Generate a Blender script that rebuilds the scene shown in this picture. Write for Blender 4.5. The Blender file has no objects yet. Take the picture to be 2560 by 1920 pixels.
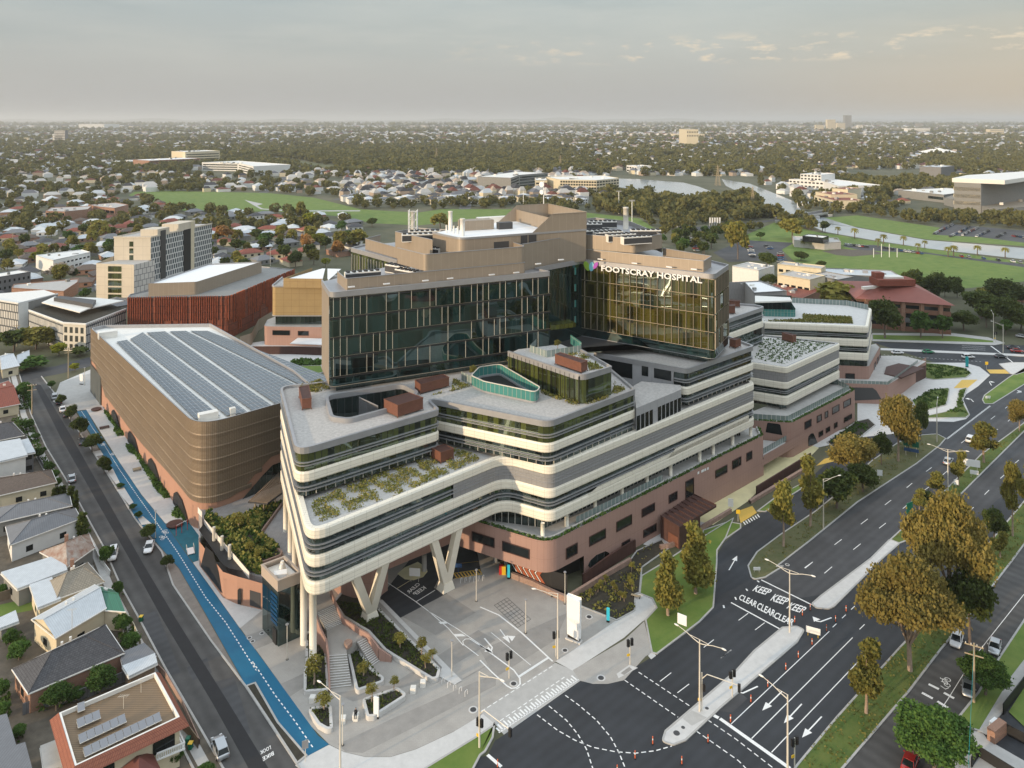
import bpy,math,random
import numpy as np
from mathutils import Vector
R=random.Random(7)
S=bpy.context.scene
COL=S.collection
F=1880.0;HZ=300.0;CH=92.5
T={'S':(0,0,.8641),'A':(0,900,3.1906),'B':(0,1400,3.1906),'C':(600,1400,3.1906),'D':(1200,1400,3.1906),'E':(1800,1400,2.9105),
  'F':(600,900,3.1906),'G':(1200,900,3.1906),'H':(1800,900,2.9105),'I':(0,480,3.4563),'J':(600,480,3.4563),
  'K':(1200,480,3.4563),'L':(1800,480,2.9105),'N':(0,280,3.4563),'O':(640,280,3.4563),'Q':(1280,280,3.4563),
  'R':(1920,280,3.4563),'U':(0,0,1),'V':(1800,720,5.027),'X':(1840,900,6.144),'Y':(860,500,4.608),
  'a':(1240,820,5.53),'b':(480,1180,5.53),'c':(860,1340,3.687)}
def px(t,x,y):
 o=T[t];return o[0]+x/o[2],o[1]+y/o[2]
def P(t,x,y,z=0.0):
 u,v=px(t,x,y);Y=F*(CH-z)/(v-HZ);return ((u-1280)*Y/F,Y)
def PL(t,pts,z=0.0):
 out=[]
 for p in pts:
  if isinstance(p[0],str):out.append(P(p[0],p[1],p[2],z))
  else:out.append(P(t,p[0],p[1],z))
 return out
def ZZ(t,x,y,Y):
 u,v=px(t,x,y);return CH-Y*(v-HZ)/F
def onwall(t,x,y,A,B):
 u,v=px(t,x,y);k=(u-1280)/F
 dx,dy=B[0]-A[0],B[1]-A[1]
 s=(k*A[1]-A[0])/(dx-k*dy)
 X,Y=A[0]+s*dx,A[1]+s*dy
 return X,Y,CH-Y*(v-HZ)/F
def add(a,b,k=1.0):return (a[0]+b[0]*k,a[1]+b[1]*k)
def unit(a,b):
 dx,dy=b[0]-a[0],b[1]-a[1];l=math.hypot(dx,dy) or 1;return (dx/l,dy/l)
def dist(a,b):return math.hypot(b[0]-a[0],b[1]-a[1])
def lerp(a,b,t):return tuple(a[i]+(b[i]-a[i])*t for i in range(len(a)))
def fil(pts,r,closed=False,n=6):
 out=[];N=len(pts)
 rs=r if isinstance(r,(list,tuple)) else [r]*N
 for i,p in enumerate(pts):
  if (not closed and i in (0,N-1)) or rs[i]<=0:out.append(tuple(p));continue
  a,b=pts[i-1],pts[(i+1) % N]
  u1,u2=unit(p,a),unit(p,b)
  c=max(-.999,min(.999,u1[0]*u2[0]+u1[1]*u2[1]));ang=math.acos(c)
  d=min(rs[i]/math.tan(ang/2),dist(p,a)*.45,dist(p,b)*.45)
  s,e=add(p,u1,d),add(p,u2,d)
  for k in range(n+1):
   t=k/n;q0=lerp(s,p,t);q1=lerp(p,e,t);out.append(lerp(q0,q1,t))
 return out
def offs(path,d,closed=False):
 N=len(path);out=[]
 for i in range(N):
  if closed:a,b=path[i-1],path[(i+1) % N]
  else:a,b=path[max(i-1,0)],path[min(i+1,N-1)]
  p=path[i]
  u1=unit(a,p) if a !=p else unit(p,b);u2=unit(p,b) if b !=p else u1
  nx,ny=u1[1]+u2[1],-(u1[0]+u2[0]);l=math.hypot(nx,ny) or 1;nx/=l;ny/=l
  c=max(.35,nx*u1[1]-ny*u1[0])
  out.append((p[0]+nx*d/c,p[1]+ny*d/c))
 return out
def area(p):return .5*sum(p[i][0]*p[(i+1) % len(p)][1]-p[(i+1) % len(p)][0]*p[i][1] for i in range(len(p)))
def inside(pt,poly):
 x,y=pt;c=False;j=len(poly)-1
 for i in range(len(poly)):
  if (poly[i][1]>y) !=(poly[j][1]>y) and x<(poly[j][0]-poly[i][0])*(y-poly[i][1])/(poly[j][1]-poly[i][1])+poly[i][0]:c=not c
  j=i
 return c
class MB:
 def __init__(s):s.V=[];s.F=[];s.M=[];s.U=[]
 def f(s,pts,m=0,uv=None):
  i=len(s.V);s.V+=[tuple(p) for p in pts];s.F.append(tuple(range(i,i+len(pts))));s.M.append(m)
  s.U.append(uv if uv else [(p[0],p[1]) for p in pts]);return s
 def sheet(s,poly,z,m=0):
  p=poly if area(poly)>0 else poly[::-1]
  return s.f([(x,y,z) for x,y in p],m)
 def wall(s,path,z0,z1,m=0,closed=False,o0=0,o1=0,u0=0):
  a=offs(path,o0,closed) if o0 else path;b=offs(path,o1,closed) if o1 else path
  N=len(path);u=u0
  for i in range(N if closed else N-1):
   j=(i+1) % N;l=dist(path[i],path[j])
   s.f([(a[i][0],a[i][1],z0),(a[j][0],a[j][1],z0),(b[j][0],b[j][1],z1),(b[i][0],b[i][1],z1)],m,
    [(u,z0),(u+l,z0),(u+l,z1),(u,z1)]);u+=l
  return s
 def prism(s,poly,z0,z1,m=0,mt=None,bottom=False):
  p=poly if area(poly)>0 else poly[::-1]
  s.wall(p,z0,z1,m,True);s.sheet(p,z1,m if mt is None else mt)
  if bottom:s.f([(x,y,z0) for x,y in p[::-1]],m)
  return s
 def box(s,c,sx,sy,z0,z1,ang=0,m=0,mt=None):
  ca,sa=math.cos(ang),math.sin(ang)
  q=[(c[0]+x*ca-y*sa,c[1]+x*sa+y*ca) for x,y in ((-sx/2,-sy/2),(sx/2,-sy/2),(sx/2,sy/2),(-sx/2,sy/2))]
  return s.prism(q,z0,z1,m,mt,True)
 def ribbon(s,path,w,z,m=0):
  a,b=offs(path,w/2),offs(path,-w/2)
  for i in range(len(path)-1):
   s.f([(a[i][0],a[i][1],z),(a[i+1][0],a[i+1][1],z),(b[i+1][0],b[i+1][1],z),(b[i][0],b[i][1],z)],m)
  return s
 def kerb(s,path,w,z0,z1,m=0,closed=False):
  a,b=offs(path,w/2,closed),offs(path,-w/2,closed);N=len(path)
  for i in range(N if closed else N-1):
   j=(i+1) % N
   s.f([(a[i][0],a[i][1],z1),(a[j][0],a[j][1],z1),(b[j][0],b[j][1],z1),(b[i][0],b[i][1],z1)],m)
   s.f([(a[i][0],a[i][1],z0),(a[j][0],a[j][1],z0),(a[j][0],a[j][1],z1),(a[i][0],a[i][1],z1)],m)
   s.f([(b[j][0],b[j][1],z0),(b[i][0],b[i][1],z0),(b[i][0],b[i][1],z1),(b[j][0],b[j][1],z1)],m)
  return s
 def tube(s,pts,r,n=6,m=0,cap=True):
  pts=[Vector(p) for p in pts];rs=r if isinstance(r,(list,tuple)) else [r]*len(pts)
  rings=[];ref=Vector((0,0,1))
  for i,p in enumerate(pts):
   d=(pts[min(i+1,len(pts)-1)]-pts[max(i-1,0)]).normalized()
   if abs(d.dot(ref))>.95:ref=Vector((1,0,0)) if abs(d.x)<.9 else Vector((0,1,0))
   x=d.cross(ref).normalized();y=d.cross(x).normalized()
   rings.append([tuple(p+(x*math.cos(2*math.pi*k/n)+y*math.sin(2*math.pi*k/n))*rs[i]) for k in range(n)])
  for i in range(len(rings)-1):
   for k in range(n):
    s.f([rings[i][k],rings[i][(k+1) % n],rings[i+1][(k+1) % n],rings[i+1][k]],m)
  if cap:s.f(rings[0],m);s.f(rings[-1][::-1],m)
  return s
 def ball(s,c,rx,ry,rz,n=8,k=5,m=0):
  for i in range(k):
   for j in range(n):
    q=[]
    for a,b in ((i,j),(i,j+1),(i+1,j+1),(i+1,j)):
     t=math.pi*a/k;ph=2*math.pi*b/n
     q.append((c[0]+rx*math.sin(t)*math.cos(ph),c[1]+ry*math.sin(t)*math.sin(ph),c[2]-rz*math.cos(t)))
    s.f(q,m)
  return s
 def build(s,name,mats,parent=None,smooth=False,at=None):
  me=bpy.data.meshes.new(name)
  pl=world_loc(parent);o=Vector(at) if at is not None else pl
  me.from_pydata([(v[0]-o.x,v[1]-o.y,v[2]-o.z) for v in s.V],[],s.F)
  if not isinstance(mats,(list,tuple)):mats=[mats]
  for m in mats:me.materials.append(m)
  if len(mats)>1:me.polygons.foreach_set('material_index',s.M)
  ul=me.uv_layers.new(name='UVMap')
  ul.data.foreach_set('uv',[c for u in s.U for p in u for c in p])
  if smooth:
   import bmesh
   bm=bmesh.new();bm.from_mesh(me);bmesh.ops.remove_doubles(bm,verts=bm.verts,dist=.001)
   bm.to_mesh(me);bm.free()
   me.polygons.foreach_set('use_smooth',[True]*len(me.polygons))
  me.update()
  ob=bpy.data.objects.new(name,me);COL.objects.link(ob)
  if parent is not None:ob.parent=parent
  ob.location=o-pl
  return ob
def world_loc(o):
 v=Vector((0,0,0))
 while o is not None:v=v+o.location;o=o.parent
 return v
def thing(name,label,cat,loc=(0,0,0),group=None,rz=0):
 o=bpy.data.objects.new(name,None);COL.objects.link(o);o.location=loc;o.rotation_euler[2]=rz
 o.empty_display_size=.5
 return tag(o,label,cat,group)
def tag(o,label,cat,group=None,kind=None):
 o['label']=label;o['category']=cat
 if group:o['group']=group
 if kind:o['kind']=kind
 return o
def struct(o,kind='structure'):
 o['kind']=kind;return o
def dup(root,loc=None,rz=None,label=None,scale=None,group=None):
 r=root.copy();COL.objects.link(r)
 if loc is not None:r.location=loc
 if rz is not None:r.rotation_euler[2]=rz
 if scale is not None:r.scale=scale if isinstance(scale,tuple) else (scale,)*3
 if label:r['label']=label
 if group:r['group']=group
 for ch in KIDS(root):
  c=ch.copy();COL.objects.link(c);c.parent=r
  for g in KIDS(ch):
   d=g.copy();COL.objects.link(d);d.parent=c
 return r
_kids={}
def KIDS(o):
 k=o.name
 if k not in _kids:_kids[k]=list(o.children)
 return _kids[k]
# ---------- materials
MATS={}
def mat(name,col,rough=.8,metal=0,var=0,vs=.5,col2=None,bump=0,bs=8,spec=.5,brick=None,emit=None,trans=0,det=3,coat=0):
 m=bpy.data.materials.new(name);m.use_nodes=True;nt=m.node_tree;N=nt.nodes;L=nt.links
 b=N['Principled BSDF'];b.inputs['Roughness'].default_value=rough;b.inputs['Metallic'].default_value=metal
 b.inputs['Specular IOR Level'].default_value=spec
 b.inputs['Base Color'].default_value=(*col,1)
 if coat:b.inputs['Coat Weight'].default_value=coat
 out=None
 if var or bump or col2:
  tc=N.new('ShaderNodeTexCoord')
 if var or col2:
  n1=N.new('ShaderNodeTexNoise');n1.inputs['Scale'].default_value=vs;n1.inputs['Detail'].default_value=det+3;n1.inputs['Roughness'].default_value=.65
  L.new(tc.outputs['Object'],n1.inputs['Vector'])
  rp=N.new('ShaderNodeValToRGB');e=rp.color_ramp.elements
  e[0].position=.3;e[1].position=.7
  c2=col2 if col2 else tuple(min(1,c*(1+var)) for c in col)
  c1=col if col2 else tuple(c*(1-var) for c in col)
  e[0].color=(*c1,1);e[1].color=(*c2,1)
  L.new(n1.outputs['Fac'],rp.inputs['Fac']);out=rp.outputs['Color']
 if brick:# joints or mullions on the surface's own metres:(w,h,gap,colour,offset)
  uv=N.new('ShaderNodeTexCoord');bt=N.new('ShaderNodeTexBrick')
  w,h,g,c3,of=brick
  L.new(uv.outputs['UV'],bt.inputs['Vector']);bt.inputs['Scale'].default_value=1
  bt.inputs['Brick Width'].default_value=w;bt.inputs['Row Height'].default_value=h
  bt.inputs['Mortar Size'].default_value=g;bt.offset=of;bt.inputs['Mortar Smooth'].default_value=.1
  bt.inputs['Mortar'].default_value=(*c3,1)
  if out:L.new(out,bt.inputs['Color1']);L.new(out,bt.inputs['Color2'])
  else:
   bt.inputs['Color1'].default_value=(*[c*.9 for c in col],1);bt.inputs['Color2'].default_value=(*[min(1,c*1.1) for c in col],1)
  out=bt.outputs['Color']
 if out:L.new(out,b.inputs['Base Color'])
 if bump:
  n2=N.new('ShaderNodeTexNoise');n2.inputs['Scale'].default_value=bs;n2.inputs['Detail'].default_value=4
  L.new(tc.outputs['Object'],n2.inputs['Vector'])
  bp=N.new('ShaderNodeBump');bp.inputs['Strength'].default_value=bump;bp.inputs['Distance'].default_value=.1
  L.new(n2.outputs['Fac'],bp.inputs['Height']);L.new(bp.outputs['Normal'],b.inputs['Normal'])
 if emit:
  b.inputs['Emission Color'].default_value=(*emit[0],1);b.inputs['Emission Strength'].default_value=emit[1]
 MATS[name]=m
 return m
def tracks(m,nx_,ny_,per,amt):
 nt=m.node_tree;N=nt.nodes;L=nt.links;b=N['Principled BSDF'];src=b.inputs['Base Color'].links[0].from_socket
 tc=N.new('ShaderNodeTexCoord');dp=N.new('ShaderNodeVectorMath');dp.operation ='DOT_PRODUCT';dp.inputs[1].default_value=(nx_*6.283/per,ny_*6.283/per,0);L.new(tc.outputs['Object'],dp.inputs[0])
 sn=N.new('ShaderNodeMath');sn.operation ='SINE';L.new(dp.outputs['Value'],sn.inputs[0])
 n=N.new('ShaderNodeTexNoise');n.inputs['Scale'].default_value=.06;L.new(tc.outputs['Object'],n.inputs['Vector'])
 a=N.new('ShaderNodeMath');a.operation ='MULTIPLY_ADD';L.new(sn.outputs[0],a.inputs[0]);a.inputs[1].default_value=amt;L.new(n.outputs['Fac'],a.inputs[2])
 mr=N.new('ShaderNodeMapRange');mr.inputs['From Min'].default_value=.2;mr.inputs['From Max'].default_value=.8;mr.inputs['To Min'].default_value=.72;mr.inputs['To Max'].default_value=1.4;L.new(a.outputs[0],mr.inputs['Value'])
 h=N.new('ShaderNodeHueSaturation');L.new(src,h.inputs['Color']);L.new(mr.outputs[0],h.inputs['Value']);L.new(h.outputs[0],b.inputs['Base Color'])
def wavy_glass(name,col,gx=1.5,gy=4.34,line=(.12,.11,.08),gap=.05,wob=.35,rough=.02,spec=1.0,z0=0,ws=.22,ior=1.6):
 m=mat(name,col,rough,spec=spec,brick=(gx,gy,gap,line,0));nt=m.node_tree;N=nt.nodes;L=nt.links;b=N['Principled BSDF']
 b.inputs['IOR'].default_value=ior;b.inputs['Specular Tint'].default_value=(.80,1,.96,1)
 q=[n for n in N if n.type=='TEX_BRICK'][0];q.inputs['Color1'].default_value=(*[c*.2 for c in col],1);q.inputs['Color2'].default_value=(*[c*2.4 for c in col],1)
 tc=N.new('ShaderNodeTexCoord');mp=N.new('ShaderNodeMapping');mp.inputs['Location'].default_value=(0,-z0,0)
 L.new(tc.outputs['UV'],mp.inputs['Vector'])
 bt=[n for n in N if n.type=='TEX_BRICK'][0];L.new(mp.outputs['Vector'],bt.inputs['Vector'])
 n=N.new('ShaderNodeTexNoise');n.inputs['Scale'].default_value=ws;n.inputs['Detail'].default_value=1
 L.new(tc.outputs['Object'],n.inputs['Vector'])
 bp=N.new('ShaderNodeBump');bp.inputs['Strength'].default_value=wob;bp.inputs['Distance'].default_value=.16
 L.new(n.outputs['Fac'],bp.inputs['Height']);L.new(bp.outputs['Normal'],b.inputs['Normal'])
 return m
M=MATS
mat('asphalt_new',(.026,.029,.034),.75,var=.35,vs=.08,bump=.15,bs=20)
mat('asphalt_old',(.062,.060,.058),.85,var=.22,vs=.25,bump=.2,bs=15)
mat('asphalt_mid',(.050,.051,.054),.8,var=.25,vs=.15,bump=.1,bs=15)
for k_ in ('asphalt_new','asphalt_mid'):tracks(M[k_],.66,-.751,1.75,.08)
tracks(M['asphalt_old'],.766,.643,2.2,.12)
mat('tar',(.016,.016,.018),.8,var=.2,vs=.4)
mat('concrete',(.42,.41,.39),.85,var=.10,vs=.6,bump=.1)
mat('concrete_white',(.55,.54,.52),.8,var=.08,vs=.8)
mat('kerb',(.40,.39,.37),.85,var=.12,vs=1.5)
mat('paver',(.37,.35,.32),.85,brick=(.6,.3,.012,(.30,.28,.26),.5),var=.12,vs=.35)
mat('paver_dark',(.285,.27,.25),.85,var=.12,vs=.5)
mat('deck_paver',(.33,.31,.30),.85,brick=(1.2,.3,.02,(.2,.19,.18),.5),var=.15,vs=.8)
mat('blue_path',(.0,.115,.22),.65,var=.12,vs=.3)
mat('teal_play',(.0,.11,.16),.7,var=.2,vs=.6)
mat('paint',(.78,.78,.76),.6,var=.08,vs=3)
mat('yellow_paint',(.62,.40,.07),.6,var=.1,vs=3)
mat('grass',(.055,.105,.015),.95,col2=(.13,.145,.03),vs=.35,bump=.6,bs=12)
mat('lawn',(.08,.15,.02),.95,col2=(.16,.21,.045),vs=.15,bump=.4,bs=12)
mat('dry_grass',(.085,.10,.035),.95,col2=(.14,.13,.06),vs=.5,bump=.6,bs=12)
mat('mulch',(.028,.024,.018),.95,col2=(.05,.045,.03),vs=1.5,bump=.8,bs=10)
mat('soil',(.10,.085,.065),.95,var=.3,vs=.6)
mat('gravel_roof',(.43,.41,.385),.95,var=.2,vs=1.6,bump=.5,bs=14)
mat('pebble',(.42,.41,.39),.95,col2=(.58,.56,.53),vs=2.5,bump=.6,bs=10)
mat('cream',(.80,.75,.635),.45,brick=(2.4,.72,.022,(.42,.38,.31),0),var=.03,vs=.3)
mat('cream_plain',(.80,.75,.635),.5,var=.04,vs=.5)
mat('offwhite',(.74,.72,.67),.6,var=.06,vs=.8)
mat('white',(.80,.80,.79),.5)
mat('grey_panel',(.27,.265,.265),.5,brick=(1.2,2.4,.03,(.17,.17,.17),.5),var=.06,vs=.5)
mat('grey_metal',(.34,.34,.35),.4,metal=.3,var=.08,vs=.6)
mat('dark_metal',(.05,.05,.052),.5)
mat('pink',(.33,.205,.17),.8,brick=(1.2,3.4,.02,(.24,.14,.11),0),col2=(.38,.235,.19),vs=.12)
mat('pink_left',(.44,.25,.175),.8,brick=(.3,12,.02,(.33,.18,.125),0),col2=(.39,.215,.15),vs=.3)
mat('tan_screen',(.32,.265,.205),.55,metal=.25,brick=(2.0,9,.035,(.42,.35,.27),0),var=.05,vs=.3)
mat('brown_clad',(.16,.065,.04),.65,brick=(6,.18,.02,(.10,.03,.015),0),var=.2,vs=1)
mat('rust',(.065,.028,.022),.7,brick=(1.1,9,.04,(.05,.018,.012),0),var=.2,vs=.6)
mat('mesh_gold',(.265,.212,.155),.55,metal=.3,brick=(.42,.30,.05,(.15,.105,.065),0),var=.16,vs=.12)
mat('gold_panel',(.38,.27,.13),.5,metal=.35,brick=(3.2,2.6,.04,(.22,.13,.05),0),var=.08,vs=.2)
mat('terracotta',(.24,.060,.028),.7,brick=(.55,2.8,.10,(.03,.012,.01),.5),var=.45,vs=.8)
wavy_glass('tower_glass',(.004,.013,.014),1.48,4.34,(.035,.04,.035),.04,.8,z0=.6,ws=.13,ior=1.65)
wavy_glass('wing_glass',(.036,.033,.006),1.9,4.34,(.10,.075,.04),.05,.25,z0=.6,ws=.15,ior=1.9)
wavy_glass('band_glass',(.012,.018,.018),1.6,20,(.07,.07,.07),.05,.15)
wavy_glass('olive_glass',(.034,.040,.010),1.25,8,(.025,.028,.015),.07,.15)
mat('dark_glass',(.010,.014,.016),.08,spec=.45)
mat('teal_glass',(.05,.21,.19),.08,brick=(1.1,5,.05,(.30,.32,.28),0),spec=.8)
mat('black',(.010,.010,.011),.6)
mat('yellow_floor',(.68,.62,.36),.35,var=.12,vs=.25)
mat('solar',(.06,.09,.125),.12,brick=(1.05,1.7,.05,(.36,.37,.38),0),spec=.8,var=.12,vs=.05)
mat('tile_red',(.24,.065,.04),.8,brick=(.45,.32,.03,(.12,.035,.02),.5),var=.2,vs=1.5)
mat('tile_grey',(.075,.075,.08),.8,brick=(.45,.32,.03,(.035,.035,.04),.5),var=.35,vs=2)
mat('tile_brown',(.13,.10,.08),.8,brick=(.45,.32,.03,(.07,.05,.04),.5),var=.25,vs=2)
mat('tile_beige',(.27,.24,.19),.8,brick=(.45,.32,.03,(.16,.14,.11),.5),var=.2,vs=2)
mat('iron_white',(.52,.55,.57),.45,brick=(.4,40,.03,(.40,.43,.45),0),var=.1,vs=.8)
mat('iron_grey',(.15,.155,.165),.5,brick=(.4,40,.03,(.10,.10,.11),0),var=.12,vs=.8)
mat('iron_rust',(.38,.35,.31),.8,col2=(.22,.11,.07),vs=.9)
mat('iron_green',(.03,.14,.09),.5,brick=(.4,40,.03,(.02,.09,.06),0))
mat('iron_brown',(.20,.135,.075),.6,brick=(40,.35,.05,(.10,.065,.035),0),var=.1,vs=.6)
mat('wall_cream',(.60,.53,.38),.85,var=.08,vs=.6)
mat('wall_white',(.68,.68,.66),.8,var=.06,vs=.6)
mat('wall_grey',(.22,.22,.21),.8,var=.1,vs=.6)
mat('wall_brick',(.28,.12,.07),.85,brick=(.24,.086,.012,(.35,.28,.22),.5),var=.2,vs=2)
mat('timber',(.22,.16,.11),.85,brick=(.15,30,.012,(.08,.06,.04),0),var=.2,vs=1)
mat('bark',(.30,.22,.16),.9,var=.3,vs=3)
mat('bark_dark',(.13,.10,.08),.9,var=.3,vs=3)
mat('pole_wood',(.36,.29,.19),.85,var=.15,vs=2)
mat('pole_metal',(.62,.58,.50),.45,var=.05,vs=1)
mat('car_white',(.72,.72,.72),.25,coat=.6);mat('car_silver',(.42,.44,.46),.3,metal=.5,coat=.5)
mat('car_dark',(.03,.035,.045),.25,coat=.6);mat('car_red',(.30,.02,.02),.25,coat=.6);mat('car_green',(.02,.22,.10),.25,coat=.6);mat('car_blue',(.03,.08,.2),.25,coat=.6)
mat('tyre',(.015,.015,.015),.9)
mat('sign_green',(.0,.13,.07),.5);mat('sign_teal',(.0,.30,.32),.4);mat('sign_cyan',(.05,.5,.55),.4,emit=((.05,.55,.6),.35));mat('sign_yellow',(.75,.48,.03),.5)
mat('mural_orange',(.32,.085,.035),.7);mat('orange',(.65,.13,.04),.6);mat('red',(.5,.03,.02),.5)
mat('lit_white',(.85,.85,.85),.5,emit=((1,.97,.9),.55))
mat('green_net',(.02,.14,.04),.7)
mat('skin',(.45,.28,.20),.6);mat('hair',(.02,.015,.012),.8);mat('cloth_dark',(.012,.013,.016),.85)
mat('logo_green',(.28,.45,.06),.4);mat('logo_blue',(.25,.62,.75),.4);mat('logo_purple',(.35,.06,.42),.4)
mat('stone_wall',(.36,.24,.19),.9,brick=(.35,.18,.02,(.22,.15,.12),.5),var=.3,vs=3,bump=.6)
mat('water',(.42,.45,.47),.10,spec=.7,var=.08,vs=.02,bump=.12,bs=.6)
def leafmat(name,c1,c2):
 m=mat(name,c1,.85,col2=c2,vs=.9,spec=.25)
 nt=m.node_tree;N=nt.nodes;b=N['Principled BSDF']
 rp=[n for n in N if n.type=='VALTORGB'][0]
 oi=N.new('ShaderNodeObjectInfo');hs=N.new('ShaderNodeHueSaturation')
 mr=N.new('ShaderNodeMapRange');mr.inputs['To Min'].default_value=.75;mr.inputs['To Max'].default_value=1.25
 nt.links.new(oi.outputs['Random'],mr.inputs['Value']);nt.links.new(mr.outputs['Result'],hs.inputs['Value'])
 nt.links.new(rp.outputs['Color'],hs.inputs['Color']);nt.links.new(hs.outputs['Color'],b.inputs['Base Color'])
 tr=N.new('ShaderNodeBsdfTranslucent');nt.links.new(hs.outputs['Color'],tr.inputs['Color'])
 mx=N.new('ShaderNodeMixShader');mx.inputs[0].default_value=.3
 nt.links.new(b.outputs[0],mx.inputs[1]);nt.links.new(tr.outputs[0],mx.inputs[2]);nt.links.new(mx.outputs[0],N['Material Output'].inputs[0])
 return m
leafmat('leaf_gum',(.14,.155,.035),(.31,.26,.06))
leafmat('leaf_gold',(.17,.15,.035),(.34,.26,.075))
leafmat('leaf_dark',(.04,.07,.018),(.11,.13,.03))
leafmat('leaf_green',(.045,.10,.02),(.10,.17,.035))
leafmat('leaf_lime',(.20,.22,.02),(.30,.30,.04))
leafmat('leaf_orange',(.30,.16,.05),(.42,.24,.09))
leafmat('leaf_roof',(.09,.14,.025),(.36,.29,.09))
leafmat('leaf_far',(.08,.10,.03),(.22,.19,.065))
leafmat('leaf_bare',(.30,.25,.20),(.38,.33,.28))
# ---------- camera, light, sky
cam=bpy.data.cameras.new('camera');co=bpy.data.objects.new('camera',cam);COL.objects.link(co)
co.location=(0,0,CH);co.rotation_euler=(math.pi/2,0,0)
cam.sensor_width=36;cam.lens=F/2560*36;cam.shift_y=(HZ-960)/2560;cam.clip_end=90000;cam.clip_start=1
HAZE=0.72e-4
S.camera=co
SX,SY=-.80,-.60;EL=math.radians(9.5)
sun=bpy.data.lights.new('sun','SUN');so=bpy.data.objects.new('sun',sun);COL.objects.link(so)
sun.energy=3.0;sun.angle=math.radians(.6);sun.color=(1,.76,.50)
d=Vector((SX*math.cos(EL),SY*math.cos(EL),math.sin(EL)));so.rotation_euler=d.to_track_quat('Z','Y').to_euler()
w=bpy.data.worlds.new('World');S.world=w;w.use_nodes=True;nt=w.node_tree;N=nt.nodes;L=nt.links
sky=N.new('ShaderNodeTexSky');sky.sky_type ='NISHITA';sky.sun_disc=False;sky.sun_elevation=EL;sky.sun_rotation=math.atan2(SX,SY)
sky.air_density=1.5;sky.dust_density=3
tc=N.new('ShaderNodeTexCoord');sep=N.new('ShaderNodeSeparateXYZ');L.new(tc.outputs['Generated'],sep.inputs[0])
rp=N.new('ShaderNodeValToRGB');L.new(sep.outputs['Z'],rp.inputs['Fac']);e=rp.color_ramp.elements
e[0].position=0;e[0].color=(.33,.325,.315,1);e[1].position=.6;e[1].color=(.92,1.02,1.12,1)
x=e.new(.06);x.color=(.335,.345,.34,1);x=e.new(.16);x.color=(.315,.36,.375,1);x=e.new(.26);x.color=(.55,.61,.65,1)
wr=N.new('ShaderNodeMapRange');wr.inputs['From Min'].default_value=.25;wr.inputs['From Max'].default_value=.75;L.new(sep.outputs['X'],wr.inputs['Value'])
wz=N.new('ShaderNodeMapRange');wz.inputs['From Min'].default_value=.17;wz.inputs['From Max'].default_value=.03;L.new(sep.outputs['Z'],wz.inputs['Value'])
wm=N.new('ShaderNodeMath');wm.operation ='MULTIPLY';L.new(wr.outputs[0],wm.inputs[0]);L.new(wz.outputs[0],wm.inputs[1])
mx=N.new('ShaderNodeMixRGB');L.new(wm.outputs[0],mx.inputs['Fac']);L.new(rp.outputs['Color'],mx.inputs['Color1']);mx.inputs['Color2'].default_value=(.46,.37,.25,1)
def noise_layer(prev,scale,stretch,lo,hi,colr,amt,zlo,zhi,rot=0,mask=False):
 mp=N.new('ShaderNodeMapping');mp.inputs['Scale'].default_value=(scale,scale,scale*stretch);mp.inputs['Rotation'].default_value=(0,rot,0)
 L.new(tc.outputs['Generated'],mp.inputs['Vector'])
 n=N.new('ShaderNodeTexNoise');n.inputs['Detail'].default_value=8;n.inputs['Roughness'].default_value=.6;n.inputs['Scale'].default_value=1
 L.new(mp.outputs[0],n.inputs['Vector'])
 r=N.new('ShaderNodeMapRange');r.inputs['From Min'].default_value=lo;r.inputs['From Max'].default_value=hi;r.inputs['To Max'].default_value=amt;L.new(n.outputs['Fac'],r.inputs['Value'])
 a=N.new('ShaderNodeMapRange');a.interpolation_type ='SMOOTHSTEP';a.inputs['From Min'].default_value=zlo[0];a.inputs['From Max'].default_value=zlo[1];L.new(sep.outputs['Z'],a.inputs['Value'])
 b2=N.new('ShaderNodeMapRange');b2.interpolation_type ='SMOOTHSTEP';b2.inputs['From Min'].default_value=zhi[1];b2.inputs['From Max'].default_value=zhi[0];L.new(sep.outputs['Z'],b2.inputs['Value'])
 m1=N.new('ShaderNodeMath');m1.operation ='MULTIPLY';L.new(a.outputs[0],m1.inputs[0]);L.new(b2.outputs[0],m1.inputs[1])
 m2=N.new('ShaderNodeMath');m2.operation ='MULTIPLY';L.new(m1.outputs[0],m2.inputs[0]);L.new(r.outputs[0],m2.inputs[1])
 if mask:
  a=N.new('ShaderNodeMapRange');a.inputs['From Min'].default_value=-.15;a.inputs['From Max'].default_value=.25;L.new(sep.outputs['X'],a.inputs['Value'])
  m1=N.new('ShaderNodeMath');m1.operation ='MULTIPLY';L.new(a.outputs[0],m1.inputs[0]);L.new(m2.outputs[0],m1.inputs[1]);m2=m1
 q=N.new('ShaderNodeMixRGB');L.new(m2.outputs[0],q.inputs['Fac']);L.new(prev,q.inputs['Color1']);q.inputs['Color2'].default_value=(*colr,1)
 return q.outputs['Color']
c=noise_layer(mx.outputs['Color'],2.2,6,.42,.72,(.46,.46,.43),.5,(.03,.10),(.6,.8),.05)
c=noise_layer(c,3.5,7,.48,.72,(.26,.30,.315),.5,(.05,.12),(.6,.8),-.05)
c=noise_layer(c,26,3.4,.52,.64,(.62,.52,.40),.8,(.07,.08),(.095,.115),mask=True)
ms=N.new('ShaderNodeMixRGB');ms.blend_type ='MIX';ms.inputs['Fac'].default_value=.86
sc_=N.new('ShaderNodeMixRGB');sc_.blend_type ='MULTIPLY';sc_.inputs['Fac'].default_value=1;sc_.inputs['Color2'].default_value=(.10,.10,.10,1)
L.new(sky.outputs[0],sc_.inputs['Color1']);L.new(sc_.outputs[0],ms.inputs['Color1']);L.new(c,ms.inputs['Color2'])
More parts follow.
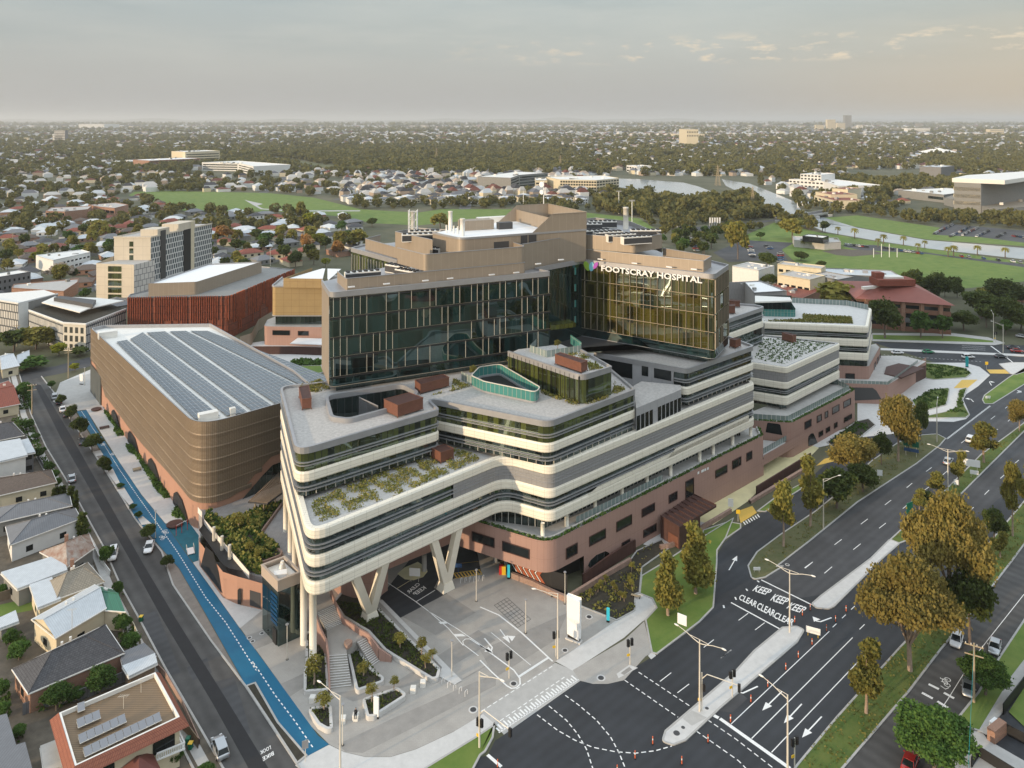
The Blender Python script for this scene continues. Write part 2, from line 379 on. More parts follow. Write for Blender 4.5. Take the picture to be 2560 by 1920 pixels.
bg=N['Background'];L.new(ms.outputs[0],bg.inputs['Color']);bg.inputs['Strength'].default_value=1.12
S.view_settings.view_transform ='Standard';S.view_settings.look ='None';S.view_settings.exposure=.44;S.view_settings.gamma=1
S.cycles.max_bounces=5;S.cycles.volume_bounces=0;S.cycles.caustics_reflective=False;S.cycles.caustics_refractive=False
S.cycles.transparent_max_bounces=4
# ================= the setting on the ground =================
def ground_piece(name,poly,z,m,at=None):
 return struct(MB().sheet(poly,z).build(name,M[m]))
def raised(name,poly,z,m,kerbw=.3,km='kerb',r=None):
 """a raised island or verge: surface sheet, with a kerb as its part"""
 if r:poly=fil(poly,r,True)
 if area(poly)<0:poly=poly[::-1]
 b=MB();b.sheet(offs(poly,-kerbw*.5,True),z);b.wall(poly,0,z,0,True)
 o=struct(b.build(name,M[m]))
 k=MB();k.kerb(poly,kerbw,0.0,z+.025,0,True);k.build('kerb',M[km],o)
 return o
g=MB();g.sheet([(-60000,-400),(60000,-400),(60000,60000),(-60000,60000)],0)
gm=mat('suburb_ground',(.045,.055,.022),.95,col2=(.13,.12,.075),vs=.02,bump=0,det=6)
struct(g.build('ground',gm))
mat('verge_dirt',(.22,.19,.165),.95,var=.2,vs=.5)
# --- left street
LS_left=PL('A',[(150,100),(245,430),(370,700),(560,1010),(830,1500),('B',950,180),('B',1110,470),('B',1310,850),('B',1600,1350),('B',1800,1700),('B',2300,2600)])
LS_right=PL('A',[(330,130),(430,260),(560,470),(740,730),(870,930),(1080,1270),(1290,1530),('B',1380,200),('B',1680,640),('B',1960,1010),('C',460,1640),('C',900,2300)])
ground_piece('left_street',LS_left+LS_right[::-1],.008,'asphalt_old')
ground_piece('road_tar_strip',PL('A',[(270,190),(490,630),(1040,1600),('B',1300,480),('B',1700,1150),('B',1960,1620),('B',2400,2500)])+PL('A',[(325,200),(575,620),(1150,1640),('B',1410,480),('B',1830,1150),('B',2080,1560),('B',2560,2350)])[::-1],.014,'tar')
LF=offs(LS_left,.0)
fp=offs(LS_left,3.2); 
raised('footpath',fp+LS_left[::-1],.10,'soil')
fp1=offs(LS_left,2.6);fp2=offs(LS_left,1.1)
struct(MB().sheet(fp1+fp2[::-1],.106).build('footpath_paving',M['concrete']))
ground_piece('cross_street',PL('A',[(-400,230),(60,190),(480,110),(760,40),(1500,-60),(1500,-150),(700,-20),(440,50),(-400,140)]),.010,'asphalt_mid')
for i,q in enumerate([[(905,480),(1100,400),(1290,900),(1090,960)],[(1500,990),(1720,930),(1850,1380),(1700,1420)],[(1340,860),(1500,780),(1540,900),(1390,960)]]):
 ground_piece('road_patch',PL('B',[(x+150,y) for x,y in q]),.011,'asphalt_mid')
# --- right-hand roads: one asphalt sheet with islands raised on it
ground_piece('main_road',PL('D',[(-560,2000),(-480,1680),(60,1560),(120,1440),(200,1390),(790,965),(1020,985),(1410,750),(1700,550),(1850,400),(1880,0),('H',-10,1400),('H',30,1330),('H',150,1225),('H',300,1110),('H',560,960),('H',720,800),('H',1100,480),('H',1640,330),('H',1780,90),('L',1100,1090),('L',2400,1120),('H',2600,-40),('H',3600,-60),('H',3900,900),('E',3600,2600)]),.008,'asphalt_new')
ground_piece('main_road_worn',PL('H',[(400,1513),(1000,1030),(1430,760),(1640,590),(1950,330),(2212,130),(2700,-160),(2900,-160),(2212,450),(1900,690),(1240,1310),(1000,1500),(780,1700),(420,1760),('E',330,140)]),.013,'asphalt_mid')
ground_piece('main_road_worn',PL('H',[(1860,1150),(1370,1300),(1700,1030),(1950,780),(2212,525),(2900,-60),(3300,0),(2212,860)]),.013,'asphalt_mid')
ground_piece('service_road',PL('E',[(900,1530),(1380,950),(1600,660),(1900,300),(2130,0),(2900,-900),(3300,-900),(2212,440),(2040,700),(1880,970),(1740,1140),(1660,1220),(1900,1330),(1500,2000),(600,1900)]),.012,'asphalt_old')
isl_right=PL('E',[(300,1900),(560,1500),(850,1150),(1310,640),(1500,440),(1700,200),(2000,-170),(2700,-1000),(2850,-980),(2130,0),(1900,300),(1600,660),(1380,950),(890,1520),(600,1880)])
raised('verge_grass',isl_right,.13,'grass')
raised('median_grass',PL('H',[(1240,1310),(1360,1200),(1600,990),(1900,690),(2100,545),(2212,460),(2900,-90),(2960,-70),(2212,520),(1950,780),(1700,1030),(1370,1310),(1305,1335)]),.13,'grass')
raised('road_island',PL('E',[(670,322),(735,265),(1100,-10),('H',1238,1308),('H',1306,1337),('E',1170,0),(830,340),(790,358),(700,350)]),.14,'concrete_white',r=.5)
raised('road_island',PL('D',[(1480,1370),(2042,890),('E',250,665),('E',455,495),('E',560,487),('E',612,512),('E',560,600),('E',0,1080),('D',1640,1440),('D',1540,1478),('D',1455,1450)]),.14,'concrete_white',r=.6)
raised('slip_lane_verge',PL('H',[(205,1500),(270,1400),(430,1280),(700,1100),(870,960),(1100,740),(1300,600),(1470,548),(1580,540),(1642,572),(1600,622),(1430,755),(1000,1035),(650,1320),(400,1513),('E',470,40),('E',330,128),('E',258,142),('E',228,130)]),.13,'dry_grass',r=.6)
corner_verge=PL('D',[(1275,270),(1290,130),(1440,40),(1760,-170),(2020,-330),('G',1960,1420),('G',1890,1520),('D',1888,30),('D',1860,380),(1750,495),(1410,752),(1372,742),(1322,480),(1410,385),(1375,310)])
raised('corner_grass',corner_verge,.13,'lawn')
raised('street_corner_grass',PL('C',[(1440,1690),(1880,1420),(2030,1320),('D',115,1310),('D',100,1420),('D',40,1530),('D',0,1560),('C',1800,1780)]),.13,'lawn',r=.5)
raised('house_verge',PL('E',[(1740,1145),(1880,970),(2040,705),(2212,445),(2900,-800),(3300,-800),(2500,500),(2212,900),(2060,1100),(1905,1250),(1765,1212),(1732,1170)]),.13,'lawn')
ground_piece('verge_footpath',PL('E',[(1880,1250),(2120,850),(2212,730),(2900,-400),(3000,-400),(2300,760),(2140,960),(1940,1280)]),.135,'concrete')
ground_piece('driveway',PL('E',[(1690,1230),(1905,1250),(1950,1310),(2212,1460),(2400,1600),(1900,1900),(1620,1320)]),.013,'concrete')
# --- roadside path, plaza, promenade
ground_piece('plaza',PL('C',[(0,540),(570,1330),(710,1470),(830,1530),(1000,1570),(1200,1570),(1400,1510),(1700,1370),(2042,1170),('D',620,800),('D',1320,480),('D',1240,410),('D',810,370),('D',700,330),('D',230,120),('D',0,-200),('G',0,1659-120),('C',1300,-60),('C',500,0),('B',1560,20)]),.012,'paver')
for i,q in enumerate([[(0,620),(180,560),(480,440),(500,560),(60,740)],[(300,1000),(520,900),(520,1010),(370,1110)],[(760,1060),(1200,1000),(1900,560),(2042,640),(1500,960),(900,1130)],[(780,1470),(1250,1250),(2042,900),(2042,1000),(1400,1330),(980,1540),(840,1530)],[(1290,450),(1650,270),(1880,420),(1560,600)],[('D',0,720),('D',240,620),('D',700,420),('D',600,640),('D',120,940)]]):
 ground_piece('plaza_band',PL('C',q),.016+i*.0015,'paver_dark')
ground_piece('corner_paving',PL('D',[(740,880),(1150,640),(1310,490),(1372,742),(1320,770),(1150,960),(1020,990),(900,990),(800,965)]),.04,'paver')
ground_piece('white_footpath',PL('C',[(440,1640),(530,1570),(710,1475),(830,1533),(1000,1573),(1200,1573),(1400,1513),(1700,1373),(1930,1235),(2042,1150),('D',110,1310),('C',2030,1318),(1880,1420),(1440,1700),(900,2000)]),.030,'concrete_white')
ground_piece('raised_crossing',PL('D',[(0,1210),(600,820),(760,890),(800,965),(190,1395),(120,1310)]),.032,'concrete')
ground_piece('white_footpath',PL('D',[(600,810),(700,750),(1090,480),(1232,410),(1235,270),(1275,265),(1375,310),(1412,385),(1320,470),(1150,620),(740,885)]),.036,'concrete_white')
ground_piece('blue_bike_path',PL('A',[(612,410),(790,700),(930,960),(1080,1260),(1260,1470),(1430,1665),('B',1640,430),('B',1960,1000),('C',300,1300),('C',530,1570),('C',710,1472),('C',620,1400),('C',570,1330),('C',330,1000),('C',0,550),('B',1700,250),('B',1540,30),('A',1320,1310),(1130,1080),(960,830),(800,600),(690,400)]),.034,'blue_path')
ground_piece('teal_play_surface',PL('A',[(1320,1305),(1450,1285),(1510,1300),(1585,1400),(1585,1600),(1540,1615)]),.040,'teal_play')
ground_piece('promenade',PL('A',[(690,400),(480,180),(760,60),(860,200),(1000,560),(1400,1000),(1585,1230),(1620,1640),('B',1780,300),('C',0,350),('C',180,400),('C',0,545),('B',1700,245),('B',1545,30),('A',1540,1612),(1320,1305),(1130,1075),(960,826)]),.026,'concrete_white')
ground_piece('promenade_paving',PL('A',[(480,180),(740,100),(770,330),(830,375),(615,405),(420,330)]),.031,'concrete')
ground_piece('street_verge',PL('A',[(605,420),(785,705),(925,965),(1075,1262),(1255,1472),(1425,1665),('B',1635,432),('B',1955,1002),('C',300,1300),('C',528,1568),('C',445,1636),('B',1960,1010),('B',1680,642),('B',1380,202),('A',1290,1532),(1080,1272),(870,932),(740,732),(560,472)]),.020,'verge_dirt')
MB().kerb(LS_right,.3,0,.12).build('kerb',M['kerb'])['kind'] ='structure'
raised('verge_dirt_bed',PL('C',[(50,1010),(120,985),(300,1300),(528,1565),(455,1625)]),.14,'mulch')
for q in [[(840,880),(900,870),(960,990),(930,1000)],[(930,1040),(990,1020),(1065,1140),(1030,1160)],[(1100,1270),(1140,1250),(1210,1310),(1130,1320)],[(740,735),(800,722),(825,760),(770,770)]]:
 struct(MB().sheet(PL('A',q),.125).build('verge_paving',M['concrete_white']))
ground_piece('ramp_asphalt',PL('c',[(330,570),(480,380),(700,100),(1120,60),(1230,165),(1265,340),(1010,395),(870,400),(830,480),(950,530),(520,755)]),.024,'asphalt_new')
ground_piece('yellow_traffic_island',PL('c',[(490,350),(560,290),(680,240),(760,290),(770,330),(730,380),(640,410),(560,400)]),.032,'yellow_floor')
def line(t,pts,w=.15,z=.02,name='road_line',m='paint'):
 return struct(MB().ribbon(PL(t,pts),w,z).build(name,M[m]))
def dashes(t,a,b,n,frac=.5,w=.15,z=.02,name='dashed_line',m='paint'):
 A,B=P(t,*a),P(t,*b);mb=MB()
 for i in range(n):
  mb.ribbon([lerp(A,B,i/n),lerp(A,B,(i+frac)/n)],w,z)
 return struct(mb.build(name,M[m]))
def dash_path(path,step,frac,w,z,name='dashed_line',m='paint'):
 mb=MB();acc=0;pts=[]
 tot=sum(dist(path[i],path[i+1]) for i in range(len(path)-1))
 def at(s):
  for i in range(len(path)-1):
   l=dist(path[i],path[i+1])
   if s<=l:return lerp(path[i],path[i+1],s/l)
   s-=l
  return path[-1]
 s=0
 while s<tot:
  mb.ribbon([at(s),at(min(tot,s+step*frac*.5)),at(min(tot,s+step*frac))],w,z);s+=step
 return struct(mb.build(name,M[m]))
Z1=.022
line('E',[(0,1155),(510,1518)],.6,.025,'stop_line')
line('D',[(1855,1235),(1903,1261)],.6,.025,'stop_line')
for a,b in [((80,1195),(795,520)),((230,1300),(965,565)),((375,1400),(1135,605))]:line('E',[a,b],.14,.020)
dashes('E',(820,490),(1080,240),4,.4,.14,Z1)
dashes('E',(1015,505),(1400,130),4,.35,.14,Z1)
dashes('E',(1290,425),(1500,190),2,.35,.14,Z1)
line('E',[(300,145),(665,325)],.3,Z1,'box_line');line('E',[(80,310),(440,505)],.3,Z1,'box_line')
for p in [((25,330),(30,350)),((110,270),(118,290)),((190,210),(200,225)),((270,150),(285,162))]:
 a,b=P('E',*p[0]),P('E',*p[1]);struct(MB().ribbon([a,b],.3,Z1).build('box_line',M['paint']))
for a in [(10,712,80,655),(255,510,325,457),(135,440,205,388),(620,60,675,15),(760,97,815,50)]:
 line('E',[(a[0],a[1]),(a[2],a[3])],.14,Z1,'lane_dash')
for a in [(1435,970,1525,900),(1575,1060,1668,990),(1785,698,1865,636),(1922,782,2005,718)]:
 line('D',[(a[0],a[1]),(a[2],a[3])],.14,Z1,'lane_dash')
lane_d=[(615,1513,675,1470),(833,1345,885,1306),(1025,1195,1075,1157),(1200,1055,1245,1020),(1358,930,1398,897),(1500,812,1540,782),(970,1380,1023,1338),(1158,1225,1207,1187),(1330,1082,1373,1047),(1475,955,1520,925),(1622,835,1655,807),(1755,605,1790,578),(1970,432,2002,407),(2075,352,2105,330),(1980,535,2022,503),(2095,447,2115,430),
 (1810,1105,1845,1072),(1925,980,1958,947),(2040,862,2072,833),(2145,753,2175,728)]
for a in lane_d:line('H',[(a[0],a[1]),(a[2],a[3])],.14,.026,'lane_dash')
for q in [[(680,1080),(790,1160),(930,1280),(1040,1410),(1110,1540),(1160,1665)],[(550,1165),(690,1280),(780,1390),(850,1510),(900,1665)],[(455,1235),(620,1360),(760,1440),(900,1495),(1080,1530),(1240,1542),(1400,1522),(1530,1485)],
   [(1155,960),(1580,1255)],[(1265,895),(1680,1170)],[(1725,1365),(2060,1600),('E',230,1560)],[(1815,1275),(2042,1430),('E',420,1540)]]:
 dash_path(PL('D',q),1.15,.62,.17,Z1)
dash_path(PL('D',[(10,1210),(590,840)]),1.2,.62,.17,.042);dash_path(PL('D',[(160,1285),(690,925)]),1.2,.62,.17,.042)
line('D',[(60,1555),(170,1650)],.5,Z1,'stop_line');line('D',[(305,935),(545,780)],.45,.03,'stop_line')
z=MB()
A0,B0=P('D',150,1380),P('D',785,955)
un=unit(A0,B0);nn=(-un[1],un[0])
for i in range(30):
 c0=lerp(A0,B0,(i+.5)/30);z.ribbon([c0,add(c0,nn,1.35 if i % 2 else .95)],.28,.043)
z.ribbon([A0,B0],.22,.043);struct(z.build('crossing_comb_marking',M['paint']))
dash_path(PL('A',[(650,410),(740,545),(820,660),(950,870),(1100,1090),(1250,1300),(1400,1510),('B',1455,0),('B',1640,300),('B',1800,500),('B',2042,880),('C',100,810),('C',280,1080),('C',440,1290),('C',580,1495)]),1.05,.55,.17,.045,'bike_lane_dash')
def arrow(tip,tail,name='lane_arrow',w=.2,hw=.55,hl=2.0,side=0,z=.024,both=False):
 u1=unit(tail,tip);n1=(u1[1],-u1[0]);b=MB()
 if side==0 or both:
  b.ribbon([tail,add(tip,u1,-hl)],w,z)
  b.f([(*add(add(tip,u1,-hl),n1,hw),z),(*tip,z),(*add(add(tip,u1,-hl),n1,-hw),z)])
 if side:
  if not both:b.ribbon([tail,add(tip,u1,-1.4),add(add(tip,u1,-.8),n1,side*.5)],w*1.3,z)
  e=add(add(tip,u1,-1.2),n1,side*.5)
  b.f([(*add(e,u1,-.7),z+.001),(*add(e,u1,.9),z+.001),(*add(e,n1,side*1.2),z+.001)])
 return struct(b.build(name,M['paint']))
arrow(P('E',307,1097),P('E',450,958));arrow(P('E',465,1188),P('E',595,1048));arrow(P('E',597,1293),P('E',740,1140))
arrow(P('E',120,990),P('E',275,920),side=1);arrow(P('E',690,465),P('E',812,420),side=1)
arrow(P('H',125,1425),P('H',65,1530),z=.024);arrow(P('H',1955,150),P('H',1975,185),side=1,z=.024);arrow(P('H',1815,275),P('H',1845,305),side=-1);arrow(P('H',2212,230),P('H',2160,240),side=-1,z=.03)
arrow(P('D',130,735),P('D',35,625),side=1,z=.028);arrow(P('D',240,665),P('D',160,555),side=-1,both=True,z=.028)
for q,w_ in [([(0,375),(150,440),(330,580),(580,810)],.3),([(0,680),(270,880),(318,945),(320,990),(290,1020),(250,1025),(215,1005),(100,900),(0,800)],.25),([(90,580),(405,840)],.13)]:
 line('D',q,w_,.029,'plaza_line')
for q in [[(370,410),(490,490),(660,605),(780,695),(1050,860),(1370,1080)],[(1100,1010),(960,850),(780,695)],[(1240,1106),(1100,1000),(1095,970),(1120,950),(1160,950),(1370,1085)]]:
 line('c',q,.16,.029,'plaza_line')
for q in [[(870,793),(940,790),(950,808),(890,812)],[(1000,905),(1090,903),(1125,925),(1030,928)]]:
 ground_piece('plaza_line_block',PL('c',q),.031,'paint')
line('c',[(490,485),(620,405)],.14,.029,'ramp_line','yellow_floor');line('c',[(665,607),(840,500)],.16,.029,'ramp_line');line('c',[(1010,260),(1240,235)],.10,.029,'ramp_line','yellow_paint')
yb=MB()
for i in range(9):
 a=P('c',1020+i*26,350-i*4.5);e=P('c',1020+i*26+22,385-i*4.5);yb.ribbon([P('c',1012+i*29,345-i*4),P('c',1045+i*28,388-i*5)],.28,.030)
yb.ribbon(PL('c',[(1010,345),(1255,310)]),.2,.030);yb.ribbon(PL('c',[(1020,393),(1275,352)]),.2,.030);struct(yb.build('hatched_bay_marking',M['yellow_paint']))
gb=MB()
c0,c1,c2=P('c',1385,640),P('c',1505,570),P('c',1600,845)
ex=(c1[0]-c0[0],c1[1]-c0[1]);ey=(c2[0]-c0[0],c2[1]-c0[1])
for i in range(10):gb.ribbon([add(c0,ey,i/9),add(add(c0,ex),ey,i/9)],.08,.026)
for j in range(5):gb.ribbon([add(c0,ex,j/4),add(add(c0,ex,j/4),ey)],.08,.026)
struct(gb.build('plaza_inlay_grid',M['dark_metal']))
line('D',[(130,780),(620,490)],.25,.028,'plaza_drain','paver_dark');line('C',[(1780,950),(2042,800)],.25,.028,'plaza_drain','paver_dark')
def ground_text(s,t,o,xe,ye,name,z=.03,m='paint',font_h=1.0):
 """letters painted on the ground: o start of the baseline, xe its end, ye the top of the letters above o"""
 cu=bpy.data.curves.new(name,'FONT');cu.body=s;cu.size=1;cu.offset=.018;cu.resolution_u=2
 ob=bpy.data.objects.new(name,cu);COL.objects.link(ob);cu.materials.append(M[m])
 bpy.context.view_layer.update();wd=max(.1,ob.dimensions.x);hh=max(.1,ob.dimensions.y)
 A,B,C=P(t,*o),P(t,*xe),P(t,*ye)
 from mathutils import Matrix
 vx=((B[0]-A[0])/wd,(B[1]-A[1])/wd);vy=((C[0]-A[0])/hh,(C[1]-A[1])/hh)
 me=ob.to_mesh().copy();COL.objects.unlink(ob);bpy.data.objects.remove(ob)
 for v in me.vertices:
  x,y=v.co.x,v.co.y;v.co=(A[0]+vx[0]*x+vy[0]*y,A[1]+vx[1]*x+vy[1]*y,z)
 o2=bpy.data.objects.new(name,me);COL.objects.link(o2);return struct(o2)
ground_text('KEEP','E',(232,222),(345,258),(270,182),'keep_clear_text')
ground_text('CLEAR','E',(132,285),(258,345),(152,246),'keep_clear_text')
ground_text('KEEP','E',(362,292),(472,328),(400,246),'keep_clear_text')
ground_text('CLEAR','E',(262,352),(390,415),(282,306),'keep_clear_text')
ground_text('KEEP','E',(480,350),(595,388),(520,308),'keep_clear_text')
ground_text('CLEAR','E',(385,418),(525,480),(408,376),'keep_clear_text')
ground_text('KEEP','C',(1490,225),(1400,285),(1465,205),'keep_clear_ramp_text')
ground_text('CLEAR','C',(1440,195),(1350,268),(1415,180),'keep_clear_ramp_text')
ground_text('LOOK','C',(245,1480),(160,1525),(250,1510),'look_bike_text')
ground_text('BIKE','C',(268,1525),(180,1575),(275,1555),'look_bike_text')
def bike_mark(c,ang,s,z,name='bicycle_symbol',m='paint'):
 ca,sa=math.cos(ang),math.sin(ang);b=MB()
 def q(x,y):return (c[0]+(x*ca-y*sa)*s,c[1]+(x*sa+y*ca)*s)
 for cx in (-.55,.55):b.ribbon([q(cx+.33*math.cos(k*math.pi/5),.33*math.sin(k*math.pi/5)) for k in range(11)],.09*s,z)
 b.ribbon([q(-.55,0),q(-.25,.55),q(.3,.55),q(0,0),q(-.55,0)],.09*s,z+.001);b.ribbon([q(.55,0),q(.25,.75),q(.45,.8)],.09*s,z+.001);b.ribbon([q(0,0),q(-.3,.7)],.09*s,z+.002)
 return struct(b.build(name,M[m]))
bike_mark(P('A',905,750),2.2,1.1,.046);bike_mark(P('A',815,675),-.9,1.1,.046);bike_mark(P('A',1325,1370),2.2,1.1,.046);bike_mark(P('A',1290,1420),-.9,1.1,.046)
bike_mark(P('E',1655,890),1.0,1.3,.02)
for q in [[(1515,908),(1590,945)],[(1465,970),(1545,1013)],[(1625,970),(1700,1012)],[(1577,1033),(1655,1080)]]:
 b=MB();a0,b0=P('E',*q[0]),P('E',*q[1]);uu=unit(a0,b0);n0=(-uu[1],uu[0])
 b.ribbon([a0,b0],.12,.02)
 for k in range(6):c_=lerp(a0,b0,(k+.5)/6);b.ribbon([c_,add(c_,n0,.45)],.25,.021)
 struct(b.build('speed_hump_marking',M['paint']))
for q in [[(1500,940),(1600,985),(1550,1010),(1460,965)]]:pass
line('E',[(1605,915),(1640,940),(1665,930)],.12,.02,'chevron_marking')
for t,x,y,r_ in [('D',965,942,.5),('D',678,722,.4),('D',268,988,.45),('D',1568,1388,.5),('D',1620,1343,.3),('C',1860,1195,.5),('C',75,622,.3),('C',100,650,.3),('C',175,586,.3),('D',1810,1190,.3),('D',870,455,.45),('E',490,35,.3)]:
 X,Y=P(t,x,y);struct(MB().tube([(X,Y,0),(X,Y,.150 if t=='D' and y>1150 else .045)],r_*1.5,14).build('manhole_surround',M['concrete_white']));struct(MB().tube([(X,Y,0),(X,Y,.155 if t=='D' and y>1150 else .05)],r_,14).build('manhole_cover',M['dark_metal']))
for q in [[(1340,765),(1375,735),(1405,765),(1365,795)],[(1090,910),(1190,838),(1260,862),(1105,945)]]:ground_piece('pit_lid',PL('D',q),.05,'concrete_white')
ground_piece('tactile_paving',PL('D',[(1120,905),(1190,855),(1215,875),(1150,920)]),.056,'paver_dark');ground_piece('tactile_paving',PL('D',[(1615,1270),(1690,1205),(1810,1265),(1690,1330)]),.15,'concrete')
ground_piece('road_patch',PL('E',[(0,1010),(110,930),(200,1010),(90,1110),(0,1100)]),.014,'asphalt_mid')
mat('suburb_road',(.10,.10,.10),.85,var=.15,vs=.3)
for pts,w_ in [([(-300,330),(90,290),(400,240),(620,180),(900,130)],9),([(330,400),(410,300),(500,230),(760,190)],8),([(0,660),(230,640),(420,600),(700,560),(980,480)],7),([(700,870),(830,830),(900,700)],9),([(1860,720),(1840,560),(1850,380),(1870,250)],8),([(1830,480),(2000,500),(2212,540),(2400,560)],12),([(2000,560),(2400,600)],16)]:
 struct(MB().ribbon(PL('I',pts),w_,.012).build('suburban_road',M['suburb_road']))
for pts in [[(-60,860),(60,700),(250,560),(560,530)],[(1780,900),(1830,760),(1900,640)],[(1500,760),(1480,640),(1560,540)],[(700,760),(900,700),(1100,650)]]:struct(MB().ribbon(PL('O',pts),12,.012).build('suburban_road',M['suburb_road']))
ground_piece('concrete_apron',PL('H',[(1480,20),(1780,20),(1890,50),(1965,110),(1880,190),(1790,250),(1770,290),(1820,400),(1790,430),(1700,450),(1480,445),(1420,520),(1050,560),(700,640),(560,600),(250,900),(0,1100),(-240,1290),(-420,1400),(-560,1340),(-330,1180),(0,900),(500,600),(1000,480),(1000,290),(1200,280),(1330,170),(1480,130)]),.016,'concrete_white')
raised('apron_bed',PL('H',[(1400,300),(1540,220),(1660,205),(1670,215),(1655,300),(1640,330),(1480,375),(1430,360)]),.16,'grass',r=.4)
raised('apron_bed',PL('H',[(1740,220),(1800,200),(1760,300),(1815,400),(1790,420),(1500,425),(1500,410),(1640,380),(1720,350)]),.16,'grass',r=.4)
raised('apron_bed',PL('H',[(1440,20),(1640,35),(1780,60),(1830,100),(1790,130),(1560,145),(1500,135)]),.16,'grass',r=.4)
raised('right_turn_island',PL('H',[(1925,258),(2100,130),(2212,60),(2300,40),(2260,150),(1985,320),(1925,320),(1910,290)]),.14,'lawn',r=.4)
raised('far_concrete_island',PL('H',[(2030,30),(2120,20),(2330,20),(2330,55),(2150,110),(2110,100)]),.14,'concrete_white',r=.3)
raised('far_median',PL('L',[(1170,1138),(2130,1180),(2260,1190),(2260,1200),(1170,1152)]),.14,'concrete_white')
raised('far_footpath',PL('L',[(1110,1085),(2000,1115),(2070,1100),(1950,1060),(1700,1030),(1110,1030)]),.13,'concrete')
raised('far_verge_grass',PL('L',[(1110,1040),(1300,1045),(1700,1050),(1990,1085),(1990,1098),(1110,1075)]),.14,'lawn')
ground_piece('zebra_threshold',PL('H',[(1940,70),(2110,70),(2120,100),(1965,98)]),.03,'yellow_paint')
ground_piece('yellow_ramp',PL('H',[(1760,145),(1875,143),(1800,205),(1700,205)]),.035,'yellow_paint')
ground_piece('yellow_ramp',PL('H',[(130,1100),(235,1062),(268,1112),(150,1188)]),.035,'yellow_paint')
ground_piece('yellow_ramp',PL('H',[(760,720),(870,690),(900,720),(700,770)]),.035,'yellow_paint')
z=MB()
for i in range(7):z.ribbon([P('H',170+i*17,1178-i*9),P('H',185+i*17,1200-i*9)],.3,.037)
struct(z.build('ramp_comb_marking',M['paint']))
dash_path(PL('H',[(1965,335),(1650,575)]),.9,.5,.5,Z1,'give_way_line')
dash_path(PL('L',[(1190,1185),(1900,1235)]),1.4,.5,.2,Z1,'give_way_line')
for y in (1105,1118,1130,1143):line('L',[(1760,y),(1930,y+8)],.15,Z1)
line('L',[(1970,1120),(2060,1185)],.5,.03,'stop_line');line('L',[(2080,1200),(2130,1240)],.4,.03,'stop_line')
line('E',[(2212,250),(1840,720),(1660,1010),(1340,1480)],.1,.02,'service_road_line')
ground_piece('entrance_floor',PL('H',[(-240,1150),(0,905),(300,720),(550,585),(600,600),(720,640),(640,720),(270,960),(200,1030),(-50,1200)]),.022,'yellow_floor')
raised('garden_bed',PL('D',[(740,295),(1180,30),(1250,-70),(1450,-160),(1500,-90),(1290,60),(1272,262),(1238,275),(1233,405),(1090,482),(810,372)]),.10,'mulch')
raised('garden_bed',PL('H',[(-120,1240),(60,1180),(150,1195),(150,1225),(0,1330),(-90,1420),(-150,1330)]),.10,'lawn')
raised('garden_bed',PL('H',[(780,600),(990,450),(1080,430),(1130,475),(900,660),(830,640)]),.16,'mulch')
raised('garden_strip',PL('H',[(275,1100),(420,990),(600,900),(590,940),(330,1105)]),.12,'lawn')
ground_piece('lake',PL('Q',[(925,575),(860,640),(1000,660),(1150,720),(1260,770),(1420,780),(1700,770),(1900,775),(1895,740),(1800,715),(1600,640),(1480,610),(1100,580)]),.06,'water')
ground_piece('river',PL('Q',[(1810,580),(1850,640),(1960,690),(2050,740),(2130,820),(2212,900),('L',330,160),('L',420,190),('L',560,200),('L',760,290),('L',1110,350),('L',1500,410),('L',2300,500),('L',2300,415),('L',1500,350),('L',1000,260),('L',850,215),('L',740,180),('L',590,130),('L',545,70),('Q',2212,680),('Q',2060,620)]),.06,'water')
ground_piece('lake',PL('Q',[(430,520),(820,525),(830,560),(600,575),(560,550)]),.06,'water')
ground_piece('park_lawn',PL('O',[(-400,690),(-800,680),(-1050,690),(-1100,720),(-600,860),(200,860),(700,900),(1000,960),(1400,980),(2212,900),(2212,840),(1600,840),(1400,870),(900,840),(500,740),(100,700)]),.03,'lawn')
ground_piece('park_lawn',PL('Q',[(560,860),(1100,920),(1300,1050),(1250,1106),(560,1000)]),.03,'lawn')
ground_piece('park_lawn',PL('O',[(0,385),(380,420),(700,455),(860,510),(640,520),(330,490),(180,440)]),.03,'dry_grass')
ground_piece('park_lawn',PL('O',[(1240,345),(1500,325),(2100,340),(2212,370),(1500,370)]),.03,'dry_grass')
ground_piece('river_bank_lawn',PL('L',[(150,330),(400,220),(700,290),(850,310),(1100,355),(2300,520),(2300,640),(1700,640),(1100,660),(600,560),(450,420),(180,370)]),.03,'lawn')
ground_piece('river_bank_lawn',PL('L',[(720,190),(1000,170),(1600,260),(1900,330),(2300,370),(2300,400),(1500,345),(1000,255)]),.032,'lawn')
ground_piece('cricket_oval',PL('L',[(860,520),(960,470),(1200,455),(1600,480),(2300,560),(2300,640),(1900,690),(1600,720),(1100,650),(870,590)]),.045,'lawn')
ground_piece('dirt_patch',PL('L',[(740,430),(870,415),(1100,425),(1200,450),(960,470),(850,460)]),.05,'soil')
ground_piece('park_path',PL('O',[(-100,760),(60,795),(10,810),(60,835),(300,850),(900,850),(900,858),(300,860),(40,840),(-10,812)]),.05,'concrete')
ground_piece('car_park',PL('L',[(1540,310),(1640,230),(2300,290),(2300,380),(1900,330)]),.055,'asphalt_mid')
ground_piece('car_park',PL('L',[(880,390),(1120,385),(1640,460),(2300,535),(2300,560),(1500,450),(1000,420)]),.055,'asphalt_mid')
ground_piece('car_park',PL('L',[(-50,440),(180,350),(540,370),(450,420),(500,510),(420,520),(380,470),(280,500),(60,510)]),.055,'asphalt_mid')
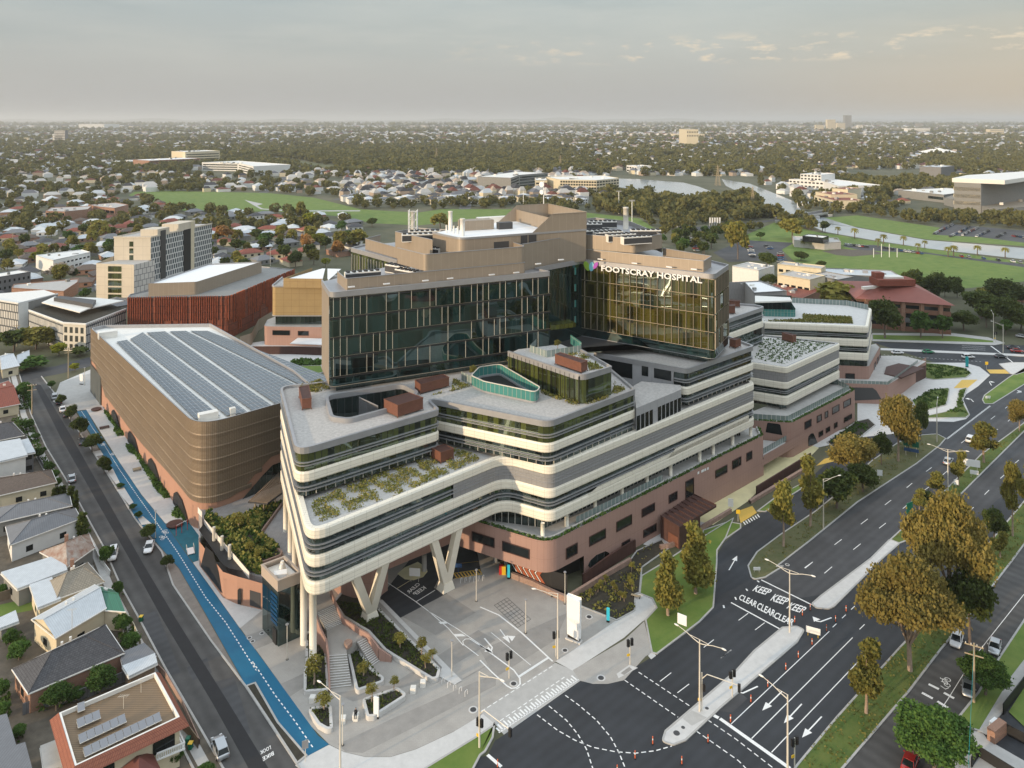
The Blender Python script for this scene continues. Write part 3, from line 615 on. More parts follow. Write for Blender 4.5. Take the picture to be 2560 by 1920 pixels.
ground_piece('bridge_road',PL('R',[(-800,1010),(0,935),(300,890),(550,840),(700,790),(780,720),(760,650),(800,650),(850,730),(780,800),(600,860),(330,910),(0,950),(-500,1030)]),.08,'asphalt_mid')
ground_piece('courtyard_paving',PL('J',[(60,1310),(200,1290),(700,1330),(720,1500),(700,1570),(400,1600),(0,1400)]),.05,'concrete_white')
raised('courtyard_lawn',PL('J',[(380,1540),(480,1510),(700,1505),(720,1560),(620,1590),(460,1600)]),.3,'lawn')
# ================= the hospital =================
H0=P('G',560,850,24.1)
hosp=thing('hospital_building','hospital of curved cream bands over a pink podium with a dark glass tower','hospital',(H0[0],H0[1]+15,0))
def cream_band(path,z0,z1,closed=False,parent=hosp,name='cream_band',m='cream',dep=.9):
 h=z1-z0;b=MB()
 prof=[(-dep,z0+.02),(-.05,z0),(.12,z0+h*.12),(.12,z0+h*.82),(-.06,z1),(-dep,z1+.02)]
 for (o0,a),(o1,c) in zip(prof,prof[1:]):
  if abs(a-c)<.03:
   A,B=offs(path,o0,closed),offs(path,o1,closed);N_=len(path)
   for i in range(N_ if closed else N_-1):
    j=(i+1) % N_;b.f([(A[i][0],A[i][1],a),(A[j][0],A[j][1],a),(B[j][0],B[j][1],c),(B[i][0],B[i][1],c)])
  else:b.wall(path,a,c,0,closed,o0,o1)
 return b.build(name,M[m],parent)
def glass_band(path,z0,z1,d=-.32,closed=False,parent=hosp,m='band_glass',name='window_band',fins=True,mull=0):
 pp=offs(path,d,closed)
 o=MB().wall(pp,z0,z1,0,closed).build(name,M[m],parent)
 if fins:
  h=z1-z0
  for zz,ex in ((z0+h*.60,.06),(z0+h*.36,.10)):
   b=MB();a=offs(path,ex,closed);c=offs(path,d-.02,closed);N_=len(path)
   for i in range(N_ if closed else N_-1):
    j=(i+1) % N_
    for z_ in (zz,zz+.11):b.f([(a[i][0],a[i][1],z_),(a[j][0],a[j][1],z_),(c[j][0],c[j][1],z_),(c[i][0],c[i][1],z_)])
    b.f([(a[i][0],a[i][1],zz),(a[j][0],a[j][1],zz),(a[j][0],a[j][1],zz+.11),(a[i][0],a[i][1],zz+.11)])
   b.build('sunshade',M['grey_metal'],parent)
 if mull:
  b=MB();q=offs(path,d+.08,closed);s=0;nxt=mull
  for i in range(len(q)-1):
   l=dist(q[i],q[i+1]);ang=math.atan2(q[i+1][1]-q[i][1],q[i+1][0]-q[i][0])
   while nxt<s+l:b.box(lerp(q[i],q[i+1],(nxt-s)/l),.09,.14,z0,z0+(z1-z0)*mull_h,ang);nxt+=mull
   s+=l
  if b.F:b.build('mullion',M['pole_metal'],parent)
 return o
mull_h=.36
def roof_slab(poly,z,m='gravel_roof',parent=hosp,name='roof'):
 return MB().sheet(poly,z).build(name,M[m],parent)
def parapet(path,z,w=.55,h=.35,closed=False,parent=hosp,m='grey_metal'):
 b=MB();p=offs(path,-w/2+.1,closed);b.kerb(p,w,z-1.2,z,0,closed)
 a=offs(path,.12,closed);c=offs(path,.12,closed);b.wall(a,z-h,z,0,closed)
 return b.build('parapet',M[m],parent)
A1=P('F',318,205,33.1);A2u=P('F',447,722,33.1);A2=P('F',540,1390,24.1)
K1=P('G',190,758,24.1);C2=P('G',560,852,24.1)
C3=onwall('U',1887,960,C2,P('G',2042,243,24.1))[:2]
C4=add(C3,(-.30,.95),26)
lower=fil([A1,A2,K1,C2,C3,C4],[0,3.2,7,3.4,2.2,0],n=7)
A0=add(A1,(.96,.28),12);lower=fil([A0,A1,A2,K1,C2,C3,C4],[0,2.5,3.0,4.5,2.6,2.0,0],n=7)
LV=[(13.0,15.2),(17.6,19.6),(22.3,24.1)]
for z0,z1 in LV:cream_band(lower,z0,z1)
glass_band(lower,15.2,17.6)
glass_band(lower,19.6,22.3)
gp0=lerp(A2,K1,.70)
gpath=fil([gp0,K1,C2,C3,add(C3,unit(C3,C4),6)],[0,4.5,2.6,2.0,0],n=7)
b=MB();gg=offs(gpath,-.02);b.wall(gg,19.6,22.3); 
for zz in (20.5,21.2):b.wall(offs(gpath,.05),zz,zz+.1)
b.build('grey_cladding_band',M['grey_panel'],hosp)
back=[add(C4,(-8,6)),P('U',1330,880,24.1),A0]
roofpoly=lower+back
roof_slab(offs(roofpoly,-.4,True),23.3,'pebble')
MB().f([(x,y,13.02) for x,y in roofpoly[::-1]]).build('soffit',M['offwhite'],hosp)
b=MB();ins=offs(lower,-.7);b.kerb(ins,.3,23.3,24.1);b.build('parapet',M['grey_metal'],hosp)
core=offs(roofpoly,-2.0,True)
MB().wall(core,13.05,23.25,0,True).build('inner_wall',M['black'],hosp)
A3=P('F',1592,392,33.1);A4=P('F',1490,300,33.1);B2=P('G',548,492,33.1);B3=P('G',1240,230,33.1);B4=P('G',1045,70,33.1)
upper=fil([A0,A1,A2u,A3,A4,B2,B3,B4],[0,2.5,2.6,1.4,2.0,3.0,1.2,0],n=6)
cream_band(upper,26.7,28.6)
mull_h=.42
glass_band(upper,24.1,26.7,d=-.35,mull=1.9)
mull_h=.36
b=MB();b.wall(offs(upper,-.2),28.6,33.0);b.build('window_band',M['olive_glass'],hosp)
for zz,ex in ((29.6,.10),(30.15,.14)):
 b=MB();a=offs(upper,ex);c_=offs(upper,-.22)
 for i in range(len(upper)-1):
  for z_ in (zz,zz+.15):b.f([(a[i][0],a[i][1],z_),(a[i+1][0],a[i+1][1],z_),(c_[i+1][0],c_[i+1][1],z_),(c_[i][0],c_[i][1],z_)])
  b.f([(a[i][0],a[i][1],zz),(a[i+1][0],a[i+1][1],zz),(a[i+1][0],a[i+1][1],zz+.15),(a[i][0],a[i][1],zz+.15)])
 b.build('sunshade',M['grey_metal'],hosp)
parapet(upper,33.1)
oc=fil(PL('F',[(700,295),(1290,205),(1400,265),(1330,350),(870,475),(745,460)],33.1),2.0,True,5)
if area(oc)<0:oc=oc[::-1]
up_poly=upper+[P('U',1330,850,32.6)]
def sheet_with_hole(poly,hole,z):
 """triangulated roof with an opening"""
 import bmesh
 from mathutils.geometry import tessellate_polygon
 tris=tessellate_polygon([[Vector((x,y,0)) for x,y in poly],[Vector((x,y,0)) for x,y in hole]])
 allp=list(poly)+list(hole);mb=MB()
 for t in tris:
  q=[allp[i] for i in t]
  if area(q)<0:q=q[::-1]
  mb.f([(x,y,z) for x,y in q])
 return mb
sk=fil(PL('U',[(1178,960),(1198,938),(1250,930),(1350,990),(1340,1003),(1210,975)],33.1),1.6,True,5)
sheet_with_hole(offs(up_poly,-.3,True),oc,32.55).build('roof',M['gravel_roof'],hosp)
b=MB();b.kerb(offs(oc,.35,True),.7,32.4,33.5,0,True);b.build('courtyard_coping',M['grey_metal'],hosp)
b=MB();b.wall(oc,24.1,32.5,0,True)
b.F=[f[::-1] for f in b.F];b.U=[u[::-1] for u in b.U];b.build('courtyard_glass',M['band_glass'],hosp)
MB().sheet(oc,24.15).build('courtyard_floor',M['deck_paver'],hosp)
b=MB();cA,cB=P('F',950,290,32.5),P('F',1100,360,32.5)
for i in range(24):b.box(lerp(cA,cB,i/23),.08,.08,28.0,32.3)
b.box(lerp(cA,cB,.5),dist(cA,cB),.12,32.2,32.4,math.atan2(cB[1]-cA[1],cB[0]-cA[0]));b.build('courtyard_screen',M['grey_metal'],hosp)
b=MB();b.kerb(offs(sk,.25,True),.5,32.56,32.95,0,True);b.build('skylight_kerb',M['grey_metal'],hosp)
skg=MB().wall(sk,32.9,35.0,0,True).build('skylight_glass_ring',M['teal_glass'],hosp)
b=MB();b.kerb(sk,.22,34.95,35.1,0,True);b.build('skylight_rim',M['pole_metal'],hosp)
MB().sheet(sk,32.62).build('skylight_void',M['black'],hosp)
g0,g1,g2,g3=P('a',165,315,38.8),P('a',1180,655,38.8),P('a',1600,528,38.8),P('a',1180,290,38.8)
pav=fil([g0,g1,g2,g3],[0,2.2,.4,.3],n=6)
MB().wall(pav,32.6,38.5).build('pavilion_glass',M['olive_glass'],hosp)
parapet(pav,38.8,.4,.25)
roof_slab(offs(pav+[P('a',900,180,38.8),P('a',300,250,38.8)],-.25,True),38.1,'pebble',name='pavilion_roof')
b=MB();q=offs(fil([g0,g1],0),.06);n_=17
for i in range(n_):b.box(lerp(g0,g1,(i+.5)/n_),.10,.30,32.6,38.4,math.atan2(g1[1]-g0[1],g1[0]-g0[0]))
b.build('pavilion_fins',M['black'],hosp)
b=MB()
for A,B,n_ in ((P('a',470,330,38.1),P('a',700,410,38.1),6),(P('a',700,410,38.1),P('a',1180,330,38.1),10),(P('a',470,330,38.1),P('a',560,240,38.1),3)):
 b.wall([A,B],38.15,39.7,0)
b.build('terrace_balustrade',mat('rail_glass',(.20,.25,.24),.08,brick=(1.2,9,.06,(.6,.58,.5),0),spec=.8),hosp)
MB().wall(PL('a',[(1180,330),(1030,220)],38.1),38.15,40.4).build('terrace_glass_screen',M['teal_glass'],hosp)
MB().wall(PL('F',[(1765,160),(1880,215)],32.6)+PL('a',[(1605,600)],32.6)[:0],32.6,34.6).build('roof_railing',M['rail_glass'],hosp)
# --- the link and the right-hand upper block
Cc0=P('K',985,1385,33.1);Cc1=P('K',1790,1528,33.1);Cc2=P('V',428,722,33.1);Cc3=P('V',110,600,33.1)
ublk=fil([Cc0,Cc1,Cc2,Cc3],[0,1.6,1.4,0],n=6)
lk=lerp(Cc0,Cc1,.0)
MB().wall(offs([Cc0,lerp(Cc0,Cc1,.86)],0),24.1,33.0).build('grey_clad_wall',mat('grey_clad',(.36,.36,.37),.5,brick=(2.6,8.9,.05,(.25,.25,.26),0),var=.05),hosp)
for k,(s0,s1,z0,z1) in enumerate([(.02,.43,28.2,32.4),(.53,.60,29.5,32.6),(.66,.84,29.5,32.6),(.53,.58,24.3,27.6),(.66,.70,24.3,27.6),(.71,.84,24.3,27.8)]):
 q=offs([lerp(Cc0,Cc1,s0),lerp(Cc0,Cc1,s1)],.06);MB().wall(q,z0,z1).build('dark_window',M['dark_glass'],hosp)
ub=fil([lerp(Cc0,Cc1,.86),Cc1,Cc2,Cc3],[0,1.6,1.4,0],n=6)
cream_band(ub,26.7,28.6)
glass_band(ub,24.1,26.7,mull=1.9,d=-.5)
MB().wall(offs(ub,-.35),28.6,33.0).build('window_band',M['band_glass'],hosp)
for zz in (29.6,30.2):
 b=MB();b.kerb(offs(ub,-.15),.5,zz,zz+.15);b.build('sunshade',M['grey_metal'],hosp)
parapet(ublk,33.1)
roof_slab(ublk+[P('U',1700,800,32.6)],32.5)
lkp=[P('G',1245,385,29.2),P('G',1605,235,29.2),P('G',1600,200,29.2),P('G',1290,170,29.2),P('G',1225,205,29.2)]
MB().prism(offs(lkp,0,True),24.1,29.2,0,1).build('link_block',[M['grey_clad'],M['gravel_roof']],hosp)
q=offs([lkp[0],lkp[1]],.05)
b=MB(); 
for i in range(11):
 a_,c_=lerp(q[0],q[1],(i+.12)/11),lerp(q[0],q[1],(i+.88)/11)
 if i not in (4,):b.wall([a_,c_],24.2,27.4)
b.build('link_windows',M['dark_glass'],hosp)
D1=P('V',560,232,33.1);D0=P('V',60,402,33.1);D2=P('V',430,205,33.1);D3=P('V',120,185,33.1)
dblk=fil([D0,D1,D2,D3],[0,1.4,.5,0],n=5)
MB().wall(offs(dblk,-.35),28.6,33.0).build('window_band',M['band_glass'],hosp)
cream_band(dblk,26.7,28.6);glass_band(dblk,20.0,26.7,fins=True)
for zz in (29.8,30.4):
 b=MB();b.kerb(offs(dblk,-.15),.5,zz,zz+.15);b.build('sunshade',M['grey_metal'],hosp)
parapet(dblk,33.1);roof_slab(dblk,32.5)
# --- pink podium, terrace and colonnade
G0=P('G',-200,1235,10.5);G1=P('G',540,1462,10.5);G2=P('X',425,1152,10.5);G3=P('X',370,1040,10.5)
KZ=3.2
podp=fil([G0,G1,G2,G3],[0,4.5,2.0,0],n=8)
pod=MB();pod.wall(podp,4.3,10.5)
pod.build('pink_podium_wall',M['pink'],hosp)
right_base=[lerp(G1,G2,.10),lerp(G1,G2,.5),G2]
MB().wall([lerp(G1,G2,.13),G2,G3],0,4.32).build('pink_podium_wall',M['pink'],hosp)
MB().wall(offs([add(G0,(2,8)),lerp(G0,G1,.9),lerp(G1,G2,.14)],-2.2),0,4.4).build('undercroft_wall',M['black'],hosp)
terr=podp+[add(G3,(-14,12)),add(G0,(10,18))]
MB().sheet(offs(terr,-.2,True),10.05).build('terrace',M['concrete'],hosp)
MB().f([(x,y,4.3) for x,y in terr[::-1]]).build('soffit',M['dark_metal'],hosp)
b=MB();b.kerb(offs(podp,-.9),.35,10.05,10.75);b.build('planter_kerb',M['concrete'],hosp)
rg=offs(fil([P('G',60,1235,13),C2,C3,C4],[0,3,2,0],n=5),-3.4)
MB().wall(rg,10.06,13.0).build('terrace_glazing',M['band_glass'],hosp)
b=MB();s=0
for i in range(len(rg)-1):
 l=dist(rg[i],rg[i+1]);n_=int(l/1.25);ang=math.atan2(rg[i+1][1]-rg[i][1],rg[i+1][0]-rg[i][0])
 for k in range(n_):b.box(lerp(rg[i],rg[i+1],(k+.5)/n_),.08,.2,10.06,13.0,ang)
b.build('terrace_mullion',M['offwhite'],hosp)
col_u=[('G',500,1395),('G',692,1325),('G',918,1195),('G',1132,1085),('G',1332,970),('G',1520,912),('G',1752,800),('G',1860,740),('G',2015,655),('X',225,1135)]
ci=offs([C2,C3],-.9)
for t_,x_,y_ in col_u:
 X,Y,_=onwall(t_,x_,y_,ci[0],ci[1])
 MB().tube([(X,Y,10.06),(X,Y,13.05)],.42,10).build('column',M['cream_plain'],hosp,True)
for s0,s1,zt in [(.14,.96,15.9),(.50,.96,16.35)]:
 a_,c_=lerp(C2,C3,s0),lerp(C2,C3,s1)
 b=MB();q=offs([a_,c_],.125);L_=dist(a_,c_);t0=3.0/L_
 b.f([(*q[0],15.0),(*lerp(q[0],q[1],1),15.0),(*q[1],zt),(*lerp(q[0],q[1],t0),zt)],0,[(0,15),(L_,15),(L_,zt),(3,zt)])
 p2=offs([a_,c_],-.5);b.f([(*lerp(q[0],q[1],t0),zt),(*q[1],zt),(*p2[1],zt),(*lerp(p2[0],p2[1],t0),zt)])
 b.build('raised_cream_fascia',M['cream'],hosp)
def wall_window(t,pts,A,B,d=.05,parent=hosp,fr='rust',gl='dark_glass',name='window'):
 a2,b2=offs([A,B],d)[0],offs([A,B],d)[1]
 q=[onwall(t,x,y,a2,b2) for x,y in pts]
 zt=(q[0][2]+q[1][2])/2;zb=(q[2][2]+q[3][2])/2
 l_,r_=((q[0][0]+q[3][0])/2,(q[0][1]+q[3][1])/2),((q[1][0]+q[2][0])/2,(q[1][1]+q[2][1])/2)
 o=MB().wall([l_,r_],zb,zt).build(name,M[gl],parent)
 b=MB();p=offs([l_,r_],.10);m1,m2=offs([l_,r_],-.02)
 n1,n2=p;uu=unit(l_,r_);w_=.14
 for A_,B_,z0,z1 in ((0,1,zt,zt+w_),(0,1,zb-w_,zb)):
  b.wall([n1,n2],z0,z1);b.f([(*n1,z1),(*n2,z1),(*m2,z1),(*m1,z1)]);b.f([(*n1,z0),(*n2,z0),(*m2,z0),(*m1,z0)])
 b.wall([add(n1,uu,-w_),n1],zb-w_,zt+w_);b.wall([n2,add(n2,uu,w_)],zb-w_,zt+w_)
 b.wall([n2,m2],zb,zt);b.wall([m1,n1],zb,zt);b.wall([add(n1,uu,-w_),add(m1,uu,-w_)],zb-w_,zt+w_);b.wall([add(n2,uu,w_),add(m2,uu,w_)],zb-w_,zt+w_)
 b.build('frame',M[fr],o)
 return o
for pts in [[(688,1500),(775,1468),(773,1542),(690,1582)],[(873,1412),(998,1350),(1000,1415),(875,1482)],[(1090,1290),(1205,1240),(1210,1305),(1092,1365)],[(1292,1190),(1390,1145),(1392,1195),(1294,1252)],
   [(1507,1080),(1570,1050),(1572,1108),(1509,1138)],[(1637,968),(1698,950),(1708,1070),(1645,1105)],[(1878,885),(1968,838),(1970,892),(1880,940)],[(2013,810),(2060,785),(2060,845),(2015,868)],
   [(1132,1460),(1192,1432),(1194,1470),(1134,1498)],[(1305,1352),(1404,1315),(1404,1360),(1306,1410)]]:
 wall_window('G',pts,G1,G2)
for pts in [[(90,732),(150,708),(152,762),(92,790)],[(193,680),(230,664),(233,715),(195,732)]]:wall_window('H',pts,G1,G2)
for pts in [[(-60,1375),(112,1420),(112,1490),(-60,1440)],[(182,1447),(392,1515),(390,1585),(182,1515)]]:wall_window('G',pts,G0,G1)
for pts in [[(870,1659),(930,1585),(1010,1530),(1055,1575)]]:
 a2,b2=offs([G1,G2],.06)
 q=[onwall('G',x,y,a2,b2) for x,y in [(862,1640),(880,1600),(930,1555),(1000,1525),(1025,1535),(1055,1580),(1000,1625),(900,1680)]]
 MB().f(q).build('arched_window',M['band_glass'],hosp)
bal=offs([onwall('G',722,1260,C2,C3)[:2],onwall('G',1450,960,C2,C3)[:2]],1.4)
bq=[onwall('G',765,1285,*offs([G1,G2],-2.0))[:2],onwall('G',1455,975,*offs([G1,G2],-2.0))[:2]]
MB().wall(bq,10.1,11.5).build('balustrade',M['rail_glass'],hosp)
b=MB()
for x_,w_ in ((1735,14),(1765,22),(1790,14),(1812,12)):
 q=onwall('G',x_,905-(x_-1735)*.45,*offs([G1,G2],.12));q2=onwall('G',x_+w_,905-(x_+w_-1735)*.45,*offs([G1,G2],.12));b.wall([q[:2],q2[:2]],q[2]-.25,q[2]+.35)
b.build('wall_light',M['white'],hosp)
wing_e=offs([A2,K1],-.8)
def vcol(base,tl,tr,tz=13.05,bs=1.5):
 B_=P('c',*base);TL=onwall('c',tl[0],tl[1],*wing_e)[:2];TR=onwall('c',tr[0],tr[1],*wing_e)[:2]
 b=MB()
 def arm(p0,z0,p1,z1,w0,w1,d_):
  u_=unit(A2,K1);n_=(u_[1],-u_[0]);r0=[];r1=[]
  for sx,sy in ((-1,-1),(1,-1),(1,1),(-1,1)):
   r0.append((*add(add(p0,u_,sx*w0/2),n_,sy*d_/2),z0));r1.append((*add(add(p1,u_,sx*w1/2),n_,sy*d_*.8/2),z1))
  for k in range(4):b.f([r0[k],r0[(k+1) % 4],r1[(k+1) % 4],r1[k]])
  b.f(r0[::-1]);b.f(r1)
 u_=unit(A2,K1)
 arm(add(B_,u_,-.25),1.6,TL,tz,1.5,1.5,1.5);arm(add(B_,u_,.25),1.6,TR,tz,1.5,1.5,1.52)
 arm(B_,0,B_,1.62,2.9,2.0,2.3)
 return b.build('v_column',M['cream_plain'],hosp)
vcol((238,770),(100,405),(372,270));vcol((938,488),(822,85),(1050,-20))
for (t_,x_,y_),zb,r_ in [(('C',582,745),0,.62),(('C',508,570),0,.60)]:
 X,Y=P(t_,x_,y_,2.2);MB().tube([(X,Y,zb),(X,Y,13.05)],r_,14).build('column',M['cream_plain'],hosp,True)
for x_,y_ in [(1300,770),(1365,1080),(1425,1330)]:
 X,Y=P('b',x_,y_,5.2);MB().tube([(X,Y,0),(X,Y,13.05)],.6,12).build('column',M['cream_plain'],hosp,True)
pk=[P('c',-330,250,4),P('c',-60,470,3),P('c',20,560,2),P('c',300,480,3.2),P('c',1050,95,3.2)]
pkp=fil([P('C',700,60,3),P('C',800,210,2),P('C',900,325,0),P('C',1060,330,0),P('c',400,365,3.0),P('c',1060,90,3.0)],[0,3,2,1,.5,0],n=6)
MB().wall(pkp,4.2,13.0).build('pink_inner_wall',M['pink'],hosp)
MB().wall(pkp[:-1],0,4.22).build('pink_inner_wall',M['pink'],hosp)
for x_,y_ in [(740,320),(1400,235),(1498,280)]:
 X,Y=P('c',x_,y_);MB().tube([(X,Y,0),(X,Y,3.4)],.5,10).build('column',M['concrete'],hosp,True)
# --- glass tower
T0=P('J',706,757,54.8);T1=P('J',778,868,54.8);T2=P('K',607,684,54.8);T3=P('K',478,655,54.8);T4=P('K',880,580,54.8);T5=P('K',2022,712,54.8);T6=P('K',2146,626,54.8)
T7=P('K',2000,590,54.8);T0b=P('J',866,735,54.8)
tow=fil([T0,T1,T2,T3],[0,1.6,.4,0],n=6)
wing=fil([T3,T4,T5,T6,T7],[0,0,1.6,.5,0],n=6)
glass_rows=[(34.1+.0,36.2),(36.2,40.5),(40.5,44.85),(44.85,49.2),(49.2,53.5),(53.5,54.6)]
MB().wall(offs(tow[1:],0),34.1,54.6).build('tower_glass',M['tower_glass'],hosp)
MB().wall([T0,tow[1]],34.1,54.6).build('tower_side_cladding',M['tan_screen'],hosp)
iw4=[i for i,p in enumerate(wing) if dist(p,T4)<.01][0]
MB().wall(wing[:iw4+1],32.6,54.6).build('tower_glass',M['tower_glass'],hosp)
MB().wall(wing[iw4:-1],36.4,54.6).build('wing_glass',M['wing_glass'],hosp);MB().wall(wing[iw4:-1],34.1,36.4).build('tower_glass',M['tower_glass'],hosp)
for pth in (tow,wing):parapet(pth,54.8,.35,.12)
roof_slab(tow+wing[1:]+[P('K',1500,500,54.3),P('K',400,560,54.3),P('J',1300,640,54.3)],54.3,'grey_metal',name='tower_roof')
rec=offs(fil([add(T0,(1,0)),T1,T2,T3,T4,T5,T6],[0,1.6,.4,0,0,1.6,0],n=5),-1.6)
MB().wall(rec,32.55,34.2).build('recessed_glazing',M['band_glass'],hosp)
b=MB();b.kerb(offs(tow,-.1),.4,34.0,34.1);b.build('tower_rim',M['tan_screen'],hosp)
b=MB();b.kerb(offs(wing[iw4:],-.1),.4,34.0,34.1);b.build('tower_rim',M['grey_metal'],hosp)
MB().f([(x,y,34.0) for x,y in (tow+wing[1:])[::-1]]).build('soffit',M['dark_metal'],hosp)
Rf=random.Random(3)
def fins(path,rows,step,prob,dep,parent,m='pole_metal',w_=.07):
 for zi,(z0,z1) in enumerate(rows):
  b=MB();s=0;nxt=step*.5
  for i in range(len(path)-1):
   l=dist(path[i],path[i+1]);uu=unit(path[i],path[i+1]);ang=math.atan2(uu[1],uu[0])
   while nxt<s+l:
    if Rf.random()<prob:b.box(add(lerp(path[i],path[i+1],(nxt-s)/l),(uu[1],-uu[0]),dep/2),w_,dep,z0,z1,ang)
    nxt+=step
   s+=l
  b.build('facade_fins',M[m],parent)
fins([T1,T2],[(36.3,40.3),(40.7,44.7),(45.0,49.0),(49.4,53.4)],1.48,.58,.10,hosp,w_=.055)
fins([T4,T5],[(36.3,40.3),(40.7,44.7),(45.0,49.0),(49.4,53.4)],1.9,.97,.35,hosp,'tan_screen',.07)
fins([T5,T6],[(36.3,40.3),(40.7,44.7),(45.0,49.0),(49.4,53.4)],1.5,.8,.25,hosp,'tan_screen')
for zz in (36.25,40.55,44.9,49.25,53.5):
 MB().wall(offs([T1,T2],.05),zz-.025,zz+.025).build('floor_line',M['tan_screen'],hosp);MB().wall(offs([T1,T2],.04),zz-.5,zz-.15).build('spandrel',M['black'],hosp)
 MB().wall(offs([T4,T5,T6],.05),zz-.06,zz+.06).build('floor_line',M['tan_screen'],hosp)
Q0=P('Y',82,548,54.8);Q1=P('Y',614,692,54.8);Q2=P('Y',250,505,54.8)
MB().wall([Q2,Q0,Q1],38,54.6).build('tower_rear_glass',M['olive_glass'],hosp)
parapet([Q2,Q0,Q1],54.8,.5,.3)
roof_slab([Q0,Q1,P('Y',900,560,54.8),P('Y',600,470,54.8),Q2],54.35,'grey_metal',name='tower_roof')
fins([Q0,Q1],[(44,53)],1.6,1,.3,hosp,'pole_metal')
MB().wall([add(T0,(-6,30)),T0],34,54.0).build('tower_rear_wall',M['olive_glass'],hosp)
MB().wall([P('J',958,640,50),P('J',720,640,50)][::-1],30,50)
def screen(pts,z0,z1,r=1.2,roof=None,m='tan_screen',name='plant_screen',closed=False):
 p=fil(pts,r,closed,6) if r else pts
 o=MB().wall(p,z0,z1,0,closed).build(name,M[m],hosp)
 b=MB();b.kerb(p,.18,z1-.1,z1+.05,0,closed);b.build('screen_cap',M['grey_metal'],o)
 if roof is not None:MB().sheet(p,z1-roof).build('plant_roof',M['white'],hosp)
 return o
ux=unit(T1,T2);nx=(-ux[1],ux[0])
s_a=onwall('J',915,745,*offs([T1,T2],-2.6))[:2];s_b=onwall('K',392,500,*offs([T1,T2],-2.6))[:2]
s_c=onwall('Y',930,610,*offs([T1,T2],-2.6))[:2]
screen([add(s_a,nx,9),s_a,s_b,add(s_b,nx,7)],54.35,57.0,.5)
screen([P('Y',615,548,61),s_c,s_b,add(s_b,nx,7)],57.1,61.0,1.3)
uw=unit(T4,T5);nw=(-uw[1],uw[0])
w_a=add(lerp(T4,T4,0),nw,2.2)
w_in=(T4[0]+.2,T4[1]+2.4)
w1c=P('K',1335,400,61.2);w1b=P('K',1572,362,61.2)
rs=add(s_b,nx,2.2)
screen([rs,w_in],54.35,61.2,0);screen([w_in,w1c,w1b],57.3,61.2,1.0)
w2c=P('K',1935,602,57.0);w2b=P('K',2000,560,57.0)
screen([w_in,w2c,w2b,P('K',1580,490,57)],54.35,57.2,.3)
roof_slab([w_in,w1c,w1b,P('K',1300,255,60),P('K',860,230,60)],59.6,'grey_metal',name='plant_deck')
screen([w1b,P('K',1300,255,61),P('K',1000,222,61),P('K',860,235,61)],56,61.0,0,m='grey_panel')
screen([P('Y',245,443,57.6),P('Y',620,548,57.6)],54.4,57.6,0);screen([P('Y',250,443,57.6),P('Y',420,400,57.6)],54.4,57.6,0)
screen([P('Y',590,362,62.2),P('Y',1020,458,62.2)],55,62.2,.0);screen([P('Y',600,362,62.2),P('Y',840,320,62.2),P('Y',1180,340,62.2)],55,62.2,0,m='grey_panel')
roof_slab([P('Y',590,362,61),P('Y',1020,458,61),P('Y',1180,345,61),P('Y',840,325,61)],60.3,'grey_metal',name='plant_deck')
p5=P('Y',1340,440,63.0);p5l=P('Y',1022,372,63.0);p5r=add(p5,ux,36.5)
pent=fil([p5l,p5,p5r,add(p5r,nx,24)],[.5,2.2,.3,0],n=7)
MB().wall(pent,54.35,63.0).build('penthouse_wall',M['tan_screen'],hosp)
roof_slab(pent+[P('Y',1560,250,63)],62.7,'white',name='penthouse_roof')
b=MB();b.kerb(pent,.3,62.6,63.1);b.build('parapet',M['grey_metal'],hosp)
h0,h1=add(p5,ux,20),add(p5,ux,26)
b=MB();e_=p5r
b.f([(*h0,63),(*e_,63),(*e_,67.6),(*h1,67.6)],0,[(0,63),(16,63),(16,67.6),(6,67.6)])
hb0,hb1,eb=add(h0,nx,22),add(h1,nx,22),add(e_,nx,22)
b.f([(*hb0,63),(*eb,63),(*eb,67.6),(*hb1,67.6)],0,[(0,63),(16,63),(16,67.6),(6,67.6)])
b.wall([e_,eb],63,67.6);b.wall([hb1,h1],63,66.5)
b.kerb([h1,e_,eb,hb1],.25,67.55,67.7);b.build('raised_plant_screen',M['tan_screen'],hosp)
b=MB()
for k,(x_,y_) in enumerate([(120,440),(440,420),(620,395),(720,380)]):
 a_=onwall('K',[120,352,420,180][k],[460,400,390,450][k],*offs([p5,p5r],.05));c_=onwall('K',[250,410,487,225][k],440,*offs([p5,p5r],.05))
 if k<3:b.wall([a_[:2],c_[:2]],58.6 if k==0 else 60.2,61.4 if k==0 else 62.6)
b.build('louvre_panel',M['dark_metal'],hosp)
def wall_text(s,A,B,z,h,name,m,depth=.12,d=.55,f=None):
 cu=bpy.data.curves.new(name,'FONT');cu.body=s;cu.size=1;cu.extrude=.06;cu.offset=.022;cu.resolution_u=2;cu.space_character=1.0
 ob=bpy.data.objects.new(name,cu);COL.objects.link(ob);bpy.context.view_layer.update();wd=ob.dimensions.x;hh=ob.dimensions.y
 me=ob.to_mesh().copy();COL.objects.unlink(ob);bpy.data.objects.remove(ob)
 uu=unit(A,B);nn_=(uu[1],-uu[0]);L_=dist(A,B)
 for v in me.vertices:
  x,y,zz=v.co;q=add(add(A,uu,x/wd*L_),nn_,d+zz*2);v.co=(q[0],q[1],z+y/hh*h)
 me.materials.clear();me.materials.append(M[m]);o=bpy.data.objects.new(name,me);COL.objects.link(o);o.parent=hosp
 for v in me.vertices:v.co=v.co-world_loc(hosp)
 return o
ta=onwall('K',1045,665,*offs([T4,T5],.5));tb=onwall('K',1915,770,*offs([T4,T5],.5))
tz=onwall('K',1047,682,*offs([T4,T5],.5))[2];tz1=onwall('K',1047,632,*offs([T4,T5],.5))[2]
wall_text('FOOTSCRAY HOSPITAL',ta[:2],tb[:2],tz+.05,tz1-tz,'hospital_lettering','white',d=.0)
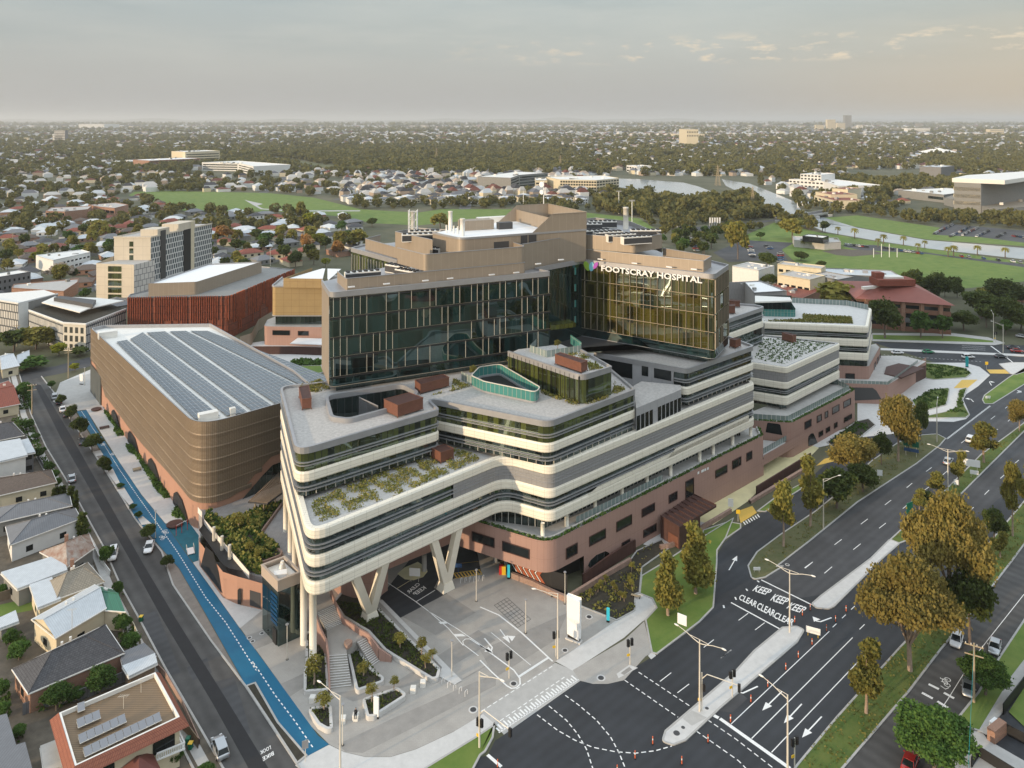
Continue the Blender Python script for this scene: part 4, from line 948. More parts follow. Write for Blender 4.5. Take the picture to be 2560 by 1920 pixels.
def petal(t,cx,cy,rx,ry,rot,A,B,m,d):
 A2_,B2_=offs([A,B],d);n_=20;pts=[]
 for k in range(n_):
  a_=2*math.pi*k/n_;x=rx*math.cos(a_);y=ry*math.sin(a_);X=cx+x*math.cos(rot)-y*math.sin(rot);Y=cy+x*math.sin(rot)+y*math.cos(rot)
  pts.append(onwall(t,X,Y,A2_,B2_))
 b=MB();b.f(pts);C_=[(p[0]+nw[0]*.15,p[1]+nw[1]*.15,p[2]) for p in pts]
 for k in range(n_):b.f([pts[k],pts[(k+1) % n_],C_[(k+1) % n_],C_[k]])
 return b.build('emblem_petal',M[m],hosp)
petal('K',922,640,22,44,-.45,T4,T5,'logo_green',.40);petal('K',963,645,21,40,.05,T4,T5,'logo_blue',.46);petal('K',998,635,16,32,.5,T4,T5,'logo_purple',.52)
for zc in (38,42.3,46.6,51):
 q=onwall('K',822,800,T3,T4);MB().box(add(q[:2],(0,-1),.2),.5,.12,zc,zc+1.9,.4).build('teal_fin',M['teal_glass'],hosp)
b=MB()
for t_,x_,y_ in [('Y',85,1000),('Y',490,965),('Y',938,928),('Y',1222,902),('Y',1702,860),('Y',1985,835),('K',503,620),('K',700,585)]:
 q=onwall(t_,x_,y_,*offs([T1,T2],-1.6));b.box(q[:2],1.5,.4,q[2]-.12,q[2]+.12,math.atan2(ux[1],ux[0]))
b.build('roof_light',M['white'],hosp)
b=MB()
for t_,x_,y_ in [('K',1040,580),('K',1335,615),('K',1635,648),('K',1848,667)]:
 q=onwall(t_,x_,y_,*offs([T4,T5],-1.4));b.box(q[:2],1.5,.4,q[2]-.12,q[2]+.12,math.atan2(uw[1],uw[0]))
b.build('roof_light',M['white'],hosp)
MB().tube([(*P('K',550,200,63),62.8),(*P('K',550,200,63),73.5)],.16,6).build('antenna_mast',M['white'],hosp)
MB().box(P('K',615,684-20,44),1,1,34,34.1)
q=P('K',610,1130,41.5);MB().box(add(q,(2.5,1)),7,3.4,40.2,41.3,.4).build('roof_lip',M['olive_glass'],hosp)
# --- middle-right block with the pebble roof
E0=P('V',380,930,22.0);E1=P('V',838,995,22.0);E2=P('V',1520,690,22.0);E3=P('V',560,585,22.0)
ep=fil([add(E0,unit(E1,E0),8),E1,E2,E3],[0,1.8,1.2,0],n=6)
for z0,z1 in ((20.1,22.0),(15.6,17.6),(11.0,13.6)):cream_band(ep,z0,z1)
b=MB();b.wall(offs(ep,0),17.6,20.1);b.build('grey_cladding_band',M['grey_panel'],hosp)
glass_band(ep,13.6,15.6);glass_band(offs(ep,-2.2),9.4,11.0,fins=False)
MB().sheet(offs(ep,-.3,True),21.6).build('roof',M['pebble'],hosp)
b=MB();b.kerb(offs(ep,-.5),.5,21.5,22.05);b.build('parapet',M['grey_metal'],hosp)
j0=P('X',260,800,10.2);j1=P('X',905,905,9.6);j2=P('X',1785,430,9.9);j3=P('X',1720,370,9.9)
jb0=P('X',1250,1275,0);jb1=P('X',1838,935,0)
uj=unit(jb0,jb1);j1=add(jb0,uj,-14.5);j2=jb1;j0=add(j1,(-.97,.18),16);j3=add(j2,(-.3,.95),10)
jp=fil([j0,j1,j2,j3],[0,3.2,1.6,0],n=7)
MB().wall(jp,0,9.6).build('pink_podium_wall',M['pink'],hosp)
MB().sheet(jp,9.35).build('terrace',M['concrete'],hosp)
MB().wall(offs(jp,-1.6),9.36,10.8).build('balustrade',M['rail_glass'],hosp)
for pts in [[(1055,955),(1152,915),(1156,1005),(1060,1065)],[(1242,868),(1308,835),(1315,920),(1248,962)],[(1365,805),(1408,782),(1412,868),(1370,892)],[(1478,735),(1580,688),(1585,772),(1482,832)],[(1652,642),(1758,595),(1762,680),(1658,732)],
   [(1270,1110),(1332,1085),(1335,1145),(1274,1182)],[(1382,1050),(1440,1022),(1442,1085),(1384,1115)],[(1508,975),(1552,958),(1554,1025),(1510,1045)],[(1660,890),(1775,830),(1778,890),(1662,955)]]:
 wall_window('X',pts,j1,j2)
a2,b2=offs([j1,j2],.06);q=[onwall('X',x,y,a2,b2) for x,y in [(1110,1330),(1110,1180),(1150,1130),(1190,1125),(1255,1275)]]
MB().f(q).build('arched_window',M['dark_glass'],hosp)
ja,jbv=offs([j0,j1],.06);q=[onwall('X',x,y,ja,jbv) for x,y in [(455,1110),(480,970),(500,962),(660,985),(680,995),(712,1155)]]
MB().f(q).build('arched_window',M['dark_glass'],hosp)
lw0=P('X',425,1440,6.0);lw1=P('X',1000,1130,6.0)
lb=lerp(G1,G2,.97)
MB().wall([G2,add(jb0,uj,-2)],2.6,5.2).build('pink_link_wall',M['pink'],hosp)
MB().sheet([G2,add(jb0,uj,-1),add(jb0,uj,-16),add(G2,(-8,14)),G3],4.6).build('garden_deck',M['concrete'],hosp)
MB().wall(offs([add(jb0,uj,-2),G2],0)[::-1] and [G2,add(jb0,uj,-2)],5.2,5.25)
MB().wall(offs([G2,add(jb0,uj,-6)],-1.2),4.6,6.1).build('balustrade',M['rail_glass'],hosp)
# --- farthest block with the roof terrace
f0=P('V',560,430,23.9);f1=P('V',1862,485,23.9);f2=P('V',1905,255,23.9);f3=P('V',1600,195,23.9);f4=P('V',900,160,23.9)
fpth=fil([f0,f1,f2,f3,f4],[0,1.6,2.0,.5,0],n=6)
for z0,z1 in ((21.7,23.9),(17.1,19.6),(12.5,15.0)):cream_band(fpth,z0,z1)
glass_band(fpth,19.6,21.7);glass_band(fpth,15.0,17.1);glass_band(fpth,10.6,12.5,fins=False)
MB().sheet(offs(fpth+[P('V',440,150,23.9),P('V',440,400,23.9)],-.4,True),23.4).build('roof',M['concrete_white'],hosp)
MB().wall(offs(fpth[::-1][:12],1.0),23.4,25.3).build('balustrade',M['rail_glass'],hosp)
tg=fil(PL('V',[(500,195),(880,205),(950,310),(945,325),(540,315)],24.5),1,True,4)
MB().wall(tg,23.4,25.9,0,True).build('skylight_glass_ring',M['teal_glass'],hosp);MB().sheet(tg,23.5).build('skylight_void',M['black'],hosp)
MB().prism(PL('V',[(440,65),(880,85),(905,125),(440,140)],30),28.6,29.1,0,None,True).build('terrace_canopy',M['offwhite'],hosp)
MB().wall(PL('V',[(440,150),(900,150)],27),23.4,28.6).build('window_band',M['band_glass'],hosp)
fb0=P('V',1400,1150,6.5);fb1=P('V',1895,1130,6.5);fb2=P('V',2038,975,2.5)
fbp=fil([add(f0,(2,-1)),P('V',1870,988,10.6),P('V',2010,735,10.6),P('V',1960,690,10.6)],[0,2,1.5,0],n=6)
MB().wall(fbp,0,10.6).build('pink_podium_wall',M['pink'],hosp);MB().sheet(fbp,10.3).build('terrace',M['concrete'],hosp)
fA,fB=P('V',1870,988,10.6),P('V',2010,735,10.6)
for pts in [[(1935,955),(1955,935),(1958,1000),(1940,1015)],[(1970,890),(1985,875),(1988,930),(1973,945)],[(1998,850),(2015,835),(2018,900),(2000,915)]]:wall_window('V',pts,fA,fB)
wall_window('V',[(1580,1075),(1690,1080),(1690,1145),(1580,1140)],fbp[0],fA)
d0=P('V',1520,1195,6.4);d1=P('V',2110,1215,6.4);d2=P('V',2330,1085,6.4)
dk=fil([d0,d1,P('L',1500,1290-80,6.0)],[0,1.5,0],n=5)
MB().wall(dk,0,6.4).build('pink_deck_wall',M['pink'],hosp)
MB().sheet([d0,d1,P('L',1500,1230,6.4),P('L',1330,1190,6.4),P('L',1150,1190,6.4),(d0[0],d0[1]+14)],6.3).build('deck',M['concrete'],hosp)
b=MB();a2,b2=offs([d0,d1],.06)
MB().f([onwall('V',x,y,a2,b2) for x,y in [(1665,1415),(1665,1250),(1920,1255),(1965,1290),(2030,1400)]]).build('vehicle_door',M['dark_metal'],hosp)
rr=[P('H',1325,130,5.6),P('H',1490,55,5.6),P('H',1495,150,0)]
MB().wall([P('H',1325,215,0),P('H',1498,130,0)],0,4.6).build('rust_wall',M['rust'],hosp)
MB().wall([d0,d1,P('L',1440,1240,6.4)],6.4,7.4).build('railing',M['rail_glass'],hosp)
MB().prism(PL('H',[(1195,100),(1210,50),(1300,25),(1490,60),(1320,130)],6.5),6.2,6.6,0,None,True).build('deck_pergola',M['rust'],hosp)
# --- rust entrance canopy box and side walls on the right facade
def rustbox():
 t_=thing('entrance_canopy','rust coloured ribbed entry canopy projecting from the pink podium wall','canopy',(*P('G',1560,1470),0))
 a=P('G',1440,1250,4.6);c=P('G',1590,1340,4.6);d_=P('G',1885,1165,4.6);e=P('G',1700,1075,4.6)
 MB().prism([a,c,d_,e],4.3,4.75,0,None,True).build('roof',M['rust'],t_)
 b=MB(); 
 for k in range(9): 
  p_,q_=lerp(a,e,k/8),lerp(c,d_,k/8);b.box(lerp(p_,q_,.5),dist(p_,q_),.12,4.76,4.95,math.atan2(q_[1]-p_[1],q_[0]-p_[0]))
 b.build('roof_ribs',M['rust'],t_)
 MB().wall([a,c,lerp(c,d_,.55)],0,4.3).build('wall',M['rust'],t_)
 cc=lerp(a,c,.42);ce=lerp(a,c,.95);MB().wall(offs([cc,ce],.05),.2,2.4).build('door',M['brown_clad'],t_)
 return t_
rustbox()
def rail_wall(name,label,cat,t,pts,h,m,w=.3,z0=0):
 p=PL(t,pts);b=MB();b.kerb(p,w,z0,z0+h);o=b.build(name,M[m],at=(*p[0],0));return tag(o,label,cat)
rail_wall('screen_wall','long dark rust metal wall beside the podium and the young garden','wall','D',[(820,215),(1030,60),(1220,-60),('G',1240,1530)],2.6,'rust')
rail_wall('screen_wall','low dark rust metal wall running along the yellow entrance floor','wall','H',[(265,985),(660,735)],2.2,'rust')
rail_wall('stone_wall','pinkish stone wall bounding the mulched garden under the podium corner','wall','D',[(250,140),(420,205),(560,275),(695,335),(745,300),(1000,140),(1200,25)],1.1,'stone_wall',.6)
rail_wall('stone_wall','stone wall in front of the rust coloured canopy','wall','G',[(1435,1510),(1500,1500),(1620,1460),(1790,1340),(2000,1215)],.9,'stone_wall',.6)
rail_wall('stone_wall','stone kerb wall along the front of the yellow entrance floor','wall','H',[(215,1045),(640,790)],.8,'stone_wall',.7)
ma,mb_,mc=P('D',235,120),P('D',560,265),P('D',690,300)
mur=thing('mural_wall','dark curved wall with orange and white chevron artwork under the podium corner','mural',(*ma,0))
mp_=fil([ma,lerp(ma,mb_,.5),mb_,mc],3,n=4)
MB().wall(offs(mp_,-.35),0,4.25).build('wall',M['black'],mur)
def chev(s,w_,m,nm):
 tot=dist(ma,mb_);A,B=offs([ma,mb_],-.22)
 b=MB();n2=unit(A,B)
 def at(x,z_):return (*lerp(A,B,x/tot),z_)
 for (x0,z0_),(x1,z1_) in (((s,3.9),(s-1.0,2.5)),((s-1.0,2.5),(s+.3,1.2))):
  b.f([at(x0,z0_),at(x0+w_,z0_),at(x1+w_,z1_),at(x1,z1_)])
 o=b.build(nm,M[m],mur);return o
tot=dist(ma,mb_)
for k in range(5):
 s=1.2+k*(tot-2.6)/5
 chev(s,.22,'white','white_chevron');chev(s+.35,.9,'mural_orange','orange_chevron')
# ================= other buildings =================
def wallz(b,pts,z0s,z1s,m=0):
 s=0
 for i in range(len(pts)-1):
  l=dist(pts[i],pts[i+1])
  b.f([(*pts[i],z0s[i]),(*pts[i+1],z0s[i+1]),(*pts[i+1],z1s[i+1]),(*pts[i],z1s[i])],m,[(s,z0s[i]),(s+l,z0s[i+1]),(s+l,z1s[i+1]),(s,z1s[i])]);s+=l
# --- car park with the pleated gold mesh and solar roof
kA=(-69.7-62.1*1.19,166.8+75.2*1.19);kB=(-69.7,166.8);kC=P('F',300,378,23.2);kC=add(kB,unit(kB,kC),dist(kB,kC)+12)
kD=P('J',470,1590,21.5);kE=P('I',1820,1148,21.2);kF=P('I',905,1160,21.2)
cp=thing('car_park_building','long car park wrapped in gold mesh with a solar panel roof','car park',(*kB,0))
def zr(p):return 23.9-2.9*max(0,min(1,(p[1]-166.8)/90))
cpath=fil([kF,kA,kB,kC,kD,kE],[0,3,6.5,0,0,1],n=9);cl=fil([kF,kA,kB,kC,kD,kE],[0,3,6.5,0,0,1],True,n=9)
lw=fil([kA,kB,kC],[0,6.5,0],n=9)
sub=[]
for i in range(len(lw)-1):
 n_=max(1,int(dist(lw[i],lw[i+1])/2.5));sub+=[lerp(lw[i],lw[i+1],k/n_) for k in range(n_)]
sub.append(lw[-1])
acc=[0]
for i in range(len(sub)-1):acc.append(acc[-1]+dist(sub[i],sub[i+1]))
SL=dist(kA,kB)
def zlow(s):
 s_=s/SL
 if s_<.06:return 11.0
 if s_<.20:return 11.0-(s_-.06)/.14*6.6
 if s_<1.0:return 4.4+.5*math.sin(s_*9)+(s_-.2)*1.8
 d_=s-SL
 if d_<6:return 5.9
 return min(12.0,5.9+(d_-6)*.72)
b=MB();wallz(b,sub,[zlow(a) for a in acc],[zr(p)+.6 for p in sub]);b.build('gold_mesh_screen',M['mesh_gold'],cp)
for k in range(1,7):
 b=MB();f_=k/7
 zz=[(zr(p)+.3)*f_+(1-f_)*4.5 for p in sub]
 o1=offs(sub,.11)
 for i in range(len(sub)-1):
  if zz[i]<zlow(acc[i])+.5:continue
  b.f([(*sub[i],zz[i]-.9),(*sub[i+1],zz[i+1]-.9),(*o1[i+1],zz[i+1]),(*o1[i],zz[i])],0,[(acc[i],zz[i]-.9),(acc[i+1],zz[i]-.9),(acc[i+1],zz[i]),(acc[i],zz[i])])
  b.f([(*o1[i],zz[i]),(*o1[i+1],zz[i+1]),(*sub[i+1],zz[i+1]+.25),(*sub[i],zz[i]+.25)],0,[(acc[i],zz[i]),(acc[i+1],zz[i]),(acc[i+1],zz[i]+.2),(acc[i],zz[i]+.2)])
 if b.F:b.build('mesh_pleat',M['mesh_gold'],cp)
base=offs(sub,-.25)
b=MB();wallz(b,base,[0]*len(base),[zlow(a)+.6 for a in acc]);b.build('pink_base_wall',M['pink_left'],cp)
b=MB();b.wall(offs([kC,kD,kE,kF,kA],0),0,21.5);b.build('rear_wall',M['mesh_gold'],cp)
b=MB();pr=[p for p in cl]
b.f([(p[0],p[1],zr(p)-.4) for p in (offs(pr,-.2,True) if area(pr)>0 else offs(pr[::-1],-.2,True))]);b.build('roof',M['offwhite'],cp)
b=MB();q=offs(cl,-.35,True)
for i in range(len(cl)):
 j=(i+1) % len(cl);b.f([(*cl[i],zr(cl[i])+.65),(*cl[j],zr(cl[j])+.65),(*q[j],zr(q[j])+.65),(*q[i],zr(q[i])+.65)]);b.f([(*q[i],zr(q[i])-.4),(*q[j],zr(q[j])-.4),(*q[j],zr(q[j])+.65),(*q[i],zr(q[i])+.65)])
b.build('parapet',M['grey_metal'],cp)
b=MB()
for s0,s1,h in [(.0,.14,9.5)]:
 a_,c_=lerp(kA,kB,s0),lerp(kA,kB,s1);b.wall(offs([a_,c_],.1),0,h)
b.build('dark_end_wall',mat('slate_wall',(.07,.08,.08),.7,var=.1),cp)
for s0,s1 in [(.27,.36),(.45,.55),(.64,.73),(.84,.93)]:
 a2,b2=offs([kA,kB],.02);L_=dist(a2,b2)
 def pt(s,z_):return (*lerp(a2,b2,s),z_)
 MB().f([pt(s0-.005,.05),pt(s1+.012,.05),pt(s1-.01,2.0),pt(s1-.035,3.6),pt(s0+.02,3.9),pt(s0+.0,2.6)]).build('arched_opening',M['black'],cp)
k_=[i for i,a in enumerate(acc) if a>SL+6];b=MB();wallz(b,offs([sub[i] for i in k_],.12),[0]*len(k_),[zlow(acc[i])-2.2 for i in k_]);b.build('lobby_glazing',M['band_glass'],cp)
strips=[([(1000,1292),('I',1105,1278)],[('A',1550,488),('A',1775,452)]),([(1130,1262),('I',1235,1212)],[('A',1795,475),('A',1975,432)]),([(1262,1205),('I',1430,1195)],[('A',2008,428),('F',255,388)]),
   ([(1460,1195),('I',1610,1190)],[('F',300,372),('F',300,230)]),([(1640,1190),('I',1790,1195)],[('F',300,200),('F',300,140)])]
edges=[(('I',1000,1292),('A',1552,488)),(('I',1110,1272),('A',1780,465)),(('I',1240,1203),('A',1990,425)),(('I',1440,1190),('F',290,385)),(('I',1620,1185),('F',500,330)),(('I',1805,1185),('F',560,200))]
EE=[(P(*a,21.6),P(*c,23.2)) for a,c in edges]
EE[4]=(EE[4][0],add(EE[3][1],unit(kB,kC),11.5));EE[5]=(EE[5][0],add(EE[3][1],unit(kB,kC),22))
solar_names=['leftmost','second from the left','middle','second from the right','rightmost']
for i in range(5):
 (a0,a1),(b0,b1)=EE[i],EE[i+1]
 ua,ub=unit(a0,b0),unit(a1,b1)
 q0,q1,q2,q3=add(a0,ua,.9 if i else .2),add(b0,ua,-.5),add(b1,ub,-.5),add(a1,ub,.9 if i else .2)
 n_=34
 b=MB()
 for k in range(n_):
  t0,t1=k/n_,(k+.975)/n_;l0,r0,r1,l1=lerp(q0,q3,t0),lerp(q1,q2,t0),lerp(q1,q2,t1),lerp(q0,q3,t1)
  w_=dist(l0,r0);z0_,z1_=zr(l0),zr(l1)
  b.f([(*l0,z0_+.02),(*r0,z0_+.02),(*r1,z1_+.05),(*l1,z1_+.05)],0,[(0,k*1.7),(w_,k*1.7),(w_,k*1.7+1.7),(0,k*1.7+1.7)])
 o=b.build('solar_array',M['solar'],at=(*q3,zr(q3)))
 tag(o,f'solar panel strip on the car park roof, {solar_names[i]} of five','solar panels','solar panel strips on the car park roof')
for t_,x_,y_,sx,sy,h,lb in [('A',1660,465,4.2,1.8,1.3,'pale duct unit at the front corner of the solar roof'),('I',930,1190,5.5,2.6,1.8,'pale grey plant unit at the back corner of the solar roof'),('A',1855,430,1.2,1.0,1.4,'small raised vent box near the front edge of the solar roof')]:
 p=P(t_,x_,y_,23.5);o=MB().box(p,sx,sy,zr(p)-.4,zr(p)+h,.6).build('roof_unit',M['offwhite'],at=(*p,zr(p)));tag(o,lb,'roof unit')
def clutter(poly,z,t_,n=5):
 cx,cy=sum(p[0] for p in poly)/len(poly),sum(p[1] for p in poly)/len(poly)
 for k in range(n):
  p=lerp(R.choice(poly),(cx,cy),R.uniform(.35,.9));s_=min(4.5,dist(poly[0],(cx,cy))*.14);MB().box(p,R.uniform(.5,1.3)*s_,R.uniform(.4,1)*s_,z-.1,z+R.uniform(.4,1.1)*s_*.6,R.uniform(0,1.5)).build('roof_unit',M[R.choice(['offwhite','wall_grey','grey_metal'])],t_)
# --- terracotta finned building with its grey rooftop box
def block(name,label,pts,z,m,cat='building',roofm='gravel_roof',z0=0,r=0,back=None,grp=None,par=.4):
 t_=thing(name,label,cat,(*pts[0],0),grp)
 p=fil(pts,r,n=5) if r else list(pts);poly=p+(back or [])
 MB().wall(poly,z0,z,0,True).build('wall',M[m],t_)
 MB().sheet(poly,z-.35).build('roof',M[roofm],t_)
 b=MB();pp=poly if area(poly)>0 else poly[::-1];b.kerb(offs(pp,-.15,True),.3,z-.4,z+par-.35+.02,0,True);b.build('parapet',M['grey_metal' if m not in ('wall_cream','apt_white') else m],t_)
 return t_
r0,r1,r2=P('I',1100,912,18),P('I',1985,898,18),P('J',468,668,18)
t_=block('terracotta_building','rust red building clad in vertical terracotta fins behind the car park',[r0,r1,r2],18,'terracotta',roofm='wall_grey',r=[0,3.5,0],back=[add(r2,(-30,12)),add(r0,(25,55)),add(r0,(-2,6))])
b=MB()
for A,B in ((r0,r1),(r1,r2)):
 n_=int(dist(A,B)/.9);ang=math.atan2(B[1]-A[1],B[0]-A[0]);nn_=(unit(A,B)[1],-unit(A,B)[0])
 for i in range(n_):
  if R.random()<.75:zz=R.choice([2,6,8]);b.box(add(lerp(A,B,(i+.5)/n_),nn_,.25),.16,.5,zz,18.3,ang)
b.build('terracotta_fins',mat('terracotta_fin',(.36,.10,.045),.7,var=.35,vs=.6),t_)
g0,g1,g2=P('I',1283,790,23.2),P('I',1700,775,23.2),P('I',2260,600,23.2)
tb=fil([g0,g1,g2],[0,2,0],n=5);q=tb+[P('I',1800,620,23.2)]
MB().wall(tb,17.7,23.2).build('rooftop_box',M['tan_screen'],t_)
MB().sheet(q,22.6).build('rooftop_box_roof',M['white'],t_)
MB().wall([q[-2],q[-1],q[0]],22,23.2).build('rooftop_box_wall',M['grey_metal'],t_)
# --- white apartment tower
apt=mat('apt_white',(.58,.52,.42),.8,brick=(5,4.5,.05,(.38,.34,.28),0),var=.05,vs=.2)
aptd=mat('apt_side',(.10,.115,.13),.25,brick=(1.9,2.9,.30,(.62,.62,.60),.5),spec=.6)
def apartment():
 t_=thing('apartment_tower','tall pale apartment tower with grids of windows left of the terracotta building','apartment building',(*P('I',985,900,0),0))
 zt=31.7;a,b_,c_=P('I',985,391,zt),P('I',1302,391,zt),P('I',1832,272,zt)
 MB().wall([a,b_],0,zt).build('end_wall',apt,t_);MB().wall([add(a,unit(b_,c_),45),a],0,zt).build('wall',apt,t_)
 MB().wall([b_,c_],0,zt).build('side_facade',aptd,t_)
 MB().sheet([a,b_,c_,add(c_,unit(b_,a),dist(a,b_))],zt-.3).build('roof',M['gravel_roof'],t_)
 b=MB();b.kerb([add(a,unit(b_,c_),45),a,b_,c_],.4,zt-.4,zt+.35);b.build('parapet',apt,t_)
 for s0,s1,z1_,mm in [(.14,.22,34.0,'dark_metal'),(.50,.62,33.5,'black'),(.62,.68,35.5,'wall_cream')]:
  p,q=lerp(b_,c_,s0),lerp(b_,c_,s1);MB().wall(offs([p,q],.25),0,z1_ if mm !='black' else zt).build('stair_bay',M[mm],t_)
 p=lerp(b_,c_,.1);MB().prism([p,lerp(b_,c_,.28),add(lerp(b_,c_,.28),unit(b_,a),9),add(p,unit(b_,a),9)],zt-.3,35).build('rooftop_box',apt,t_)
 p=lerp(b_,c_,.42);MB().prism([p,lerp(b_,c_,.70),add(lerp(b_,c_,.70),unit(b_,a),9),add(p,unit(b_,a),9)],zt-.3,35.5).build('rooftop_box',apt,t_)
 for k in range(3): 
  q_=[onwall('I',x,y,*offs([a,b_],.06)) for x,y in [(1117,428+k*59),(1152,428+k*59),(1152,472+k*59),(1117,472+k*59)]];MB().f(q_).build('window',M['olive_glass'],t_)
 z2=20.2;d0,d1,d2=P('I',832,616,z2),P('I',1158,628,z2),P('I',1298,597,z2)
 MB().wall([add(d0,(-2,20)),d0,d1],0,z2).build('end_wall',apt,t_);MB().wall([d1,add(d2,unit(d1,d2),3)],0,z2).build('side_facade',mat('apt_side2',(.62,.60,.56),.6,brick=(2.6,2.9,.12,(.08,.08,.09),.5)),t_)
 MB().sheet([d0,d1,d2,add(d0,(12,22))],z2-.3).build('roof',M['concrete'],t_)
 for k in range(5):
  q_=[onwall('I',x,y,*offs([d0,d1],.06)) for x,y in [(933,640+k*61),(1050,642+k*61),(1050,690+k*61),(933,688+k*61)]];MB().f(q_).build('window',M['olive_glass'],t_)
apartment()
# --- white offices at the left
offw=mat('office_facade',(.66,.65,.61),.7,brick=(1.15,3.3,.30,(.06,.07,.08),.5))
offg=mat('office_windows',(.05,.055,.05),.2,brick=(2.5,3.4,.55,(.62,.58,.50),0))
t_=thing('office_building','white office block with staggered windows and roof garden at the street corner','building',(*P('I',540,1360,0),0))
o0,o1,o2,o3=P('I',250,1022,11.2),P('I',545,1130,11.2),P('I',742,1142,11.2),P('I',1090,1010,11.2)
MB().wall([o0,o1],0,11.2).build('side_facade',offw,t_);MB().wall([o1,o2],0,11.2).build('front_facade',offg,t_);MB().wall([o2,o3],0,11.2).build('side_facade',offw,t_)
MB().sheet([o0,o1,o2,o3,P('I',830,920,11.2),P('I',400,935,11.2)],10.9).build('roof',M['mulch'],t_)
b=MB();b.kerb([o0,o1,o2,o3],.4,10.8,11.5);b.build('parapet',M['wall_white'],t_)
MB().prism(PL('I',[(360,955),(690,1040),(760,1010),(1070,940),(830,915),(470,905)],13.5),13.2,13.6,0,None,True).build('roof_canopy',M['offwhite'],t_)
MB().prism(PL('I',[(465,905),(800,965),(830,925),(520,890)],15.5),13.6,15.2,0).build('plant_box',M['dark_metal'],t_)
t_=thing('office_building','white office wing at the left edge with boxy tilted window panels','building',(*P('I',0,1200,0),0))
o0,o1,o2=P('I',-200,905,14),P('I',158,962,14),P('I',500,880,14)
MB().wall([o0,o1],0,14).build('front_facade',offw,t_);MB().wall([o1,P('I',245,950,14)],0,14).build('side_wall',M['wall_white'],t_);MB().wall([P('I',245,950,14),o2],0,14).build('side_wall',M['wall_grey'],t_)
MB().sheet([o0,o1,o2,P('I',380,840,14),P('I',0,870,14)],13.7).build('roof',M['offwhite'],t_)
b=MB();b.kerb([o0,o1,o2],.4,13.6,14.3);b.build('parapet',M['wall_white'],t_)
# --- gold research building and its pink podium
t_=thing('research_building','gold clad box on a pink podium between the terracotta building and the glass tower','building',(*P('J',200,1310,0),0))
z_=23.7;e0,e1=P('J',272,818,z_),P('J',760,818,z_)
eb=P('J',380,745,z_)
gp=fil([add(e0,(-1,18)),e0,e1],[0,2,0],n=5)
MB().wall(gp,11.8,z_).build('gold_wall',M['gold_panel'],t_);MB().wall(offs(gp,-1.2),7.8,11.8).build('balcony_glazing',M['band_glass'],t_)
MB().sheet(gp+[(e1[0],e1[1]+25),(e0[0]+12,e0[1]+25)],z_-.3).build('roof',M['gravel_roof'],t_)
b=MB();b.kerb(gp,.5,z_-.2,z_+.4);b.kerb(gp,.5,11.5,11.9);b.build('parapet',M['grey_metal'],t_)
p0_,p1_=P('J',375,745,27.3),P('J',760,750,27.3);MB().wall([(p0_[0]+6,p0_[1]+22),p0_,p1_],z_-.3,27.3).build('penthouse_wall',M['gold_panel'],t_)
MB().sheet([(p0_[0]+10,p0_[1]+24),p0_,p1_,(p1_[0],p1_[1]+24)],26.6).build('penthouse_roof',M['white'],t_)
pp=fil([P('J',235,1100,7.8),P('J',205,1160,7.8),P('J',740,1168,7.8)],[0,3,0],n=5);MB().wall(pp,0,7.8).build('pink_podium_wall',M['pink'],t_);MB().sheet(pp+[(pp[-1][0],pp[-1][1]+15),(pp[0][0]+5,pp[0][1]+15)],7.6).build('terrace',M['concrete'],t_)
for q in [[(283,1195),(428,1200),(428,1238),(283,1232)],[(503,1202),(590,1205),(590,1240),(503,1236)]]:wall_window('J',q,pp[-2],pp[-1],parent=t_)
MB().prism(PL('J',[(432,1310),(500,1262),(720,1268),(720,1322)],3.5),3.3,3.6,0,None,True).build('white_canopy',M['white'],t_)
MB().wall(PL('J',[(85,1370),(440,1370),(720,1380)],1.5),0,3.2).build('garden_wall',M['rust'],t_)
t_=thing('curved_ramp','pale curved ramp wall sweeping up beside the terracotta building','ramp',(*P('J',120,1300,0),0))
MB().wall(fil(PL('J',[(0,1260),(100,1230),(160,1110),(280,1040)],4.5),3,n=5),0,5.0).build('ramp_wall',M['tan_screen'],t_)
# --- pink street wall with car park ramp and the planted deck behind it
t_=thing('pink_retaining_wall','tall pink wall with a dark arched opening beside the blue bike path','wall',(*P('B',1800,320,0),0))
wb=[kB,P('A',1585,1645),P('B',1600,55),P('B',1775,300),P('B',1890,350),P('C',180,400)]
wb=[add(kB,(.5,-.5)),P('A',1590,1640),P('B',1778,300),P('B',1890,352),P('C',178,398)]
wz=[6.0,5.6,5.3,5.4,5.2]
b=MB();wallz(b,wb,[0]*5,[zlow(SL)+.2,5.0,5.0,5.3,5.0]);b.build('wall',M['pink_left'],t_)
a2,b2=offs([wb[1],wb[2]],.05);q=[onwall('B',x,y,a2,b2) for x,y in [(1600,50),(1640,-110),(1700,-60),(1745,100),(1770,265)]]
MB().f(q).build('arched_opening',M['black'],t_)
a2,b2=offs([wb[3],wb[4]],.05)
MB().f([onwall('C',x,y,a2,b2) for x,y in [(78,240),(165,265),(165,388),(78,362)]]).build('gate',M['dark_metal'],t_)
a2,b2=offs([wb[2],wb[3]],.05);MB().f([onwall('B',x,y,a2,b2) for x,y in [(1895,350),(1895,240),(1908,225),(1922,235),(1922,355)]]).build('narrow_opening',M['black'],t_)
MB().sheet(PL('b',[(95,800),(180,690),(330,860),(790,1400),(700,1365),(520,1330),(430,1280)],4.6),4.55).build('lightwell',M['black'],t_)
MB().wall(PL('b',[(80,490),(150,570),(170,660),(790,1390)],5.6),4.4,5.7).build('railing',M['offwhite'],t_)
